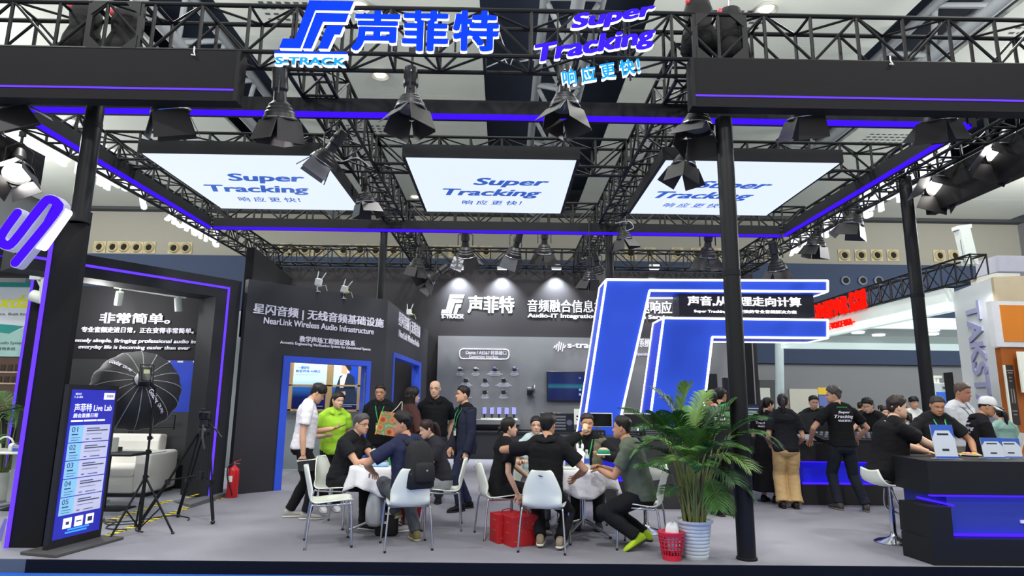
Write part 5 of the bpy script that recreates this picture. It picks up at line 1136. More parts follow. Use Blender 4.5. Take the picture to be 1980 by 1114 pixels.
# red gift boxes
RG = mk('gift_red', 'b01820', .45, var=.06); GOLD = mk('gift_gold', 'a8683a', .4, .3)
def gift(label, x, y, rz, wd=.26, dp=.2, h=.24):
    t = thing('gift_box', label, 'gift box', (x, y, 0), rz, 'red gift boxes on the floor')
    b = MB(); b.rbox((-wd/2, -dp/2, 0), (wd/2, dp/2, h), .004); b.build('box', RG, t, auto=30)
    b = MB(); b.tube(spl([(-.06, 0, h), (-.05, 0, h+.03), (.05, 0, h+.035), (.06, 0, h)], 5), .006, 6); b.build('cord_handle', mk('cord_red', '8c1218', .6), t)
    rg = random.Random(int(x*100)); b = MB()
    for cx_ in (-.22, .2):                                     # two brushed gold characters
        for k in range(7):
            p_ = V((wd*(cx_+rg.uniform(-.13, .13)), -dp/2-.0015, h*(.62+rg.uniform(-.15, .15)))); q_ = p_+V((wd*rg.uniform(-.12, .12), 0, h*rg.uniform(-.12, .12))); b.tube([p_, (p_+q_)/2+V((.004, 0, .006)), q_], [.002, .004, .0015], 5)
    b.build('gold_lettering', GOLD, t)
    b = MB()
    for zz in (.42, .78): b.box((-wd/2-.0015, -dp*.2, h*zz), (-wd/2, dp*.2, h*(zz+.035)))
    b.box((-wd*.42, -dp/2-.0015, h*.16), (-wd*.2, -dp/2, h*.2)); b.build('gold_lines', GOLD, t)
gift('red gift box on the floor beside the chairs, the left and farther one', .06, 7.235, .5, .32, .2, .3)
gift('red gift box with gold lettering on the floor, the right and nearer one', .21, 7.07, .5, .32, .2, .3)
# potted palm
rp = random.Random(11)
t = thing('potted_palm', 'tall areca palm in a white ribbed pot at the front edge beside the pole', 'potted plant', (1.94, 6.56, 0))
prof = [(.02, 0), (.122, 0)]
for k in range(9): z = .01+k*.034; r = .122+.042*(z/.34); prof += [(r, z), (r+.006, z+.012), (r+.006, z+.024), (r+.001, z+.033)]
prof += [(.17, .33), (.185, .34), (.187, .36), (.172, .362), (.165, .34), (.02, .33)]
b = MB(); b.lathe(prof, n=40); b.build('pot', mk('pot_white', 'c9d3d8', .35, var=.03), t, auto=50)
b = MB(); b.lathe([(.01, .335), (.163, .336)], n=24); b.build('soil', mk('potting_soil', '3a3129', .95, var=.3, scale=30), t)
LEAF = [mk('palm_leaf_'+c, c, .45, var=.18, scale=14, spec=.4) for c in ('2f5a26', '3f6f2c', '55823a', '254a24', '6d8f48')]
STEM = mk('palm_stem', '6f7d3c', .5, var=.25, scale=20); CANE = mk('palm_cane', '7d7a4a', .6, var=.3, scale=25)
def frond(base, top, tip, width, nl, mat, droop=.5, name='frond'):
    """petiole from the base to the top of the stem, then an arching rachis with leaflets to the tip"""
    base, top, tip = V(base), V(top), V(tip); mid = (top+tip)/2+V((0, 0, .22*(tip-top).length))
    b = MB(); b.mat(STEM); pet = spl([base, base*.55+top*.45+V((0, 0, .02)), top], 5); b.tube(pet, [.011-.006*i/(len(pet)-1) for i in range(len(pet))], 6)
    rac = [top*(1-q)**2+mid*2*q*(1-q)+tip*q*q for q in [i/16 for i in range(17)]]; b.tube(rac, [.005-.0035*i/16 for i in range(17)], 5)
    b.mat(mat)
    for i in range(nl):
        q = .05+.95*i/(nl-1); p = top*(1-q)**2+mid*2*q*(1-q)+tip*q*q; d = ((mid-top)*(1-q)+(tip-mid)*q).normalized()
        sd = d.cross(V((0, 0, 1))); sd = sd.normalized() if sd.length > .05 else V((1, 0, 0)); up = sd.cross(d)
        L = width*(math.sin(PI*(.12+.8*q))**.7)
        for s in (-1, 1):
            dr = (sd*s*.8+d*.75+up*.22+V((rp.uniform(-.1, .1), rp.uniform(-.1, .1), rp.uniform(-.08, .08)))).normalized()
            p1 = p+dr*L*.5; p2 = p+dr*L+V((0, 0, -droop*L*.45)); w = d*.0105+V((0, 0, .004)); w2 = d*.008
            b.add([p-w*.5, p+w*.5, p1+w2, p1-w2, p1+V((0, 0, .003)), p2], [(0, 1, 4), (1, 2, 4), (0, 4, 3), (4, 2, 5), (3, 4, 5)])
    return b.build(name, None, t, True, fixn=False)
px_tips = [ # tip pixel, stem-top pixel, depth offset of tip, leaflet length
 ((1232, 905), (1300, 920), -.1, .20), ((1206, 792), (1290, 860), -.05, .22), ((1225, 880), (1290, 845), .1, .18), ((1262, 752), (1330, 850), .25, .22), ((1330, 745), (1316, 800), -.1, .2),
 ((1268, 800), (1312, 880), -.3, .22), ((1420, 775), (1370, 860), -.15, .22), ((1470, 840), (1395, 860), -.1, .25), ((1505, 865), (1430, 832), .1, .16), ((1445, 905), (1390, 880), -.3, .24),
 ((1450, 960), (1400, 930), -.1, .2), ((1390, 985), (1372, 925), -.35, .2), ((1300, 830), (1335, 870), -.4, .22), ((1395, 790), (1350, 850), .3, .22), ((1365, 760), (1340, 840), .15, .2),
 ((1285, 955), (1318, 945), -.25, .17), ((1440, 800), (1382, 845), .3, .24), ((1355, 830), (1345, 880), -.5, .22), ((1420, 935), (1375, 905), -.45, .2), ((1310, 890), (1330, 900), -.5, .18),
 ((1476, 812), (1410, 840), -.35, .22), ((1345, 790), (1325, 835), .35, .22), ((1260, 850), (1305, 870), .3, .2), ((1400, 860), (1362, 880), -.55, .2), ((1290, 770), (1318, 820), .05, .18), ((1240, 830), (1300, 850), -.3, .22), ((1275, 900), (1315, 890), -.3, .2), ((1330, 870), (1340, 900), -.6, .22), ((1380, 830), (1352, 870), -.5, .22), ((1410, 890), (1368, 890), -.3, .22), ((1300, 800), (1322, 850), -.2, .2), ((1360, 900), (1348, 915), -.6, .2), ((1440, 870), (1388, 870), -.2, .22), ((1250, 870), (1303, 888), -.15, .2), ((1425, 1000), (1395, 950), .15, .15)]
for k, (tp, st, dy, wd) in enumerate(px_tips):
    a0 = rp.uniform(0, 2*PI); base = V((1.94+.085*math.cos(a0), 6.56+.085*math.sin(a0), .335))
    frond(base, AY(st[0], st[1], 6.56+dy*.35), AY(tp[0], tp[1], 6.56+dy), wd*1.2, 34, LEAF[k % 5])
for k in range(10):
    a0 = k*2*PI/10+.3; c = V((1.94+.1*math.cos(a0), 6.56+.09*math.sin(a0), .33)); b = MB(); b.tube([c, c+V((.02*math.cos(a0), .0, .2)), c+V((.05*math.cos(a0), .03*math.sin(a0), .38+.1*(k % 3)))], [.016, .014, .009], 8); b.build('cane', CANE, t, True, auto=50)
# fire extinguisher
p = G(448, 962); t = thing('fire_extinguisher', 'red fire extinguisher on the floor between the lab frame and the demonstration room', 'fire extinguisher', p, .4)
REDX = mk('extinguisher_red', 'c41a20', .3, var=.03)
b = MB(); b.lathe([(.02, 0), (.078, 0), (.082, .01), (.082, .40), (.07, .44), (.03, .47), (.02, .49)], n=28); b.build('cylinder', REDX, t, auto=40)
b = MB(); b.lathe([(.022, .485), (.022, .52), (.012, .53)], n=12); b.build('valve', STEEL, t, auto=40)
b = MB(); b.prism([(-.01, -.012, .52), (.09, -.012, .56), (.09, -.012, .57), (-.02, -.012, .535)], (0, .024, 0)); b.build('handle', REDX, t); b = MB(); b.prism([(-.01, -.01, .5), (.08, -.01, .5), (.08, -.01, .51), (-.01, -.01, .515)], (0, .02, 0)); b.build('carry_grip', STEEL, t)
b = MB(); b.tube(spl([(-.02, -.02, .51), (-.09, -.04, .46), (-.085, -.07, .3), (-.02, -.088, .12), (.0, -.088, .04)], 6), .011, 8); b.build('hose', DB, t, auto=50)
b = MB(); n = 10; b.grid([[V((.0825*math.cos(a), .0825*math.sin(a), z)) for a in [math.radians(205+6*k) for k in range(n)]] for z in (.24, .33)]); b.build('paper_label', WPLAS, t, solid=.001)
# hazard tape and low threshold wedge
def tapef(nt, tc):
    wv = nt.nodes.new('ShaderNodeTexWave'); wv.inputs['Scale'].default_value = 2.2; wv.wave_profile = 'SAW'; wv.bands_direction = 'Y'; nt.links.new(tc.outputs['Object'], wv.inputs['Vector'])
    r = nt.nodes.new('ShaderNodeValToRGB'); r.color_ramp.interpolation = 'CONSTANT'; e = r.color_ramp.elements; e[0].color = lin('f2dc2a'); e[1].position = .62; e[1].color = lin('24231f'); nt.links.new(wv.outputs['Fac'], r.inputs[0]); return r.outputs[0]
TAPE = mixmat('hazard_tape', tapef, .5)
def tape(label, a, c, wdt=.085, z=.003):
    a, c = V(a), V(c); d = (c-a).normalized(); s = V((-d.y, d.x, 0))*wdt/2; b = MB(); b.prism([a+s, a-s, c-s, c+s], (0, 0, z)); tag(b.build('hazard_tape', TAPE), label, 'floor tape', 'yellow and black floor tapes')
tape('yellow and black tape along the lab edge, the line nearer the camera side', G(196, 1040), G(372, 979)); tape('yellow and black tape continuing to the fire extinguisher along the wedge', G(372, 979), G(436, 962), .045)
tape('yellow and black tape line on the lab side, behind the tripod', G(128, 1034), G(330, 968)); tape('short yellow and black tape on top of the grey threshold wedge', G(362, 969)+V((0, 0, .05)), G(420, 951)+V((0, 0, .06)), .045)
b = MB(); q0, q1, q2, q3 = G(368, 983), G(436, 961), G(424, 951), G(332, 969)
b.add([q0, q1, q1+V((0, 0, .06)), q0+V((0, 0, .05)), q3, q2], [(0, 1, 2, 3), (3, 2, 5, 4), (0, 3, 4), (1, 5, 2), (0, 4, 5, 1)]); tag(b.build('threshold_wedge', mk('wedge_grey', '66666a', .7)), 'grey threshold wedge between the hazard tapes', 'threshold')
# lab schedule totem
TB = mk('totem_blue', '2b2fae', .3, emit=.32, ecol='2a2fb8', var=.05); TCARD = mk('totem_card', 'cfd2ee', .4, emit=.22); TCY = mk('totem_cyan', '8fcdf0', .4, emit=.28); TTXT = mk('totem_white', 'f2f2ff', .4, emit=.5); TINK = mk('totem_ink', '3c3e6e', .5)
tl_, bl_, tr_, br_ = AY(152, 746, 6.62), G(112, 1066), AY(226, 752, 7.2), G(190, 1043)
bl_ = V((-4.42, 6.5, 0)); br_ = V((-4.31, 7.12, 0)); ev = (br_-bl_); wv_ = ev.length; ev.normalize(); nv = V((ev.y, -ev.x, 0))
t = thing('schedule_totem', 'blue schedule totem with five white session cards beside the portal pillar', 'sign totem', bl_)
H_ = 1.63; zb = .03
Q = lambda s, z, o=.0: bl_+ev*(s*wv_)+V((0, 0, z))+nv*o
b = MB(); b.prism([Q(-.02, zb), Q(1.02, zb), Q(1.02, H_), Q(-.02, H_)], -nv*.05); b.build('frame', mk('totem_frame', '1a1a1e', .5), t, True)
b = MB(); b.prism([Q(.045, .11), Q(.955, .11), Q(.955, H_-.05), Q(.045, H_-.05)], nv*.006); FC = b.build('face', TB, t, True)
def tt(s, sc, zc, w_, h_, m, bold=.01, name='lettering'): mm = MB(); mm.text(s, Q(sc, zc, .0145), ev, (0, 0, 1), w_*wv_, h_, bold); return mm.build(name, m, FC, True)
tt('声菲特 Live Lab', .5, 1.395, .78, .085, TTXT, .015); tt('展会直播日程', .36, 1.315, .5, .045, TTXT, .02); b = MB(); [b.prism([Q(s0, 1.252, .008), Q(s1, 1.252, .008), Q(s1, 1.27, .008), Q(s0, 1.27, .008)], nv*.002) for s0, s1 in ((.09, .32), (.34, .6), (.62, .78))]; b.build('fine_print', TTXT, FC, True)
b = MB(); b.prism([Q(.7, 1.48, .007), Q(.93, 1.48, .007), Q(.93, 1.55, .007), Q(.7, 1.55, .007)], nv*.003); b.build('logo_card', TTXT, FC, True); tt('声菲特', .82, 1.515, .15, .03, TINK)
tt('展位号', .16, 1.535, .12, .02, TTXT); tt('1.2-B6', .17, 1.505, .16, .022, TTXT)
for k in range(5):
    z1 = 1.215-.178*k; z0 = z1-.169
    b = MB(); b.prism([Q(.09, z0, .007), Q(.91, z0, .007), Q(.91, z1, .007), Q(.09, z1, .007)], nv*.003); cdp = b.build('session_card', TCARD, FC, True)
    b = MB(); b.prism([Q(.09, z0, .0105), Q(.35, z0, .0105), Q(.35, z1, .0105), Q(.09, z1, .0105)], nv*.002); b.build('time_field', TCY, FC, True)
    tt('0%d' % (k+1), .18, z1-.04, .12, .05, TINK, .0)
    b = MB()
    for (s0, s1, zo, hh) in ((.13, .25, .085, .018), (.13, .3, .12, .007), (.13, .28, .145, .007), (.42, .68, .03, .014), (.42, .86, .052, .016), (.42, .74, .09, .006), (.42, .48, .14, .012), (.55, .75, .142, .01)):
        hh *= .62; b.prism([Q(s0, z1-zo-hh, .013), Q(s1, z1-zo-hh, .013), Q(s1, z1-zo, .013), Q(s0, z1-zo, .013)], nv*.001)
    b.build('card_print', TINK, FC, True)
for k in range(3):
    b = MB(); s0 = .2+.22*k; b.prism([Q(s0, .2+.04*0, .007), Q(s0+.16, .2, .007), Q(s0+.16, .3, .007), Q(s0, .3, .007)], nv*.003); b.build('icon_card', TTXT, FC, True)
b = MB(); [b.prism([Q(s0, z_, .008), Q(s1, z_, .008), Q(s1, z_+.016, .008), Q(s0, z_+.016, .008)], nv*.002) for s0, s1, z_ in ((.3, .72, .175), (.26, .68, .148))]; b.build('cyan_print', mk('totem_cyan_text', '3aa0ff', .4, emit=.6), FC, True)
b = MB()
for k, (w_, h_) in enumerate(((.03, .03), (.05, .012), (.045, .045))):
    sc_ = .28+.22*k; b.prism([Q(sc_-w_, .25-h_/2, .0105), Q(sc_+w_, .25-h_/2, .0105), Q(sc_+w_, .25+h_/2, .0105), Q(sc_-w_, .25+h_/2, .0105)], nv*.001)
b.build('card_pictures', TINK, FC, True)
b = MB(); ctr = bl_+ev*wv_/2; c_ = [ctr-ev*.42-nv*.2, ctr+ev*.42-nv*.2, ctr+ev*.38+nv*.24, ctr-ev*.46+nv*.24]; b.prism([V((q.x, q.y, 0)) for q in c_], (0, 0, .03)); b.build('foot_plate', mk('totem_foot', '4a4847', .7, var=.1), t, True, bevel=.006)
# softbox, its lamp and stand
SF = mk('softbox_fabric', '17171a', .6, var=.1); RIBW = mk('softbox_rib', '9a9a9e', .5)
sp = V((-4.06, 7.42, 0)); t = thing('light_stand', 'black light stand with three spread legs under the umbrella softbox', 'light stand', sp)
top = AY(292, 800, 7.42); b = MB(); b.tube([sp+V((0, 0, .04)), sp+V((0, 0, .9))], .018, 10); b.tube([sp+V((0, 0, .85)), sp+V((0, 0, 1.62))], .013, 10); b.build('column', BLK, t, True, auto=50)
for px, py in ((212, 1044), (334, 1033), (262, 1018)):
    g = G(px, py); b = MB(); b.tube([sp+V((0, 0, .62)), g+V((0, 0, .012))], .012, 8); b.build('leg', BLK, t, True, auto=50); b = MB(); m_ = sp*.45+g*.55+V((0, 0, .28)); b.tube([sp+V((0, 0, .06)), m_], .008, 6); b.build('brace', BLK, t, True)
    b = MB(); b.ell(g+V((0, 0, .012)), .02, .02, .012); b.build('foot_tip', DB, t, True, smooth=True)
for z in (.62, .9, 1.05): b = MB(); b.cyl(sp+V((0, 0, z-.02)), sp+V((0, 0, z+.02)), .026, n=12); b.cyl(sp+V((0, 0, z)), sp+V((.05, -.02, z)), .008, n=6); b.build('collar', BLK, t, True, auto=40)
c = AY(270, 745, 7.5); ax = (V((.6, -.78, .30))).normalized(); u, v, d = basis(-ax)     # bowl opens away from the camera, down-back
t = thing('softbox', 'large black umbrella softbox with white lettering facing away from the camera', 'softbox', c)
NR = 16; R_ = .485; rows = []; apex = c+ax*.2
for i in range(9):
    q = i/8; rr_ = R_*math.sin(q*PI/2*.98)/math.sin(PI/2*.98); dd = .2-.42*(1-math.cos(q*PI/2))**1.1; row = []
    for k in range(NR*4):
        a = 2*PI*k/(NR*4); sag = 1-.035*(1-abs(math.cos(a*NR/2)))*q; row.append(c+ax*dd+(u*math.cos(a)+v*math.sin(a))*max(rr_*sag, .004))
    rows.append(row)
b = MB(); b.grid(rows, True); b.build('canopy', SF, t, True, smooth=True, solid=.004)
for k in range(NR):
    j = k*4; b = MB(); b.tube([r[j]+ax*.004 for r in rows[1:]], .004, 5); b.build('rib', RIBW, t, True)
b = MB(); b.tube([rows[-1][k] for k in range(NR*4)], .006, 5, closed=True); b.build('rim', RIBW, t, True)
def bowltext(s, a0, r0, r1, hgt, flip=1):
    """lettering wrapped on the bowl along a radius"""
    vs, fs = glyphs(s, .02, 0, 0, 1.0); x0, x1 = min(p.x for p in vs), max(p.x for p in vs); m = MB(); out = []
    for p in vs:
        q = (p.x-x0)/(x1-x0); r = r0+(r1-r0)*q; off = (p.y-.35)*hgt*flip; qq = math.asin(min(1, r*math.sin(PI/2*.98)/R_))/(PI/2*.98); dd = .2-.42*(1-math.cos(qq*PI/2))**1.1
        e1 = u*math.cos(a0)+v*math.sin(a0); e2 = -u*math.sin(a0)+v*math.cos(a0); out.append(c+ax*(dd+.012)+e1*r+e2*off)
    m.add(out, fs); return m
def dirang(px, py):
    w_ = AP(px, py, c, ax)-c; return math.atan2(w_.dot(v), w_.dot(u))
bowltext('Godox', dirang(322, 812), .14, .3, .075, 1).build('lettering', PRINT, t, True); bowltext('QR-P90', dirang(324, 812), .32, .42, .05, 1).build('lettering', PRINT, t, True)
bowltext('QR-P90', dirang(236, 717), .27, .16, .045, -1).build('lettering', PRINT, t, True); bowltext('Godox', dirang(236, 717), .43, .29, .07, -1).build('lettering', PRINT, t, True)
t = thing('studio_lamp', 'black studio lamp head mounted at the hub of the umbrella softbox', 'studio lamp', apex)
b = MB(); M3 = Mx((u, v, ax)).transposed(); b.rbox((-.055, -.09, .02), (.055, .09, .22), .02); b.v = [apex+M3 @ q for q in b.v]; b.build('head', DB, t, True, auto=40)
b = MB(); b.tube([apex+M3 @ V(q) for q in ((-.065, -.1, .24), (-.065, .1, .24), (.065, .1, .24), (.065, -.1, .24))], .01, 6, closed=True); b.build('handle_frame', DB, t, True)
b = MB(); b.box((-.03, .0, .221), (.03, .05, .224)); b.v = [apex+M3 @ q for q in b.v]; b.build('display', mk('lamp_display', '8a8f6a', .3, emit=.3), t, True)
b = MB(); b.lathe([(.09, -.01), (.1, 0), (.09, .03), (.06, .04)], o=apex, d=ax, n=20); b.build('mount_ring', STEEL, t, True, auto=40)
b = MB(); b.tube([apex+ax*.12, V((sp.x, sp.y, 1.62))], .016, 8); b.build('bracket', DB, t, True)
# camera tripod with camera
hd = V((-3.78, 8.15, 1.12)); t = thing('camera_tripod', 'tall black video tripod with double-tube legs right of the softbox', 'tripod', (hd.x, hd.y, 0))
for px, py in ((411, 1014), (344, 1001), (274, 1013)):
    g = G(px, py); s_ = (g-hd); s_.z = 0; s_.normalize(); pr_ = V((-s_.y, s_.x, 0))*.028; st = hd+s_*.07+V((0, 0, -.05)); mid = st*.45+g*.55
    b = MB(); b.tube([st+pr_, mid+pr_*.8], .0105, 6); b.tube([st-pr_, mid-pr_*.8], .0105, 6); b.build('upper_leg', BLK, t, True)
    b = MB(); b.tube([mid+(st-mid)*.05, g+V((0, 0, .05))], .021, 8); b.build('lower_leg', BLK, t, True); b = MB(); b.obox(mid, pr_*1.3, s_*.025, V((0, 0, .03))); b.build('leg_clamp', DB, t, True)
    b = MB(); b.tube([mid+V((0, 0, .02)), V((hd.x, hd.y, .56))], .009, 6); b.build('spreader_arm', BLK, t, True); b = MB(); b.ell(g+V((0, 0, .025)), .026, .026, .025); b.build('rubber_foot', DB, t, True, smooth=True)
b = MB(); b.lathe([(.05, -.09), (.075, -.04), (.07, 0), (.04, .03)], o=hd, n=18); b.build('bowl', DB, t, True, auto=40); b = MB(); b.cyl((hd.x, hd.y, .5), (hd.x, hd.y, .6), .045, n=14); b.build('spreader_hub', DB, t, True, auto=40)
b = MB(); b.rbox((hd.x-.06, hd.y-.05, hd.z+.02), (hd.x+.06, hd.y+.06, hd.z+.12), .015); b.build('fluid_head', DB, t, True, auto=40)
b = MB(); b.tube([hd+V((.05, -.02, .08)), hd+V((.2, -.12, .0)), hd+V((.3, -.18, -.09))], .012, 8); b.build('pan_handle', DB, t, True); b = MB(); b.tube([hd+V((.0, -.05, .06)), hd+V((.02, -.08, -.1)), hd+V((.05, -.06, -.24))], .014, 6); b.build('strap', mk('strap_grey', '44464a', .8), t, True)
cp = hd+V((.0, .0, .12)); t = thing('video_camera', 'small black camera on the tripod head', 'camera', cp)
b = MB(); b.rbox((cp.x-.075, cp.y-.05, cp.z), (cp.x+.075, cp.y+.04, cp.z+.1), .015); b.build('body', DB, t, True, auto=40); b = MB(); b.cyl(cp+V((-.02, .04, .05)), cp+V((-.02, .14, .05)), .038, n=16); b.build('lens', DB, t, True, auto=40); b = MB(); b.box((cp.x-.06, cp.y-.054, cp.z+.015), (cp.x+.04, cp.y-.0505, cp.z+.085)); b.build('display', MS, t, True); b = MB(); b.rbox((cp.x-.06, cp.y-.02, cp.z+.1), (cp.x-.01, cp.y+.03, cp.z+.14), .01); b.build('viewfinder', DB, t, True)
# sofa and things in the lab
SOF = mk('white_leather', 'f0eee6', .45, var=.03, bump=.15, bscale=40)
t = thing('sofa', 'white leather sofa in the live lab behind the schedule totem', 'sofa', (-6.2, 10.5, 0))
b = MB(); b.rbox((-.7, -.42, .05), (.52, .4, .3), .03); b.build('base', SOF, t, auto=50, bevel=.01); b = MB(); b.rbox((-.66, -.44, .29), (.5, .22, .45), .05); b.build('seat_cushion', SOF, t, auto=50, bevel=.02)
b = MB(); b.prism([(-.7, .14, .4), (-.7, .4, .3), (-.7, .44, .9), (-.7, .22, .92), (-.7, .17, .8)], (1.22, 0, 0)); b.build('backrest', SOF, t, bevel=.03); b = MB(); b.rbox((.5, -.45, .05), (.74, .44, .66), .06); b.build('armrest', SOF, t, auto=50, bevel=.02)
b = MB(); b.box((-.7, -.4, 0), (.7, .4, .05)); b.build('dark_plinth', DB, t)
b = MB(); b.text('声菲特', (-.02, .165, .68), (1, 0, 0), (0, .08, 1), .34, .09, .02); b.build('blue_lettering', mk('print_blue_text', '3a4cb8', .6), t)
t = thing('work_desk', 'white standing desk with grey leg at the left edge behind the portal', 'desk', G(10, 975)); dz_ = .74
q = G(10, 975); b = MB(); b.rbox((q.x-1.2, q.y-.35, dz_-.03), (q.x+2.0, q.y+.4, dz_), .02); b.build('desktop', WPLAS, t, True, auto=40)
for dx in (.1, 1.2): b = MB(); b.rbox((q.x+dx-.06, q.y-.05, .03), (q.x+dx+.06, q.y+.05, dz_-.03), .01); b.build('leg', mk('desk_leg_grey', 'a9adb2', .4), t, True, auto=40); b = MB(); b.rbox((q.x+dx-.06, q.y-.35, 0), (q.x+dx+.06, q.y+.35, .03), .01); b.build('foot', MATS['desk_leg_grey'], t, True, auto=40)
p = AY(38, 850, q.y-.1); t = thing('headphones', 'white headphones standing on the desk at the left edge', 'headphones', (AY(12, 845, q.y-.2).x, q.y-.2, dz_)); b = MB(); b.tube([V((.12*math.cos(a), 0, .08+.12*math.sin(a))) for a in [math.radians(-20+22*k) for k in range(11)]], .012, 8); b.build('headband', WPLAS, t, auto=50)
for s in (-1, 1): b = MB(); b.lathe([(.02, -.02), (.055, -.02), (.06, .0), (.05, .025), (.02, .03)], o=(s*.11, 0, .06), d=(s, 0, 0), n=16); b.build('ear_cup', WPLAS, t, auto=40)
t = thing('monitor', 'black monitor on the desk left of the portal pillar', 'monitor', (AY(50, 830, q.y+.1).x, q.y+.15, dz_)); b = MB(); b.rbox((-.16, -.02, .1), (.16, .02, .56), .008); b.build('panel', DB, t); b = MB(); b.cyl((0, .03, 0), (0, .03, .3), .025, n=8); b.rbox((-.1, -.08, 0), (.1, .1, .015), .01); b.build('foot', DB, t)
t = thing('name_plate', 'small blue and white box on the desk at the left edge', 'box', (AY(36, 850, q.y-.25).x, q.y-.25, dz_)); b = MB(); b.rbox((-.05, -.03, 0), (.05, .03, .09), .006); b.build('box', mk('box_lilac', 'aab2d8', .4), t); b = MB(); b.box((-.04, -.034, .015), (.04, -.0305, .05)); b.build('blue_label', BLab, t)
for k, (dx, w_, h_) in enumerate(((.35, .25, .05), (1.35, .3, .06), (1.05, .2, .04))): t = thing('desk_gear', ('low black device at the left end of the white lab desk', 'black device on the white lab desk right of the pillar', 'small black device on the white lab desk beside the pillar')[k], 'device', (q.x+dx, q.y, dz_)); b = MB(); b.rbox((-w_/2, -.1, 0), (w_/2, .1, h_), .008); b.build('case', DB, t, auto=40); b = MB(); b.box((-w_*.4, -.104, h_*.3), (w_*.2, -.1005, h_*.6)); b.build('front_strip', STEEL, t)
g = G(28, 972); t = thing('microphone_stand', 'black boom microphone stand in front of the desk at the left edge', 'microphone stand', (-6.6, 8.9, 0)); b = MB(); b.lathe([(.02, 0), (.13, 0), (.13, .015), (.03, .05), (.015, .06)], n=20); b.build('base', BLK, t, auto=40); b = MB(); b.tube([(0, 0, .03), (0, 0, 1.35)], .011, 8); b.build('column', BLK, t); b = MB(); b.tube([(.1, 0, 1.4), (-.28, -.1, 1.3)], .009, 6); b.build('boom', BLK, t); b = MB(); b.lathe([(.01, 0), (.022, .01), (.025, .08), (.012, .16)], o=(-.28, -.1, 1.3), d=(-.9, -.3, -.25), n=12); b.build('microphone', DB, t, auto=50)
b = MB(); zz = AY(700, 900, 9).z
t = thing('side_table', 'dark side table behind the schedule totem in the lab', 'table', (-5.35, 9.0, 0)); b = MB(); b.rbox((-.4, -.25, .72), (.35, .25, .755), .02); b.build('tabletop', DB, t, auto=40); b = MB(); b.tube([(-.1, 0, .0), (-.1, 0, .72)], .03, 10); b.build('column', BLK, t); b = MB(); b.rbox((-.35, -.2, 0), (.25, .2, .02), .02); b.build('foot', BLK, t, auto=40)
t = thing('white_box_device', 'white equipment box with black slots on the lab table behind the totem', 'equipment box', (-5.6, 9.0, .755)); b = MB(); b.rbox((-.12, -.1, 0), (.2, .1, .2), .01); b.build('case', WPLAS, t, auto=40); b = MB(); b.box((-.06, -.104, .05), (.02, -.1005, .15)); b.build('slot', DB, t)
t = thing('equipment_rack', 'thin black wire rack frame above the sofa', 'rack', (-6.0, 10.95, 0)); b = MB(); b.tube([(-.35, 0, .9), (-.35, 0, 1.2), (.4, 0, 1.22), (.4, 0, .98)], .012, 6); b.tube([(-.35, 0, 1.0), (.4, 0, 1.02)], .012, 6); b.tube([(-.3, 0, .0), (-.3, 0, .95)], .012, 6); b.build('frame', BLK, t)
for k, pts in enumerate(([(-5.0, 8.3), (-4.7, 7.9), (-4.4, 7.95), (-4.2, 7.6), (-4.06, 7.5)], [(-5.1, 8.0), (-4.6, 8.1), (-4.3, 8.5), (-4.0, 8.4), (-3.9, 8.2)], [(-5.3, 8.6), (-5.0, 8.2), (-4.75, 8.15), (-4.6, 7.7), (-4.3, 7.6)])):
    b = MB(); b.tube(spl([(x, y, .009) for x, y in pts], 6), .007, 6); tag(b.build('floor_cable', DB), 'thin black cable %s' % ('running to the light stand foot', 'curling towards the tripod', 'crossing the hazard tape near the totem')[k], 'cable')
b = MB(); a, c = G(2, 1005), G(10, 1040); b.prism([G(-8, 1046), G(2, 1046), G(14, 1004), G(8, 1004)], (0, 0, .004)); tag(b.build('floor_stripe', mk('stripe_violet', '4a3fb0', .7)), 'violet floor stripe at the left edge', 'floor marking')
# plant beyond the portal
t = thing('potted_palm', 'broad green palm behind the portal at the left edge', 'potted plant', (AY(20, 830, 9.75).x, 9.75, 0)); bx = t.location.x
b = MB(); b.lathe([(.02, 0), (.16, 0), (.22, .4), (.2, .4), (.02, .36)], n=24); b.build('pot', WPLAS, t, auto=40)
for k in range(13):
    a0 = k*2*PI/13; R0 = .35+.3*rp.random(); tipz = .95+.75*rp.random(); frond((bx+.05*math.cos(a0), 9.75+.05*math.sin(a0), .38), (bx+.2*math.cos(a0), 9.75+.2*math.sin(a0), tipz*.75), (bx+(R0+.25)*math.cos(a0), 9.75+(R0)*math.sin(a0), tipz-.1), .3, 16, LEAF[(k+1) % 5])
# bar stools
def stool(label, x, y, rz, h=.62, back=True, foot=True):
    t = thing('bar_stool', label, 'bar stool', (x, y, 0), rz, 'chrome bar stools')
    b = MB(); b.lathe([(.02, 0), (.2, 0), (.205, .012), (.16, .035), (.06, .06), (.035, .09), (.03, .12)], n=36); b.build('base', CHROME, t, auto=40)
    b = MB(); b.cyl((0, 0, .1), (0, 0, h*.62), .03, n=16); b.cyl((0, 0, h*.55), (0, 0, h-.03), .022, n=14); b.build('column', CHROME, t, auto=40)
    b = MB(); b.tube(spl([(-.06, -.02, h-.05), (-.13, .02, h*.6), (-.1, .14, .3), (0, .17, .27), (.1, .14, .3), (.13, .02, h*.6), (.06, -.02, h-.05)], 5), .011, 8); b.build('footrest', CHROME, t, auto=50)
    rows = []
    for y_, z_, w_ in spl([(.2, h-.02, .15), (.15, h, .19), (0, h-.01, .2), (-.14, h, .2), (-.2, h+.06, .19), (-.22, h+.16, .15)], 4): rows.append([V((w_*(-1+2*k/12), y_, z_+.02*abs(-1+2*k/12)**2)) for k in range(13)])
    b = MB(); b.grid(rows); b.build('seat', WPLAS, t, smooth=True, solid=.018)
stool('chrome bar stool with white seat under the man leaning on the reception desk', 4.4, 7.3, ang(.85, .05), .63)
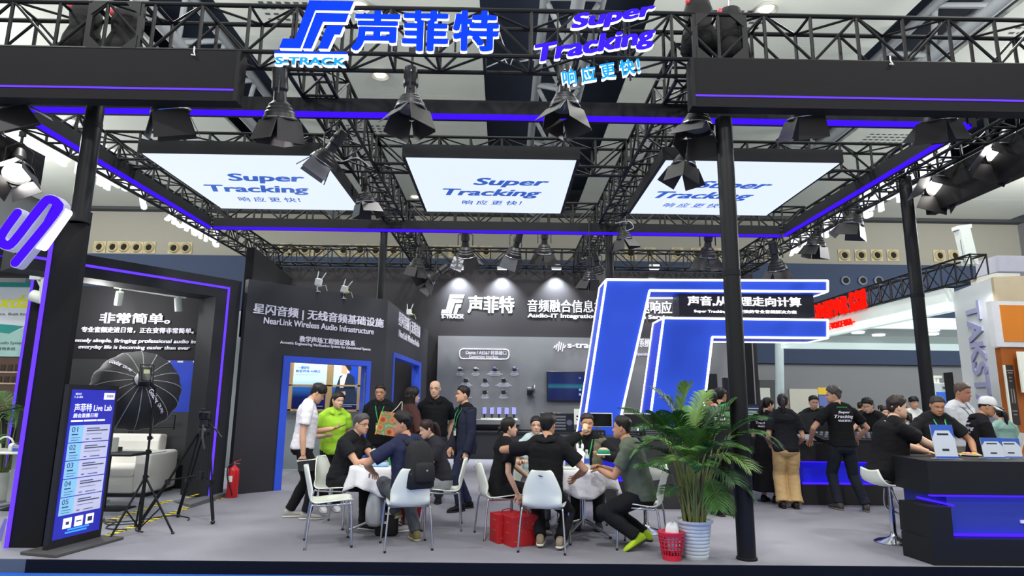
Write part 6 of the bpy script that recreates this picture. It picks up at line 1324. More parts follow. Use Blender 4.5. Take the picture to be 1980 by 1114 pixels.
stool('chrome bar stool base behind the chair of the man with neon shoes', 1.72, 7.75, 0.4, .62)
# ================================================================== PEOPLE
TMP = bpy.data.scenes.new('tmp_remesh')
def remesh(mb, vox, sm=3, amp=0, seed=0):
    """fuse the overlapping lofts of mb into one continuous skin; returns (verts, faces)"""
    me = bpy.data.meshes.new('tmp'); me.from_pydata([tuple(p) for p in mb.v], [], mb.f)
    bm = bmesh.new(); bm.from_mesh(me); bmesh.ops.recalc_face_normals(bm, faces=bm.faces); bm.to_mesh(me); bm.free()
    o = bpy.data.objects.new('tmp', me); TMP.collection.objects.link(o)
    md = o.modifiers.new('r', 'REMESH'); md.mode = 'VOXEL'; md.voxel_size = vox
    if sm: s = o.modifiers.new('s', 'SMOOTH'); s.iterations = sm; s.factor = .5
    vl = TMP.view_layers[0]; vl.update(); m2 = bpy.data.meshes.new_from_object(o.evaluated_get(vl.depsgraph))
    vs = [v.co.copy() for v in m2.vertices]
    if amp:
        ns_ = [v.normal.copy() for v in m2.vertices]; of = V((seed*3.1, seed*1.7, 0))
        for i, p in enumerate(vs):
            q = V((p.x*7, p.y*7, p.z*5))+of
            vs[i] = p+ns_[i]*(amp*(noise.noise(q)+.55*noise.noise(V((p.x*13, p.y*13, p.z*24))+of)))
    fs = [tuple(p.vertices) for p in m2.polygons]
    bpy.data.objects.remove(o); bpy.data.meshes.remove(me); bpy.data.meshes.remove(m2)
    return vs, fs
def interp(T, x):
    if x <= T[0][0]: return T[0][1:]
    for i in range(len(T)-1):
        if x <= T[i+1][0]:
            q = (x-T[i][0])/(T[i+1][0]-T[i][0]); q = q*q*(3-2*q)*.5+q*.5
            return tuple(a+(b-a)*q for a, b in zip(T[i][1:], T[i+1][1:]))
    return T[-1][1:]
HEAD = [(0, .33, .06, .06), (.05, .40, -.05, .155), (.12, .415, -.16, .22), (.2, .405, -.25, .262), (.3, .40, -.33, .29), (.4, .385, -.38, .308), (.5, .37, -.415, .318), (.6, .385, -.435, .325), (.7, .37, -.44, .325), (.8, .32, -.42, .305), (.88, .25, -.36, .265), (.94, .16, -.27, .205), (.98, .08, -.16, .13), (1.0, .0, -.06, .03)]
def gs(x, s): return math.exp(-(x/s)**2)
def headpt(z, a, hh, off=0.0, face=True, jaw=1.0):
    """point of the head surface at height z (0 chin .. 1 crown), angle a (0 = face, pi = back)"""
    yf, yb, w = interp(HEAD, z)
    if z < .35: w *= 1+(jaw-1)*(1-z/.35)
    c, s = math.cos(a), math.sin(a)
    ex_ = 2.25; k = (abs(c)**ex_+abs(s)**ex_)**(-1/ex_); c2, s2 = c*k, s*k
    yc = (yf+yb)/2*.35; x = (w+off)*s2; y = yc+((yf+off-yc) if c > 0 else (yc-yb+off))*c2
    if face and c > 0:
        ax = abs(x)
        nb = max(0, min(1, (z-.30)/.06))*max(0, min(1, (.56-z)/.2))
        y += .125*nb*gs(ax, .045+.03*max(0, (.42-z)/.12))
        y -= .035*gs(ax-.135, .07)*gs(z-.49, .045); y += .018*gs(ax-.12, .1)*gs(z-.565, .03)
        y += .03*gs(ax, .09)*(gs(z-.225, .022)+gs(z-.175, .024))-.016*gs(ax, .1)*gs(z-.2, .012)-.018*gs(ax, .11)*gs(z-.115, .025)+.02*gs(ax, .08)*gs(z-.06, .04)
        y += .012*gs(ax-.17, .07)*gs(z-.36, .06)
    return V((x*hh, y*hh, z*hh))
SKIN = {}
def skinmat(col):
    if col not in SKIN: SKIN[col] = mk('skin_'+col, col, .55, var=.06, scale=18, spec=.35)
    return SKIN[col]
EYEW = mk('eye_white', 'd9d5cf', .3, var=0); EYED = mk('eye_dark', '1b1310', .2, var=0)
def hairmat(col): return mk('hair_'+col, col, .5, var=.3, scale=60, bump=.1, bscale=160, spec=.35)
def build_head(m, M, hh, sk, brow='1a1412', female=False, age=0, nz=34, na=36, smile=0, detail=True):
    lip = mk('lip_'+('f' if female else 'm'), 'b5675c' if female else '9c6354', .5, var=0)
    m.mat(skinmat(sk)); rows = []
    for i in range(nz):
        z = i/(nz-1); z = z*.999+.0005; rows.append([M @ headpt(z, 2*PI*k/na, hh, jaw=.9 if female else 1.06) for k in range(na)])
    m.grid(rows, True); m.add(rows[0], [tuple(range(na))]); m.add(rows[-1], [tuple(range(na))])
    for s in (-1, 1):      # ears
        R3 = M.to_3x3(); c = M @ V((s*.325*hh, -.03*hh, .46*hh)); m.ell(c, .028*hh*1.2, .075*hh, .125*hh, 10, 8, R3 @ Mx.Rotation(s*.35, 3, 'Z') @ Mx.Rotation(.12, 3, 'X'))
    if not detail: return
    R3 = M.to_3x3()
    for s in (-1, 1):
        ctr = headpt(.49, s*.36, hh); ctr.x = s*.135*hh; p = headpt(.49, math.asin(min(.99, .135/.33)), hh); base = V((s*.135*hh, p.y-.004*hh, .492*hh))
        m.mat(EYEW); m.ell(M @ base, .055*hh, .022*hh, .02*hh, 10, 6, R3); m.mat(EYED); m.ell(M @ (base+V((0, .008*hh, 0))), .024*hh, .02*hh, .021*hh, 8, 6, R3)
        m.mat(skinmat(sk)); m.ell(M @ (base+V((0, .002*hh, .022*hh))), .062*hh, .026*hh, .014*hh, 10, 5, R3)
        m.mat(hairmat(brow)); pts = []
        for q in range(5):
            x = .06+.16*q/4; z = .575+.022*math.sin(q/4*PI*.8)+(.0 if not female else .008); pp = headpt(z, math.asin(min(.98, x/.335)), hh); pts.append(M @ V((s*x*hh, pp.y+.008*hh, z*hh)))
        m.tube(pts, [.012*hh*(1.15-.15*q)*(.75 if female else 1.1) for q in range(5)], 5)
        m.mat(EYED); pn = headpt(.315, .1, hh); m.ell(M @ V((s*.035*hh, pn.y-.012*hh, .308*hh)), .014*hh, .012*hh, .007*hh, 6, 4, R3)
    m.mat(lip)
    for z, r_ in ((.213, .014), (.186, .017)):
        pts = []
        for q in range(7):
            x = (-.09+.18*q/6)*(1.12 if smile else 1); pp = headpt(z, math.asin(x/.33), hh); pts.append(M @ V((x*hh, pp.y-.002*hh, (z+(smile*.03+.004)*(abs(q-3)/3)**2)*hh)))
        m.tube(pts, [r_*hh*(.35+.65*math.sin(PI*(q+.6)/7.2)) for q in range(7)], 6)
HL_M = [(0, .80), (25, .80), (45, .76), (62, .66), (78, .52), (88, .46), (100, .5), (112, .44), (130, .28), (150, .16), (180, .12)]
HL_F = [(0, .78), (25, .77), (45, .68), (62, .55), (78, .40), (100, .36), (112, .3), (130, .2), (150, .12), (180, .08)]
def hair_cap(m, M, hh, thick=.06, line=HL_M, seed=0, wav=.02, top=.05, na=44, ns=14, flat=0):
    rows = [[] for _ in range(ns)]; of = V((seed*2.3, seed, 0))
    for k in range(na):
        a = 2*PI*k/na; d = math.degrees(a if a <= PI else 2*PI-a); z0 = interp(line, d)[0]
        for i in range(ns):
            q = i/(ns-1); z = z0+(1-z0)*q
            th = -.012+thick*min(1, q*5)**.7+top*max(0, (z-.6)/.4)+wav*noise.noise(V((math.cos(a)*3, math.sin(a)*3, z*5))+of)*min(1, q*4)+wav*.6*noise.noise(V((math.cos(a)*8, math.sin(a)*8, z*9))+of)*min(1, q*4)
            if d < 70: th += .025*math.sin(min(1, q*3)*PI*.5)
            p = headpt(min(z, .999), a, hh, th, False); p.z += max(0, th)*hh*max(0, (z-.75)/.25)
            rows[i].append(M @ p)
    m.grid(rows, True); m.add(rows[-1], [tuple(range(na))])
def hand(m, W, d, n, k, curl=.35, spread=.12, thumb=.5):
    """five fingered hand: W wrist, d towards the fingers, n out of the palm; s points to the thumb side"""
    d = V(d).normalized(); n = V(n); n = (n-d*n.dot(d)); n = n.normalized() if n.length > .05 else basis(d)[0]
    return d, n
def put_hand(m, W, d, n, side, k, curl=.35, spread=.1, thumb=.5):
    d, n = hand(m, W, d, n, k); s = d.cross(n)*side          # thumb side
    ring = lambda c, a, b: [c+s*(a*math.cos(t))+n*(b*math.sin(t)) for t in [2*PI*i/12 for i in range(12)]]
    m.loft([ring(W-d*.03*k, .024*k, .018*k), ring(W, .026*k, .017*k), ring(W+d*.03*k, .036*k, .016*k), ring(W+d*.065*k, .041*k, .014*k), ring(W+d*.088*k, .038*k, .011*k)])
    for i, (o, L, r) in enumerate(((.029, .070, .0088), (.0098, .078, .009), (-.0098, .073, .0088), (-.028, .058, .0078))):
        p = W+d*(.078-.004*abs(i-1))*k+s*o*k; dd = (d+s*(spread*(1.2-.8*i))).normalized(); c = curl*(1+.12*i); pts = [p, p]; ang_ = c*.55
        pts = [p]
        for j, f in enumerate((.45, .32, .25)):
            t = dd*math.cos(ang_)+n*math.sin(ang_); pts.append(pts[-1]+t*L*f*k); ang_ += c*.9
        pts.append(pts[-1]+(pts[-1]-pts[-2])*.12)
        m.tube(pts, [r*k, r*.98*k, r*.9*k, r*.75*k, r*.3*k], 8)
    p = W+d*.022*k+s*.026*k; t = (s*.75+d*.65+n*thumb*.8).normalized(); t2 = (s*.25+d*.85+n*thumb).normalized()
    m.tube([p-t*.01*k, p+t*.034*k, p+t*.034*k+t2*.028*k, p+t*.034*k+t2*.05*k, p+t*.034*k+t2*.056*k], [.013*k, .0115*k, .0095*k, .0075*k, .003*k], 8)
def ik(S, T, l1, l2, hint):
    S, T = V(S), V(T); d = T-S; L = min(d.length, (l1+l2)*.995); d.normalize(); T = S+d*L
    a = (l1*l1-l2*l2+L*L)/(2*L); hgt = math.sqrt(max(0, l1*l1-a*a)); h = V(hint); h = (h-d*h.dot(d)); h.normalize()
    return S+d*a+h*hgt, T
def person(label, loc, rz, h=1.72, sit=False, lean=0.0, slean=0.0, twist=0.0, head=(0, 0, 0), R=None, L=None, eR=None, eL=None, fR=None, fL=None, kR=None, kL=None, pz=None, g=1.0,
           skin='c9997c', hair=('short', '17130f'), shirt='1b1c1f', sleeve=.5, hem=.03, pants='222327', shoes='2a2a2c', sole='2a2a2c', female=False, glasses=False, collar=None, lanyard=None,
           back=None, vest=None, skirt=None, smile=0, curl=(.4, .4), nR=(-1, 0, 0), nL=(1, 0, 0), hd=(None, None), shorts=False, det=True, bare=False, cap=None, group=None, seed=None, jacket=None, chesttext=False, legs=True, beltc=None):
    sd = seed if seed is not None else len(PEOPLE); k = h/1.72; rz_ = rz
    t = thing('person', label, 'person', loc, rz, group)
    PEOPLE.append(t)
    vox = .011 if det else .018
    hipz = pz if pz is not None else (.545 if sit else .515*h)
    P = V((0, 0, hipz))
    # ---- spine
    N_ = 24; pos = [P]; fr = []
    for i in range(N_+1):
        q = i/N_; f = min(1, q/.5); la, sl, tw = lean*f, slean*f, twist*f
        up = V((math.sin(sl), math.sin(la), math.cos(la)*math.cos(sl))).normalized(); rt = V((math.cos(tw), math.sin(tw), 0)); rt = (rt-up*rt.dot(up)).normalized(); fw = up.cross(rt)
        fr.append((rt, fw, up))
        if i: pos.append(pos[-1]+up*(.30*h/N_))
    def sp(tt):
        q = max(0, min(1, tt/.30))*N_; i = min(N_-1, int(q)); f = q-i; c = pos[i]*(1-f)+pos[i+1]*f; r_, f_, u_ = fr[min(N_, round(q))]
        if tt < 0: c = P+u_*tt*h
        if tt > .30: c = pos[-1]+u_*(tt-.30)*h
        return c, r_, f_, u_
    def ring(c, a, b, rx, ry, n=18, e=2.4):
        out = []
        for i in range(n):
            t_ = 2*PI*i/n; cc, ss = math.cos(t_), math.sin(t_); kk = (abs(cc)**e+abs(ss)**e)**(-1/e); out.append(c+a*rx*cc*kk+b*ry*ss*kk)
        return out
    SW = .102 if female else .112
    TOR = [(-.065, .06, .055, 0), (-.035, .088, .072, -.004), (0, .094, .074, -.006), (.05, .089, .068, 0), (.11, .079, .06, .004), (.165, .086, .064, .006), (.215, .095, .067, .006), (.255, .1, .063, 0), (.283, .086, .05, -.006), (.30, .055, .04, -.008), (.315, .036, .036, -.004)]
    if female: TOR = [(a, b*(1.04 if a < .08 else .9), c*(1.0 if a < .1 else .95), d+(.012 if .16 < a < .24 else 0)) for a, b, c, d in TOR]
    def torso(m, t0, t1, inf, straight=0, top=True):
        rows = []; T = [x for x in TOR if t0 <= x[0] <= t1]
        xs = sorted(set([t0]+[x[0] for x in T]+[t1]))
        for tt in xs:
            rx, ry, fo = interp(TOR, tt); gg = 1+(g-1)*(1 if tt < .2 else .6); c, r_, f_, u_ = sp(tt)
            if straight and tt < .2: rx = max(rx, straight*.092); ry = max(ry, straight*.068)
            rows.append(ring(c+f_*(fo*h+(g-1)*.12*h*gs(tt-.09, .09)), r_, f_, rx*h*gg+inf, ry*h*gg*(1+(g-1)*.9)+inf))
        m.loft(rows)
    cS, rS, fS, uS = sp(.268); sR, sL = cS+rS*SW*h, cS-rS*SW*h
    cN, rN, fN, uN = sp(.315)
    hm = Mx.Rotation(head[0]+twist, 3, 'Z') @ Mx.Rotation(head[1], 3, 'X') @ Mx.Rotation(head[2], 3, 'Y')
    hh = .130*h+.006; chin = cN+uN*.03*h+fS*.006*h
    nod = V((0, math.sin(max(-.6, head[1]*-1)*0), 0)); HM = Mx.Translation(chin+hm @ V((0, .02*h, -.0))+V((0, 0, 0))) @ hm.to_4x4()
    # ---- limbs
    ua, fa = .176*h, .152*h
    dR = V((.20*k+.02, .03, .49*h)) if not sit else V((.2, .3, .62)); dL = V((-dR.x, dR.y, dR.z))
    TR = V(R) if R is not None else dR; TL = V(L) if L is not None else dL
    ER, TR = ik(sR, TR, ua, fa, eR or (.35, -1, -.25)); EL, TL = ik(sL, TL, ua, fa, eL or (-.35, -1, -.25))
    hw = .052*h; HR, HL = P+V((hw, 0, -.01*h)), P+V((-hw, 0, -.01*h)); th_, sh_ = .245*h, .243*h
    az = .045*h
    if sit: aR, aL = V((.13, .40, az)), V((-.13, .40, az))
    else: aR, aL = V((.09, -.02, az)), V((-.09, -.02, az))
    yR = yL = 0
    if fR is not None: aR = V(fR[:3]); yR = fR[3] if len(fR) > 3 else 0
    if fL is not None: aL = V(fL[:3]); yL = fL[3] if len(fL) > 3 else 0
    KR, aR = ik(HR, aR, th_, sh_, kR or ((.12, 1, .4) if sit else (.05, 1, 0))); KL, aL = ik(HL, aL, th_, sh_, kL or ((-.12, 1, .4) if sit else (-.05, 1, 0)))
    def limb(m, pts, rs, n=14):
        m.tube(pts, rs, n)
    mid = lambda a, b, q: a*(1-q)+b*q
    gl = 1+(g-1)*.6
    # ---- body (one continuous skin)
    b = MB(); torso(b, -.045, .315, -.005)
    c2 = HM @ V((0, -.05*hh, .18*hh)); b.tube([sp(.285)[0], cN, mid(cN, c2, .6), c2], [.05*h*.8, .033*h*(.9 if female else 1.05)*gl, .031*h*(.88 if female else 1.05)*gl, .030*h], 14)
    for S_, E_, T_ in ((sR, ER, TR), (sL, EL, TL)):
        b.tube([S_+(cS-S_)*.25, S_, mid(S_, E_, .3), mid(S_, E_, .65), E_, mid(E_, T_, .3), mid(E_, T_, .75), T_+(T_-E_).normalized()*.01], [q*h*gl*(.9 if female else 1) for q in (.03, .031, .0285, .025, .0225, .0235, .0185, .0155)], 14)
    for H_, K_, A_2 in ((HR, KR, aR), (HL, KL, aL)):
        b.tube([H_+V((0, 0, .02*h)), H_, mid(H_, K_, .35), mid(H_, K_, .75), K_, mid(K_, A_2, .3), mid(K_, A_2, .7), A_2], [q*h*gl*(1 if (skirt or shorts or not legs) else .84) for q in (.05, .052, .048, .036, .031, .033, .024, .020)], 14)
    for S_ in (sR, sL): b.tube([mid(S_, cS, .1), mid(S_, cN, .5)+uS*.006*h, cN+uN*.012*h], [.026*h, .026*h, .021*h], 12)
    vs, fs = remesh(b, vox if det else .02)
    m = MB(); m.mat(skinmat(skin)); m.add(vs, fs)
    for S_, E_, T_, sgn, nn, cu, ud in ((sR, ER, TR, -1, nR, curl[0], hd[0]), (sL, EL, TL, 1, nL, curl[1], hd[1])):
        dd = V(ud) if ud is not None else (T_-E_); put_hand(m, T_, dd, nn, sgn, k*.98, cu)
    build_head(m, HM, hh, skin, hair[1] if hair[0] not in ('bald', 'grey') else '3a332e', female, smile=smile, nz=34 if det else 22, na=36 if det else 24, detail=True)
    m.build('body', None, t, smooth=True, fixn=True)
    # ---- hair
    st, hc = hair[0], hair[1]
    if st != 'bald' and cap is None or st in ('ponytail', 'long', 'bun'):
        m = MB(); m.mat(hairmat(hc))
        pr = dict(short=(.03, HL_M, .018, .045), buzz=(.018, HL_M, .006, .015), messy=(.045, HL_M, .05, .08), grey=(.035, HL_M, .015, .04), mohawk=(.012, HL_M, .01, .09), ponytail=(.03, HL_F, .012, .03), bun=(.03, HL_F, .012, .03), long=(.05, HL_F, .02, .04), bowl=(.045, [(0, .66), (40, .64), (70, .5), (88, .46), (110, .4), (140, .22), (180, .14)], .025, .05))[st]
        hair_cap(m, HM, hh, pr[0], pr[1], sd, pr[2], pr[3], na=44 if det else 28, ns=14 if det else 9)
        if st == 'ponytail':
            p0 = HM @ V((0, -.45*hh, .62*hh)); q = [p0, p0+hm @ V((0, -.10*hh, -.05*hh)), p0+hm @ V((.02*hh, -.14*hh, -.45*hh)), p0+hm @ V((.03*hh, -.08*hh, -.95*hh)), p0+hm @ V((.05*hh, -.02*hh, -1.3*hh))]; m.tube(spl(q, 4), [.07*hh+.09*hh*math.sin(PI*min(1, i/13)) if i < 14 else .08*hh*(1-(i-13)/4) for i in range(17)], 10)
        if st == 'bun': c = HM @ V((0, -.5*hh, .42*hh)); m.ell(c, .15*hh, .12*hh, .15*hh, 12, 8); m.tube([c, c+hm @ V((.02*hh, -.1*hh, -.25*hh))], [.08*hh, .02*hh], 8)
        if st == 'long':
            rows = []
            for i in range(10):
                q = i/9; row = []
                for j in range(15):
                    a = PI*(.42+1.16*j/14); z = .55-q*1.35; p = headpt(max(.3, z), a, hh, .05+.02*math.sin(j*2.1+q*3)); p.z = z*hh; p.x *= 1-.12*q+.03*math.sin(j*1.7); p.y = p.y*(1-.25*q)-.06*hh*q; row.append(HM @ p)
                rows.append(row)
            m.grid(rows)
            m.build('hair', None, t, smooth=True, solid=.02)
        else: m.build('hair', None, t, smooth=True)
    if cap:
        m = MB(); hair_cap(m, HM, hh, .03, [(0, .66), (60, .62), (90, .6), (120, .5), (180, .42)], 1, .003, .08, 36, 10); m.mat(cloth(cap))
        o = m.build('cap', cloth(cap), t, smooth=True)
        m = MB(); rows = []
        for i in range(5):
            q = i/4; rows.append([HM @ V((math.sin(a)*(.34+.06*q)*hh, (.36*math.cos(a)+.02+.38*q*math.cos(a*.9))*hh, (.68-.1*q-.05*abs(a))*hh)) for a in [-1.1+2.2*j/12 for j in range(13)]])
        m.grid(rows); m.build('visor', cloth(cap), o, smooth=True, solid=.006)
        m = MB(); m.mat(hairmat(hc)); hair_cap(m, HM, hh, .02, [(0, .7), (60, .6), (85, .5), (110, .4), (180, .14)], 2, .01, .0, 30, 8); m.build('hair', None, t, smooth=True)
    if st == 'bald':
        m = MB(); m.mat(hairmat('77706a'))
        for s in (-1, 1):
            rows = []
            for i in range(5):
                z = .34+.26*i/4; rows.append([HM @ headpt(z, s*(1.75+1.2*j/6), hh, .012 if 0 < i < 4 else -.01, False) for j in range(7)])
            m.grid(rows)
        m.build('hair', None, t, smooth=True)
    # ---- shirt
    def top_mesh(col, slv, hemt, inf, name, seed_, straight=.95, open_=0):
        b = MB(); torso(b, hemt, .297, inf, straight)
        b.tube([sp(.27)[0], sp(.297)[0], sp(.318)[0]], [.066*h*gl, .056*h*gl, .047*h*gl], 14)
        for S_ in (sR, sL): b.tube([mid(S_, cS, .1), mid(S_, cN, .5)+uS*.006*h, cN+uN*.002*h], [(.030*h+inf*1.2)*gl, (.033*h+inf*1.4)*gl, (.030*h+inf*1.2)*gl], 12)
        for S_, E_, T_ in ((sR, ER, TR), (sL, EL, TL)):
            pts = [S_+(cS-S_)*.35, S_]; rr = [.036*h+inf*.6, .036*h+inf*.6]
            if slv <= .75:
                pts += [mid(S_, E_, slv*.55), mid(S_, E_, slv)]; rr += [.0335*h+inf, .034*h+inf]
            else: pts += [mid(S_, E_, .5), E_, mid(E_, T_, .5), mid(E_, T_, .97)]; rr += [.031*h+inf, .028*h+inf, .0255*h+inf, .021*h+inf]
            b.tube(pts, [q*gl for q in rr], 14)
        if hemt > -.02 and False: pass
        vs, fs = remesh(b, vox, 3, .009, seed_); m = MB(); m.mat(cloth(col)); m.add(vs, fs)
        o = m.build(name, None, t, smooth=True); return o, vs, fs
    SO = None
    if not bare:
        SO, svs, sfs = top_mesh(shirt, sleeve, hem-.03 if not sit else hem-.02, .018, 'shirt', sd)
        bvh = BVHTree.FromPolygons(svs, sfs)
    else: bvh = BVHTree.FromPolygons(vs, fs)
    if vest or jacket:
        b = MB(); torso(b, hem-.05 if jacket else hem-.02, .29, .022, 1.0)
        for S_, E_, T_ in ((sR, ER, TR), (sL, EL, TL)):
            pts = [S_+(cS-S_)*.35, S_]; rr = [.045*h, .043*h]
            if jacket: pts += [mid(S_, E_, .5), E_, mid(E_, T_, .5), mid(E_, T_, .98)]; rr += [.041*h, .037*h, .034*h, .029*h]
            else: pts += [mid(S_, E_, .12)]; rr += [.044*h]
            b.tube(pts, rr, 14)
        for S_ in (sR, sL): b.tube([mid(S_, cS, .1), mid(S_, cN, .5)+uS*.006*h, cN-uN*.004*h], [.056*h, .056*h, .050*h], 12)
        v2, f2 = remesh(b, vox, 3, .007, sd+5)
        # open front: drop the faces in a wedge at the chest
        keep = []
        for f in f2:
            c = sum((v2[i] for i in f), V())/len(f); bt_ = (c-P).dot(uS)/h; cc = sp(max(0, min(.3, bt_)))[0]; dx, dy = (c-cc).dot(rS), (c-cc).dot(fS)
            if dy > .02 and abs(dx) < .025+.055*max(0, min(1, bt_/.3))*1.3: continue
            if bt_ > .306: continue
            keep.append(f)
        m = MB(); m.mat(cloth(vest or jacket)); m.add(v2, keep); m.build('vest' if vest else 'jacket', None, t, smooth=True, solid=.006)
        allv = svs+v2; bvh = BVHTree.FromPolygons(allv, sfs+[tuple(i+len(svs) for i in f) for f in f2])
    if collar:
        m = MB(); rows = []
        for i in range(4):
            q = i/3; row = []
            for j in range(25):
                a = PI/2+.22+(2*PI-.44)*j/24; rr = (.049+.021*q)*h*gl; zz = (.034-.0*q) if q < .4 else .034-.038*(q-.33)/.67
                fr_ = max(0, math.sin(a)); c, r_, f_, u_ = sp(.297); row.append(c+r_*(rr*math.cos(a)*1.05)+f_*(rr*math.sin(a)*1.0-.002*h)+u_*(zz-.002-.016*fr_+.022*abs(math.cos(a)))*h*.8)
            rows.append(row)
        m.grid(rows); m.build('collar', cloth(collar), t, smooth=True, solid=.005)
    # ---- trousers / skirt
    if legs:
        b = MB()
        if skirt:
            col, zlen, fl = skirt
            if sit:
                torso(b, -.065, .06, .016)
                for H_, K_ in ((HR, KR), (HL, KL)): b.tube([H_, mid(H_, K_, .5), mid(H_, K_, .98)], [.065*h, .062*h, .05*h], 12)
                b.tube([(HR+HL)/2, mid((HR+HL)/2, (KR+KL)/2, .9)], [.07*h, .045*h], 12)
            else:
                rows = []
                for i in range(7):
                    q = i/6; z = hipz+.07*h-(hipz+.07*h-zlen)*q; rows.append([V((c_.x, c_.y, z)) for c_ in ring(V((0, 0, z)), V((1, 0, 0)), V((0, 1, 0)), .105*h+fl*q, .085*h+fl*q*.9, 24)])
                for i, r_ in enumerate(rows):
                    for j, p in enumerate(r_): f = .018*i/6*math.sin(j*PI/2); r_[j] = p+V((p.x, p.y, 0)).normalized()*f
                b.loft(rows)
            vs2, fs2 = remesh(b, vox*1.1, 2, .005, sd); m = MB(); m.mat(cloth(col)); m.add(vs2, fs2); m.build('skirt', None, t, smooth=True)
        else:
            torso(b, -.065, max(.0, hem+.015) if hem < .03 else .06, .008)
            for H_, K_, A_2 in ((HR, KR, aR), (HL, KL, aL)):
                wd = 1.12 if pants == 'c7a878' else 1.0
                b.ell(K_, .045*h*gl, .045*h*gl, .045*h*gl, 12, 8)
                if shorts: b.tube([H_+V((0, 0, .03*h)), H_, mid(H_, K_, .5), mid(H_, K_, .9)], [q*h*gl for q in (.056, .058, .055, .052)], 14)
                else: b.tube([H_+V((0, 0, .03*h)), H_, mid(H_, K_, .4), mid(H_, K_, .8), K_, mid(K_, A_2, .35), mid(K_, A_2, .75), mid(K_, A_2, .97)], [q*h*gl*wd for q in (.050, .056, .054, .046, .044*wd, .042*wd, .037*wd**2, .037*wd**3)], 14)
            vs2, fs2 = remesh(b, vox, 2, .008, sd+9); m = MB(); m.mat(cloth(pants)); m.add(vs2, fs2); m.build('trousers', None, t, smooth=True)
            if beltc:
                m = MB(); c, r_, f_, u_ = sp(.045); q_ = ring(c, r_, f_, .092*h*g+.02, .071*h*(g**1.6)+.024, 28); m.loft([[p-u_*.016 for p in q_], [p+u_*.016 for p in q_]]); o = m.build('belt', cloth(beltc), t, smooth=False)
                m = MB(); m.obox(c+f_*(.071*h*(g**1.6)+.028), r_*.022, f_*.004, u_*.017); m.build('buckle', STEEL, o)
        for A_2, K_, yw in ((aR, KR, yR), (aL, KL, yL)):
            f_ = V((math.sin(-yw), math.cos(yw), 0)); shank = (A_2-K_).normalized(); pit = 0
            lift = A_2.z-az
            if lift > .05: fl_ = (f_+shank*.55).normalized(); up_ = f_.cross(V((0, 0, 1))).cross(fl_).normalized()
            else: fl_ = f_; up_ = V((0, 0, 1))
            r_ = fl_.cross(up_); base = A_2-up_*az
            def sring(y, w, h0, h1, n=16): return [base+fl_*y*k+r_*(w*k*math.copysign(abs(math.cos(t_))**.8, math.cos(t_)))+up_*((h0+h1)/2+(h1-h0)/2*math.copysign(abs(math.sin(t_))**.7, math.sin(t_)))*k for t_ in [2*PI*i/n for i in range(n)]]
            m = MB(); m.loft([sring(-.072, .02, .02, .055), sring(-.062, .034, .014, .085), sring(-.03, .04, .012, .112), sring(.01, .041, .012, .112), sring(.05, .043, .012, .088), sring(.1, .048, .012, .066), sring(.15, .047, .012, .055), sring(.185, .036, .014, .042), sring(.2, .016, .018, .032)])
            o = m.build('shoe', cloth(shoes, .6), t, smooth=True)
            m = MB(); m.loft([sring(-.076, .022, .0, .022), sring(-.06, .038, 0, .026), sring(0, .043, 0, .024), sring(.06, .046, 0, .022), sring(.12, .052, 0, .022), sring(.17, .046, .0, .022), sring(.205, .02, .004, .022)]); m.build('sole', cloth(sole, .6), o, smooth=True)
    # ---- accessories on the chest / back
    def onto(p, d, off=.004, far=.4):
        hit = bvh.ray_cast(p-d*far, d, far*1.5)
        return (hit[0]-d*off) if hit[0] is not None else None
    if glasses:
        m = MB()
        for s in (-1, 1):
            c = headpt(.49, math.asin(.135/.33), hh); m.tube([HM @ V((s*.135*hh+.085*hh*math.cos(a), c.y+.045*hh, .49*hh+.06*hh*math.sin(a))) for a in [2*PI*i/14 for i in range(14)]], .0022, 5, closed=True)
            m.tube([HM @ V((s*.22*hh, c.y+.045*hh, .5*hh)), HM @ V((s*.325*hh, .1*hh, .52*hh)), HM @ V((s*.33*hh, -.06*hh, .5*hh))], .002, 5)
        m.tube([HM @ V((-.05*hh, c.y+.06*hh, .5*hh)), HM @ V((.05*hh, c.y+.06*hh, .5*hh))], .002, 5); m.build('glasses', mk('glasses_frame', '3a3a3e', .3, .5), t)
    if lanyard:
        m = MB(); cb, r_, f_, u_ = sp(.15); ends = []
        for s in (-1, 1):
            pts = []
            for i in range(12):
                q = i/11; c, r2, f2, u2 = sp(.305-.155*q); x = (.042*(1-q)**.8*s)*h; p = onto(c+r2*x, -f2, .006)
                if p is not None: pts.append(p)
            if len(pts) > 2:
                w = .007
                m.grid([[p-r_*w, p+r_*w] for p in pts]); ends.append(pts[-1])
            c = sp(.307)[0]; bk = [onto(sp(.306)[0]+r_*x*s*h, f_, .004) for x in (.045, .03, .015, 0)]
            bk = [p for p in bk if p is not None]
            if len(bk) > 1: m.grid([[p-u_*w, p+u_*w] for p in bk])
        if m.v: m.build('lanyard', cloth(lanyard, .7), t, solid=.002)
        if ends:
            e = sum(ends, V())/len(ends); m = MB(); c = e-uS*.075+fS*.008; m.obox(c, rS*.037, fS*.002, uS*.052); o = m.build('badge', WPLAS, t)
            m = MB(); m.obox(c+uS*.034+fS*.0022, rS*.036, fS*.0012, uS*.017); m.build('green_band', mk('badge_green', '2f9a5a', .4), o); m = MB(); m.obox(c+uS*.062, rS*.008, fS*.003, uS*.014); m.build('clip', STEEL, o)
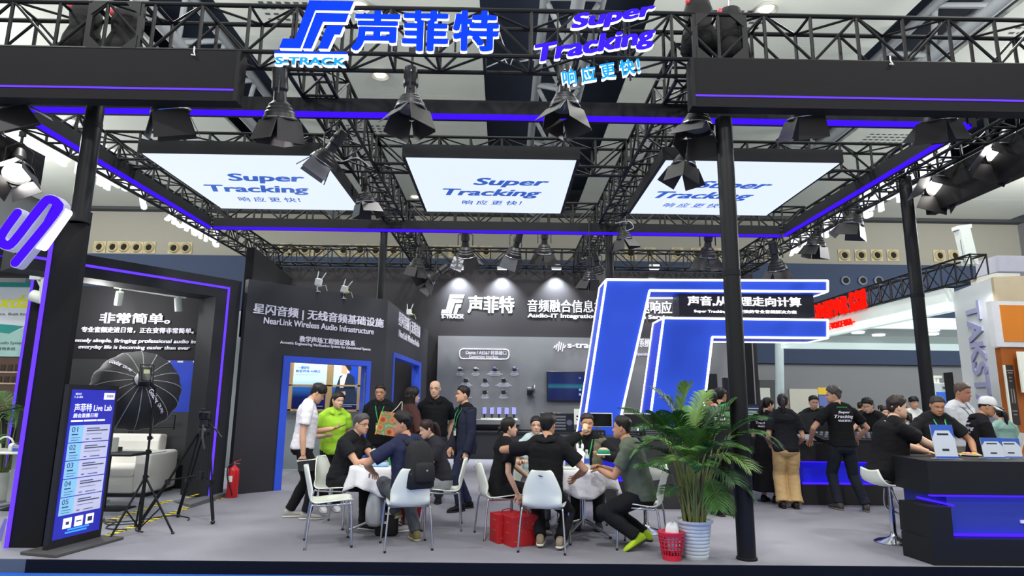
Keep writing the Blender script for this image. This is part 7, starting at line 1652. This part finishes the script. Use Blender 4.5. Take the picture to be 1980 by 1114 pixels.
    if back:
        m = MB(); m.mat(PRINT); cb, r_, f_, u_ = sp(.2)
        for s_, zc, wd, hg, sh in (('Super', .262, .085, .026, .3), ('Tracking', .226, .13, .034, .3), ('响应更快！', .196, .09, .018, 0)):
            vs3, fs3 = glyphs(s_, .03, sh, 0, 1.0); x0, x1 = min(p.x for p in vs3), max(p.x for p in vs3); y0, y1 = min(p.y for p in vs3), max(p.y for p in vs3); out = []; c, r2, f2, u2 = sp(zc)
            for p in vs3:
                q = c+r2*((p.x-x0)/(x1-x0)-.5)*wd*h*1.25+u2*(((p.y-y0)/(y1-y0)-.5)*hg*h); hit = onto(q, f2, .007); out.append(hit if hit is not None else q-f2*.1)
            m.add(out, fs3)
        m.build('slogan_print', None, t)
    t['category'] = 'person'
    INFO[t.name] = dict(sR=sR, sL=sL, TR=TR, TL=TL, ER=ER, EL=EL, HM=HM, sp=sp, bvh=bvh, h=h, KR=KR, KL=KL)
    return t
PEOPLE = []; INFO = {}
def wpt(t, p): return WM[t.name] @ V(p)
SK1, SK2, SK3 = 'd0a184', 'c08f70', 'dbb196'
# 1 white T-shirt man looking at his phone
g = G(576, 1002); p1 = person('standing young man in white T-shirt and black trousers looking down at a phone', (g.x, g.y, 0), ang(.95, .25), 1.76, lean=.08, head=(.1, -.55, 0), R=(.22, .02, .80), L=(-.08, .36, 1.12), hd=(None, (.3, 1, .3)), nL=(.3, 0, 1), curl=(.9, .8), skin=SK1, hair=('bowl', '14110f'), shirt='e4e2e6', sleeve=.62, hem=.01, pants='19191b', shoes='a7a49e', sole='d6d3cd', fR=(.12, .1, .079, -.15), fL=(-.1, -.12, .079, .1), g=1.03)
# 2 green polo woman
g = G(636, 988); p2 = person('standing woman in bright green polo shirt and black trousers beside the glass door', (g.x, g.y, 0), ang(.45, -.9), 1.63, head=(.35, -.2, 0), R=(.16, .26, 1.02), L=(-.2, .05, .80), nR=(-.3, 0, 1), skin=SK3, hair=('ponytail', '1a1311'), shirt='9fcf3c', collar='a7d544', sleeve=.55, hem=-.02, pants='1a1a1c', shoes='dcdcdc', sole='efefef', female=True, smile=.6)
# 3 glasses man seated with folded arms
g = CH['c0'].location; p3 = person('seated grey-haired man in glasses and black T-shirt with forearms crossed on the table edge', (g.x+.03, g.y, 0), ang(.95, -.3), 1.74, sit=True, lean=.38, head=(-.05, -.18, 0), R=(.0, .48, .80), L=(.12, .50, .83), eR=(.9, -.2, -.5), eL=(-.9, -.1, -.5), nR=(0, 0, -1), nL=(0, 0, -1), hd=((-.9, .5, -.1), (.9, .3, 0)), curl=(.3, .35), skin=SK1, hair=('grey', '4c4a49'), shirt='1d1e21', sleeve=.6, pants='1b1b1d', shoes='26262a', sole='b9b9b9', glasses=True, g=1.1, fR=(.12, .42, .079), fL=(-.02, .52, .33, -.2), kL=(.1, 1, .7))
# 4 black polo lanyard man
g = G(727, 985); g.y = 10.3; q = AY(727, 960, 10.3); p4 = person('standing man in black polo with green lanyard and badge, hands behind his back', (q.x, 10.3, 0), ang(.1, -1), 1.77, head=(-.1, -.12, 0), R=(.14, -.16, .88), L=(-.14, -.16, .88), skin=SK2, hair=('short', '15120f'), shirt='18191b', collar='1c1d20', sleeve=.6, hem=-.03, pants='3a3d42', glasses=True, lanyard='2fa565', g=1.14, smile=.5)
# 5 long haired woman with tote
q = AY(785, 930, 9.35); p5 = person('standing woman with long dark hair and brown top, picture bag over her arm', (q.x, 9.35, 0), ang(.75, .6), 1.70, head=(-.35, -.05, 0), R=(.22, .18, 1.05), eR=(.8, -.7, -.3), L=(-.2, .1, .95), skin=SK3, hair=('long', '17120f'), shirt='4a302c', sleeve=.85, pants='1c1c20', female=True, g=1.02)
# 6 navy backpack man seated
g = CH['c2'].location; p6 = person('seated man in navy T-shirt with black backpack turning his face left, arm on the table', (g.x+.0, g.y, 0), ang(-.55, .85), 1.75, sit=True, lean=.16, twist=.15, head=(.85, -.1, 0), L=(-.28, .30, .74), eL=(-1, -.2, -.2), R=(.1, .42, .62), nL=(0, 0, -1), skin=SK2, hair=('messy', '16110e'), shirt='2a2e48', sleeve=.72, pants='54585c', shoes='7b7350', sole='b9b08c', fR=(.22, .22, .079, -.2), fL=(.12, .55, .26, .3), kL=(-.3, 1, .6), g=1.04)
# 7 seated woman behind
g = CH['c3'].location; p7 = person('seated woman with reddish-black hair partly hidden behind the navy backpack', (g.x-.02, g.y, 0), ang(-.95, -.3), 1.60, sit=True, lean=.3, head=(.1, -.35, 0), R=(.12, .4, .76), L=(-.1, .42, .76), skin=SK3, hair=('ponytail', '2a1715'), shirt='2a2a30', sleeve=.6, pants='8a8d92', shoes='c4c2bf', sole='e0e0e0', female=True)
# 8 bald man
q = G(836, 972); p8 = person('standing smiling bald man in black polo, grey trousers and belt, hands behind his back', (q.x, q.y, 0), ang(.02, -1), 1.83, head=(-.12, -.08, .04), R=(.18, -.14, .92), L=(-.18, -.14, .92), skin=SK3, hair=('bald', '77706a'), shirt='17181b', collar='1b1c1f', sleeve=.66, hem=.055, pants='3d3c42', shoes='1a1a1c', glasses=True, g=1.1, smile=1, beltc='151517')
# 9 navy suit man
q = G(896, 986); p9 = person('standing man in dark navy jacket with green lanyard facing left, phone in hand', (q.x, q.y, 0), ang(-.88, -.45), 1.73, head=(-.15, -.02, 0), R=(.2, .12, .84), L=(-.22, .08, .80), skin=SK1, hair=('short', '15120f'), shirt='131316', sleeve=.12, hem=-.02, jacket='262a3c', pants='252a42', shoes='16161a', lanyard='3aa868', smile=.5, fR=(.1, -.12, .079, -.2), fL=(-.11, .1, .079, .15))
# 10 black dress woman seated left of right table
g = CH['c4'].location; p10 = person('seated woman in black dress with tied hair looking right, hand on the chair edge', (g.x, g.y, 0), ang(.85, .3), 1.62, sit=True, lean=.12, head=(-.1, -.02, 0), R=(.30, .1, .50), eR=(.6, -1, 0), L=(-.02, .42, .58), nR=(-1, 0, 0), skin=SK3, hair=('bun', '19130f'), shirt='17171a', sleeve=.62, skirt=('19191c', .3, .1), shoes='b9b2a6', sole='8a6a4a', female=True)
# 11 pale blue woman
g = CH['c7'].location; p11 = person('seated woman in pale blue top with glasses facing the camera behind the right table', (g.x+.02, g.y, 0), ang(-.05, -1), 1.62, sit=True, lean=.1, head=(.05, -.05, 0), R=(.16, .35, .77), L=(-.12, .36, .78), nR=(0, 0, -1), nL=(0, 0, -1), skin=SK3, hair=('ponytail', '15110f'), shirt='c4d9d9', sleeve=.7, pants='4a4d55', female=True, glasses=True, smile=.4, g=1.08)
# 12 black polo man back view
g = CH['c5'].location; p12 = person('seated man in black polo seen from behind with elbow on the table', (g.x, g.y, 0), ang(.2, .97), 1.76, sit=True, lean=.16, head=(-.25, -.1, 0), R=(.30, .28, .70), eR=(1, -.5, -.4), L=(-.32, .32, 1.0), eL=(-1, -.2, -.1), nL=(.5, 0, -1), skin=SK2, hair=('short', '130f0d'), shirt='161618', collar='1a1a1d', sleeve=.64, hem=-.02, pants='1a1a1d', shoes='8d7f6c', sole='d8d4cc', g=1.08, fR=(.16, .0, .1, -.1), fL=(-.06, .06, .1, .1), kR=(.2, 1, .2), kL=(-.2, 1, .2))
# 13 vest man drinking
g = CH['c8'].location; p13 = person('seated man in khaki vest with green lanyard drinking from a paper cup', (g.x, g.y-.05, 0), ang(-.12, -1), 1.74, sit=True, lean=.2, head=(.12, -.12, 0), R=(.07, .30, 1.11), eR=(1, -.1, -.6), nR=(-.6, -.2, 0), hd=((-.5, .0, .5), None), L=(-.2, .36, .86), eL=(-1, -.2, -.5), nL=(0, 0, 1), curl=(.75, .35), skin=SK2, hair=('short', '221d1a'), shirt='1b1b1d', sleeve=.85, vest='6f6c58', pants='2b2b2e', shoes='3a3a3a', lanyard='37a860', g=1.1)
# 14 grey-green man neon shoes
g = CH['c6'].location; p14 = person('seated man in grey-green polo with black trousers and neon yellow shoes at the right table', (g.x, g.y, 0), ang(-.92, .35), 1.74, sit=True, lean=.3, head=(-.05, -.02, 0), R=(.02, .42, .80), L=(-.04, .44, .78), eR=(.7, -.7, -.5), eL=(-.7, -.6, -.5), nR=(-.3, 0, -1), nL=(.3, 0, -1), skin=SK2, hair=('short', '17130f'), shirt='5c6557', collar='5f6859', sleeve=.62, hem=-.01, pants='1c1c1f', shoes='b7d936', sole='2c2f24', g=1.08, fR=(.12, -.02, .12, -.4), fL=(-.18, .02, .14, .3), kR=(.3, 1, .1), kL=(-.3, 1, .1))
# 15..17 group behind the palm
q = AY(1345, 960, 9.7); p15 = person('standing man in black slogan T-shirt behind the palm leaning on the counter', (AY(1400, 960, 8.95).x, 8.95, 0), ang(-.35, .9), 1.72, lean=.22, head=(.35, -.2, 0), L=(-.3, .42, 1.04), eL=(-1, -.3, -.2), R=(.26, .05, .82), skin=SK2, hair=('short', '15110f'), shirt='1a1b1e', sleeve=.6, back=True, pants='17181a', shoes='202022', g=1.05)
q = AY(1383, 960, 10.6); p16 = person('standing man in black top with green collar seen from behind beside the front pole', (AY(1400, 960, 10.4).x, 10.4, 0), ang(.35, .9), 1.78, head=(-.2, -.08, 0), skin=SK2, hair=('short', '1b1715'), shirt='1c1d20', collar='3a9a5a', sleeve=.7, pants='17181a', shoes='202022', g=1.16)
p17 = person('standing man with swept-back reddish hair in dark tank top with white trim', (AY(1404, 960, 11.7).x, 11.7, 0), ang(-.3, -.95), 1.78, head=(.25, -.08, 0), skin='bd8560', hair=('mohawk', '3a2218'), shirt='24252a', sleeve=.1, pants='2a2a2c', g=1.06, R=(.22, .1, .9))
# 18, 19 two women in black at the counter
q = G(1490, 972); p18 = person('standing woman in long black dress with white slogan at the counter', (AY(1489, 960, 10.2).x, 10.2, 0), ang(.65, .75), 1.64, head=(-.55, -.28, 0), R=(.14, .3, .98), L=(-.16, .28, .98), skin=SK3, hair=('ponytail', '17120f'), shirt='18181b', sleeve=.62, skirt=('17171a', .17, .12), shoes='2b2420', sole='2b2420', female=True, back=True)
q = G(1530, 984); p19 = person('standing woman with tied dark hair, black T-shirt and wide beige trousers seen from behind', (q.x, q.y+.05, 0), ang(.25, .97), 1.68, head=(-.2, -.12, 0), R=(.22, .22, .92), L=(-.2, .2, .92), skin=SK1, hair=('ponytail', '1b1512'), shirt='1b1c20', sleeve=.64, hem=.0, pants='c7a878', shoes='2a2320', sole='2a2320', female=True, g=1.06)
# 20 slogan man
q = G(1640, 987); p20 = person('standing grey-haired young man in black slogan T-shirt and dark jeans seen from behind', (q.x, q.y, 0), ang(-.05, 1), 1.80, lean=.06, head=(.95, -.1, 0), L=(-.34, .26, 1.0), R=(.36, .22, 1.0), eL=(-1, -.7, -.2), eR=(1, -.7, -.2), nL=(0, 0, -1), nR=(0, 0, -1), skin=SK1, hair=('messy', '4a4543'), shirt='17181a', sleeve=.64, hem=.02, back=True, lanyard='2a9a58', pants='262a35', shoes='4a4846', sole='7a766e', fR=(.22, -.1, .079, -.5), fL=(-.1, .06, .079, .1))
# 21 man on the bar stool leaning on the desk
q = G(1716, 1048); p21 = person('heavy man in black T-shirt on the bar stool leaning on the reception desk', (4.38, 7.31, 0), ang(.85, -.05), 1.74, sit=True, pz=.80, lean=.3, head=(-.15, -.08, 0), R=(.16, .62, .99), L=(-.1, .55, .99), eR=(1, -.3, -.3), eL=(-1, -.4, -.3), nR=(0, 0, -1), nL=(0, 0, -1), hd=((-.1, 1, -.02), None), skin=SK3, hair=('messy', '2a201b'), shirt='161618', sleeve=.66, hem=-.03, pants='1a1a1c', shoes='1c1c1e', g=1.22, fR=(.1, .32, .3), fL=(-.1, .3, .28))
# 22 lanyard man at the desk
q = AY(1806, 880, 7.6); p22 = person('standing man in dark short-sleeved shirt with bright green lanyard behind the reception desk', (AY(1808, 880, 7.95).x, 7.95, 0), ang(-.05, -1), 1.68, lean=.2, head=(-.2, -.42, 0), R=(.28, .3, .97), L=(-.27, .32, .97), eR=(1, -.6, -.2), eL=(-1, -.6, -.2), nR=(0, 0, -1), nL=(0, 0, -1), skin=SK2, hair=('buzz', '3a3533'), shirt='222226', sleeve=.64, pants='2a2a2c', lanyard='49d07a', g=1.12)
# 23 white polo western man
p23 = person('standing tanned man in white polo with grey-brown hair beside the pale tower', (AY(1862, 860, 9.0).x, 9.0, 0), ang(.35, -.95), 1.86, head=(.1, -.22, 0), R=(.12, .3, 1.12), L=(-.12, .28, 1.1), skin='b9826a', hair=('short', '5a4a40'), shirt='d9dce0', collar='d9dce0', sleeve=.7, pants='7a7468', lanyard='5a6a62', g=1.1)
# 24 white cap
p24 = person('standing person in white cap and black slogan T-shirt looking down at a paper', (AY(1892, 880, 7.9).x, 7.9, 0), ang(.85, -.3), 1.66, lean=.14, head=(-.1, -.4, 0), R=(.08, .34, .98), L=(-.06, .34, 1.0), skin=SK2, hair=('buzz', '15110f'), cap='e8e8ea', shirt='1c1c20', collar='1c1c20', sleeve=.62, back=True, pants='1d1d1f')
p25 = person('woman in sage green top with black hair seen from behind at the right edge', (AY(1944, 860, 11.0).x, 11.0, -.1), ang(.1, 1), 1.62, head=(.1, -.1, 0), skin=SK3, hair=('ponytail', '121012'), shirt='7fa096', sleeve=.9, pants='3a3a3c', female=True, R=(.16, .25, 1.05), L=(-.16, .25, 1.05))
# 26 man with glasses at the counter, 27 reaching arm, others
p26 = person('man in dark green shirt behind the tilted black monitor', (AY(1574, 850, 11.6).x, 11.6, 0), ang(-.2, -1), 1.70, lean=.15, head=(.05, -.2, 0), skin=SK1, hair=('short', '14110f'), shirt='1f2622', sleeve=.64, pants='222224', det=False)
p27 = person('person in black T-shirt reaching an arm across the mixing console', (AY(1700, 850, 10.9).x, 10.9, 0), ang(-.85, -.4), 1.68, lean=.3, head=(.1, -.4, 0), R=(.18, .62, 1.0), L=(-.2, .5, .98), nR=(0, 0, -1), skin=SK3, hair=('messy', '1a1512'), shirt='19191b', sleeve=.55, pants='222224', det=False)
p28 = person('young man with dark fringe in white shirt standing left of the right pole', (AY(1771, 850, 14.0).x, 14.0, -.11), ang(-.1, -1), 1.84, head=(.0, -.1, 0), skin=SK1, hair=('bowl', '120f0e'), shirt='d2d5d2', sleeve=.6, pants='3a3a40', det=False)
CR_ = [(1487, 775, 22, 'short', '1d1d20', (.9, .3), 'man in dark clothes far back in front of the hall exit doorway'), (1506, 786, 20, 'short', '1c1c1e', (.2, -1), 'person in dark clothes far back between the two women in black and the column'), (1590, 785, 19, 'short', 'd5d8da', (.3, .9), 'person in white shirt far back beside the blue notice board'), (1640, 784, 15, 'short', '17171a', (-.4, .9), 'dark-haired person right behind the slogan shirt man'),
       (1660, 777, 18, 'short', '16161a', (.8, .4), 'man in black standing far back, first head right of the slogan shirt man'), (1672, 780, 19.5, 'grey', '8a8478', (-.5, -.8), 'person with greyish hair far back right of the man in black'), (1685, 777, 17, 'bun', '16161a', (.2, .95), 'woman in black with topknot in the far crowd'), (1698, 783, 21, 'short', 'c9cdd0', (.6, -.6), 'person in pale top in the far crowd behind the topknot woman'),
       (1706, 787, 14.5, 'messy', 'b9bcc0', (-.1, -1), 'young man facing the camera in the far crowd above the reaching person'), (1724, 776, 22, 'bald', '1b1b1e', (.3, .9), 'dark figure at the back of the crowd against the grey wall'), (1734, 778, 18, 'short', '1a1a1c', (.7, -.5), 'man in profile with dark hair in the far crowd'), (1742, 793, 13.5, 'long', '6a4a44', (.3, .9), 'woman with long brown hair and brown top in the crowd left of the right pole'),
       (1752, 783, 20, 'short', '1a1a1e', (-.8, .1), 'dark-haired person at the right end of the far crowd'), (1715, 795, 16, 'short', '222226', (.5, .8), 'dark-haired person in black in the middle of the crowd'), (1795, 775, 19, 'short', '1c1c20', (.1, -1), 'dark-haired person between the right pole and the white kiosk'), (1758, 800, 12.8, 'ponytail', '8f9fb0', (.2, .95), 'woman in pale blue-grey top behind the heavy man on the stool')]
for k, (px, py, Y, st, col, fc, lab) in enumerate(CR_):
    q = AY(px, py, Y); hgt = min(1.86, max(1.5, q.z+.11)); person(lab, (q.x, Y, -.11), ang(*fc), hgt, head=(.1*(k % 3-1), -.1, 0), hair=(st, ('15110f', '1c1613', '1b1514')[k % 3] if st != 'grey' else '77706a'), shirt=col, sleeve=.62, pants='232326', skin=(SK1, SK2, SK3)[k % 3], female=st in ('long', 'ponytail', 'bun'), det=False, seed=60+k, lean=.05)
# ------------------------------------------------------------------ things people hold or wear
def held(name, label, cat, t, p, rz=0): 
    return thing(name, label, cat, wpt(t, p), rz)
def phone(label, t, p, n, u, col='1a1a1e'):
    o = held('smartphone', label, 'phone', t, p); R3 = WM[t.name].to_3x3(); n, u = (R3 @ V(n)).normalized(), (R3 @ V(u)).normalized(); r = u.cross(n)
    m = MB(); m.obox((0, 0, 0), r*.037, u*.075, n*.005); m.build('case', mk('phone_case', col, .3), o, bevel=.004); m = MB(); m.obox(n*.0055, r*.034, u*.071, n*.0006); m.build('screen', MS, o)
i = INFO[p1.name]; phone('dark smartphone in the raised hand of the man in the white T-shirt', p1, i['TL']+V((.03, .1, .03)), (0, -.5, .9), (.2, 1, .4))
o = held('tablet', 'black tablet held low by the man in the white T-shirt', 'tablet', p1, i['TR']+V((0.02, .05, -.1)), WM[p1.name].to_euler().z); m = MB(); m.obox((0, 0, -.02), (.006, 0, 0), (0, .1, .0), (0, 0, .075)); m.build('case', mk('tablet_case', '1c1c20', .4), o, bevel=.004); m = MB(); m.cyl((.0, -.12, .03), (0, .16, .055), .008, n=8); m.build('white_pen', WPLAS, o)
i = INFO[p9.name]; phone('dark smartphone in the lowered hand of the man in the navy jacket', p9, i['TL']+V((.0, .03, -.09)), (-1, 0, 0), (0, .2, 1))
i = INFO[p13.name]; q = i['TR']+V((-.05, .03, .075)); o = held('paper_cup', 'beige paper cup at the mouth of the man in the vest', 'cup', p13, q); R3 = WM[p13.name].to_3x3(); d_ = (R3 @ V((-.1, -.85, .55))).normalized()
m = MB(); m.lathe([(.028, -.05), (.03, -.048), (.038, .05), (.041, .055), (.036, .05), (.027, -.045)], d=d_, n=20); m.build('cup', mk('cup_paper', 'd9b995', .6, var=.04), o, auto=50)
q = i['TL']+V((.0, .09, .03)); o = held('food_box', 'small green and white food box in the hand of the man in the vest', 'food box', p13, q, WM[p13.name].to_euler().z); m = MB(); m.rbox((-.075, -.05, 0), (.075, .05, .05), .01); m.build('carton', mk('carton_green', '1f8a6c', .5), o, auto=50); m = MB(); m.ell((0, 0, .05), .06, .04, .025); m.build('food', mk('food_beige', 'd9b48c', .7, var=.2, scale=30), o, smooth=True); m = MB(); m.rbox((-.085, -.06, -.012), (.085, .06, .0), .01); m.build('paper', WPLAS, o)
# tote bag with pictures on the arm of the long-haired woman
q = AY(757, 818, 9.05); o = thing('tote_bag', 'colourful picture shopping bag hanging from the arm of the long-haired woman', 'bag', q, -.1)
def totef(nt, tc):
    v_ = nt.nodes.new('ShaderNodeTexVoronoi'); v_.inputs['Scale'].default_value = 9; nt.links.new(tc.outputs['Object'], v_.inputs['Vector']); r = nt.nodes.new('ShaderNodeValToRGB'); nt.links.new(v_.outputs['Distance'], r.inputs[0]); e = r.color_ramp.elements; e[0].color = lin('5a3424'); e[1].color = lin('e8d9b4')
    for p_, c_ in ((.25, 'b5402f'), (.45, 'c98a54'), (.6, '4f8a5a')): k_ = e.new(p_); k_.color = lin(c_)
    return r.outputs[0]
m = MB(); m.loft([[V((x*w_, y*.07, z)) for x, y in ((-1, -1), (1, -1), (1, 1), (-1, 1))] for z, w_ in ((-.17, .15), (-.1, .16), (.14, .16))]); m.v = [V((q_.x+q_.z*.25, q_.y, q_.z-.12*q_.x)) for q_ in m.v]; m.build('bag', mixmat('tote_print', totef, .5), o)
m = MB(); m.box((-.16, -.075, -.175), (-.145, .075, .14)); m.v = [V((q_.x+q_.z*.25-.01, q_.y, q_.z-.12*q_.x)) for q_ in m.v]; m.build('yellow_edge', mk('tote_yellow', 'e0b23a', .5), o)
for s in (1,): m = MB(); m.tube(spl([(-.07+.04, .07*s, .14), (-.0+.06, .05*s, .22), (.13, .02*s, .30), (.13, .05*s, .22), (.12, .07*s, .12)], 4), .006, 6); m.build('handle', WPLAS, o)
# white strap and water bottle of the long haired woman
i = INFO[p5.name]; q = i['TR']+V((.0, .06, -.05)); bottle(*(wpt(p5, q)-V((0, 0, .1))), 'clear water bottle in the hand of the long-haired woman', 1.0)
# backpack on the navy man
i = INFO[p6.name]; c, r_, f_, u_ = i['sp'](.16); o = thing('backpack', 'black backpack on the back of the man in navy', 'backpack', wpt(p6, c-f_*.2), p6.rotation_euler.z)
BPM = mk('backpack_black', '1a1a1c', .85, var=.15, bump=.3, bscale=40)
m = MB(); rows = []
for q, w_, d_ in ((-.26, .12, .05), (-.24, .155, .085), (-.1, .165, .105), (.08, .155, .095), (.18, .13, .07), (.23, .07, .04)): rows.append([u_*q+r_*(w_*math.copysign(abs(math.cos(a))**.7, math.cos(a)))+f_*(-.02+d_*math.copysign(abs(math.sin(a))**.7, math.sin(a))) for a in [2*PI*j/20 for j in range(20)]])
m.loft(rows); m.build('bag', BPM, o, smooth=True)
m = MB(); rows = []
for q, w_, d_ in ((-.2, .09, .02), (-.18, .12, .04), (-.04, .12, .045), (.0, .09, .02)): rows.append([u_*q+r_*(w_*math.copysign(abs(math.cos(a))**.7, math.cos(a)))+f_*(-.115+d_*math.sin(a)) for a in [2*PI*j/16 for j in range(16)]])
m.loft(rows); m.build('front_pocket', BPM, o, smooth=True)
for s in (-1, 1):
    pts = []
    for q in (.29, .285, .27, .24, .2, .14, .08):
        cc, r2, f2, u2 = i['sp'](q); hit = i['bvh'].ray_cast(cc+r2*s*.085+f2*.4, -f2, .6); pts.append((hit[0] if hit[0] is not None else cc+r2*s*.085+f2*.1)+f2*.008-(c-f_*.2))
    pts = [u_*.2+r_*s*.07+f_*.06, u_*.26+r_*s*.08+f_*.12]+pts[1:]; m = MB(); m.grid([[p-r_*.026, p+r_*.026] for p in pts]); m.build('shoulder_strap', BPM, o, solid=.01, smooth=True)
m = MB(); m.tube([u_*.21-r_*.03, u_*.26, u_*.21+r_*.03], .008, 6); m.build('top_handle', BPM, o); m = MB(); m.ell(f_*-.16+u_*-.09, .014, .008, .014); m.build('logo_dot', STEEL, o)
# paper of the capped person, grey bag by the backpack man's legs, black bag under the table
i = INFO[p24.name]; o = held('paper_sheet', 'white sheet of paper in front of the person in the white cap', 'paper', p24, (i['TR']+i['TL'])/2+V((0, .1, .08)), p24.rotation_euler.z); m = MB(); m.obox((0, 0, 0), (.1, 0, 0), (0, .05, .13), (0, -.002, .001)); m.build('sheet', WPLAS, o)
o = thing('plastic_bag', 'grey translucent carrier bag hanging beside the leg of the man in navy', 'bag', (-1.42, 7.35, .0)); m = MB(); m.loft([[V((q*(.1*math.cos(a)+.012*math.sin(4*a)), q*(.06*math.sin(a)+.01*math.cos(3*a)), z)) for a in [2*PI*j/18 for j in range(18)]] for q, z in ((.6, .12), (1, .16), (1.05, .3), (.85, .42), (.5, .52))]); m.build('bag', mk('bag_grey', 'a9adb0', .4, var=.1), o, smooth=True)
m = MB(); m.tube([(0, 0, .5), (.0, -.02, .62)], .02, 6); m.build('handle', MATS['bag_grey'], o)
o = thing('shoulder_bag', 'black bag with small white label standing under the left table', 'bag', (-1.3, 7.45, 0)); m = MB(); m.rbox((-.13, -.06, 0), (.13, .06, .22), .04); m.build('bag', BPM, o, auto=50); m = MB(); m.box((-.06, -.063, .14), (.02, -.0605, .165)); m.build('white_label', WPLAS, o)
# objects on the base cabinet / reception are placed above
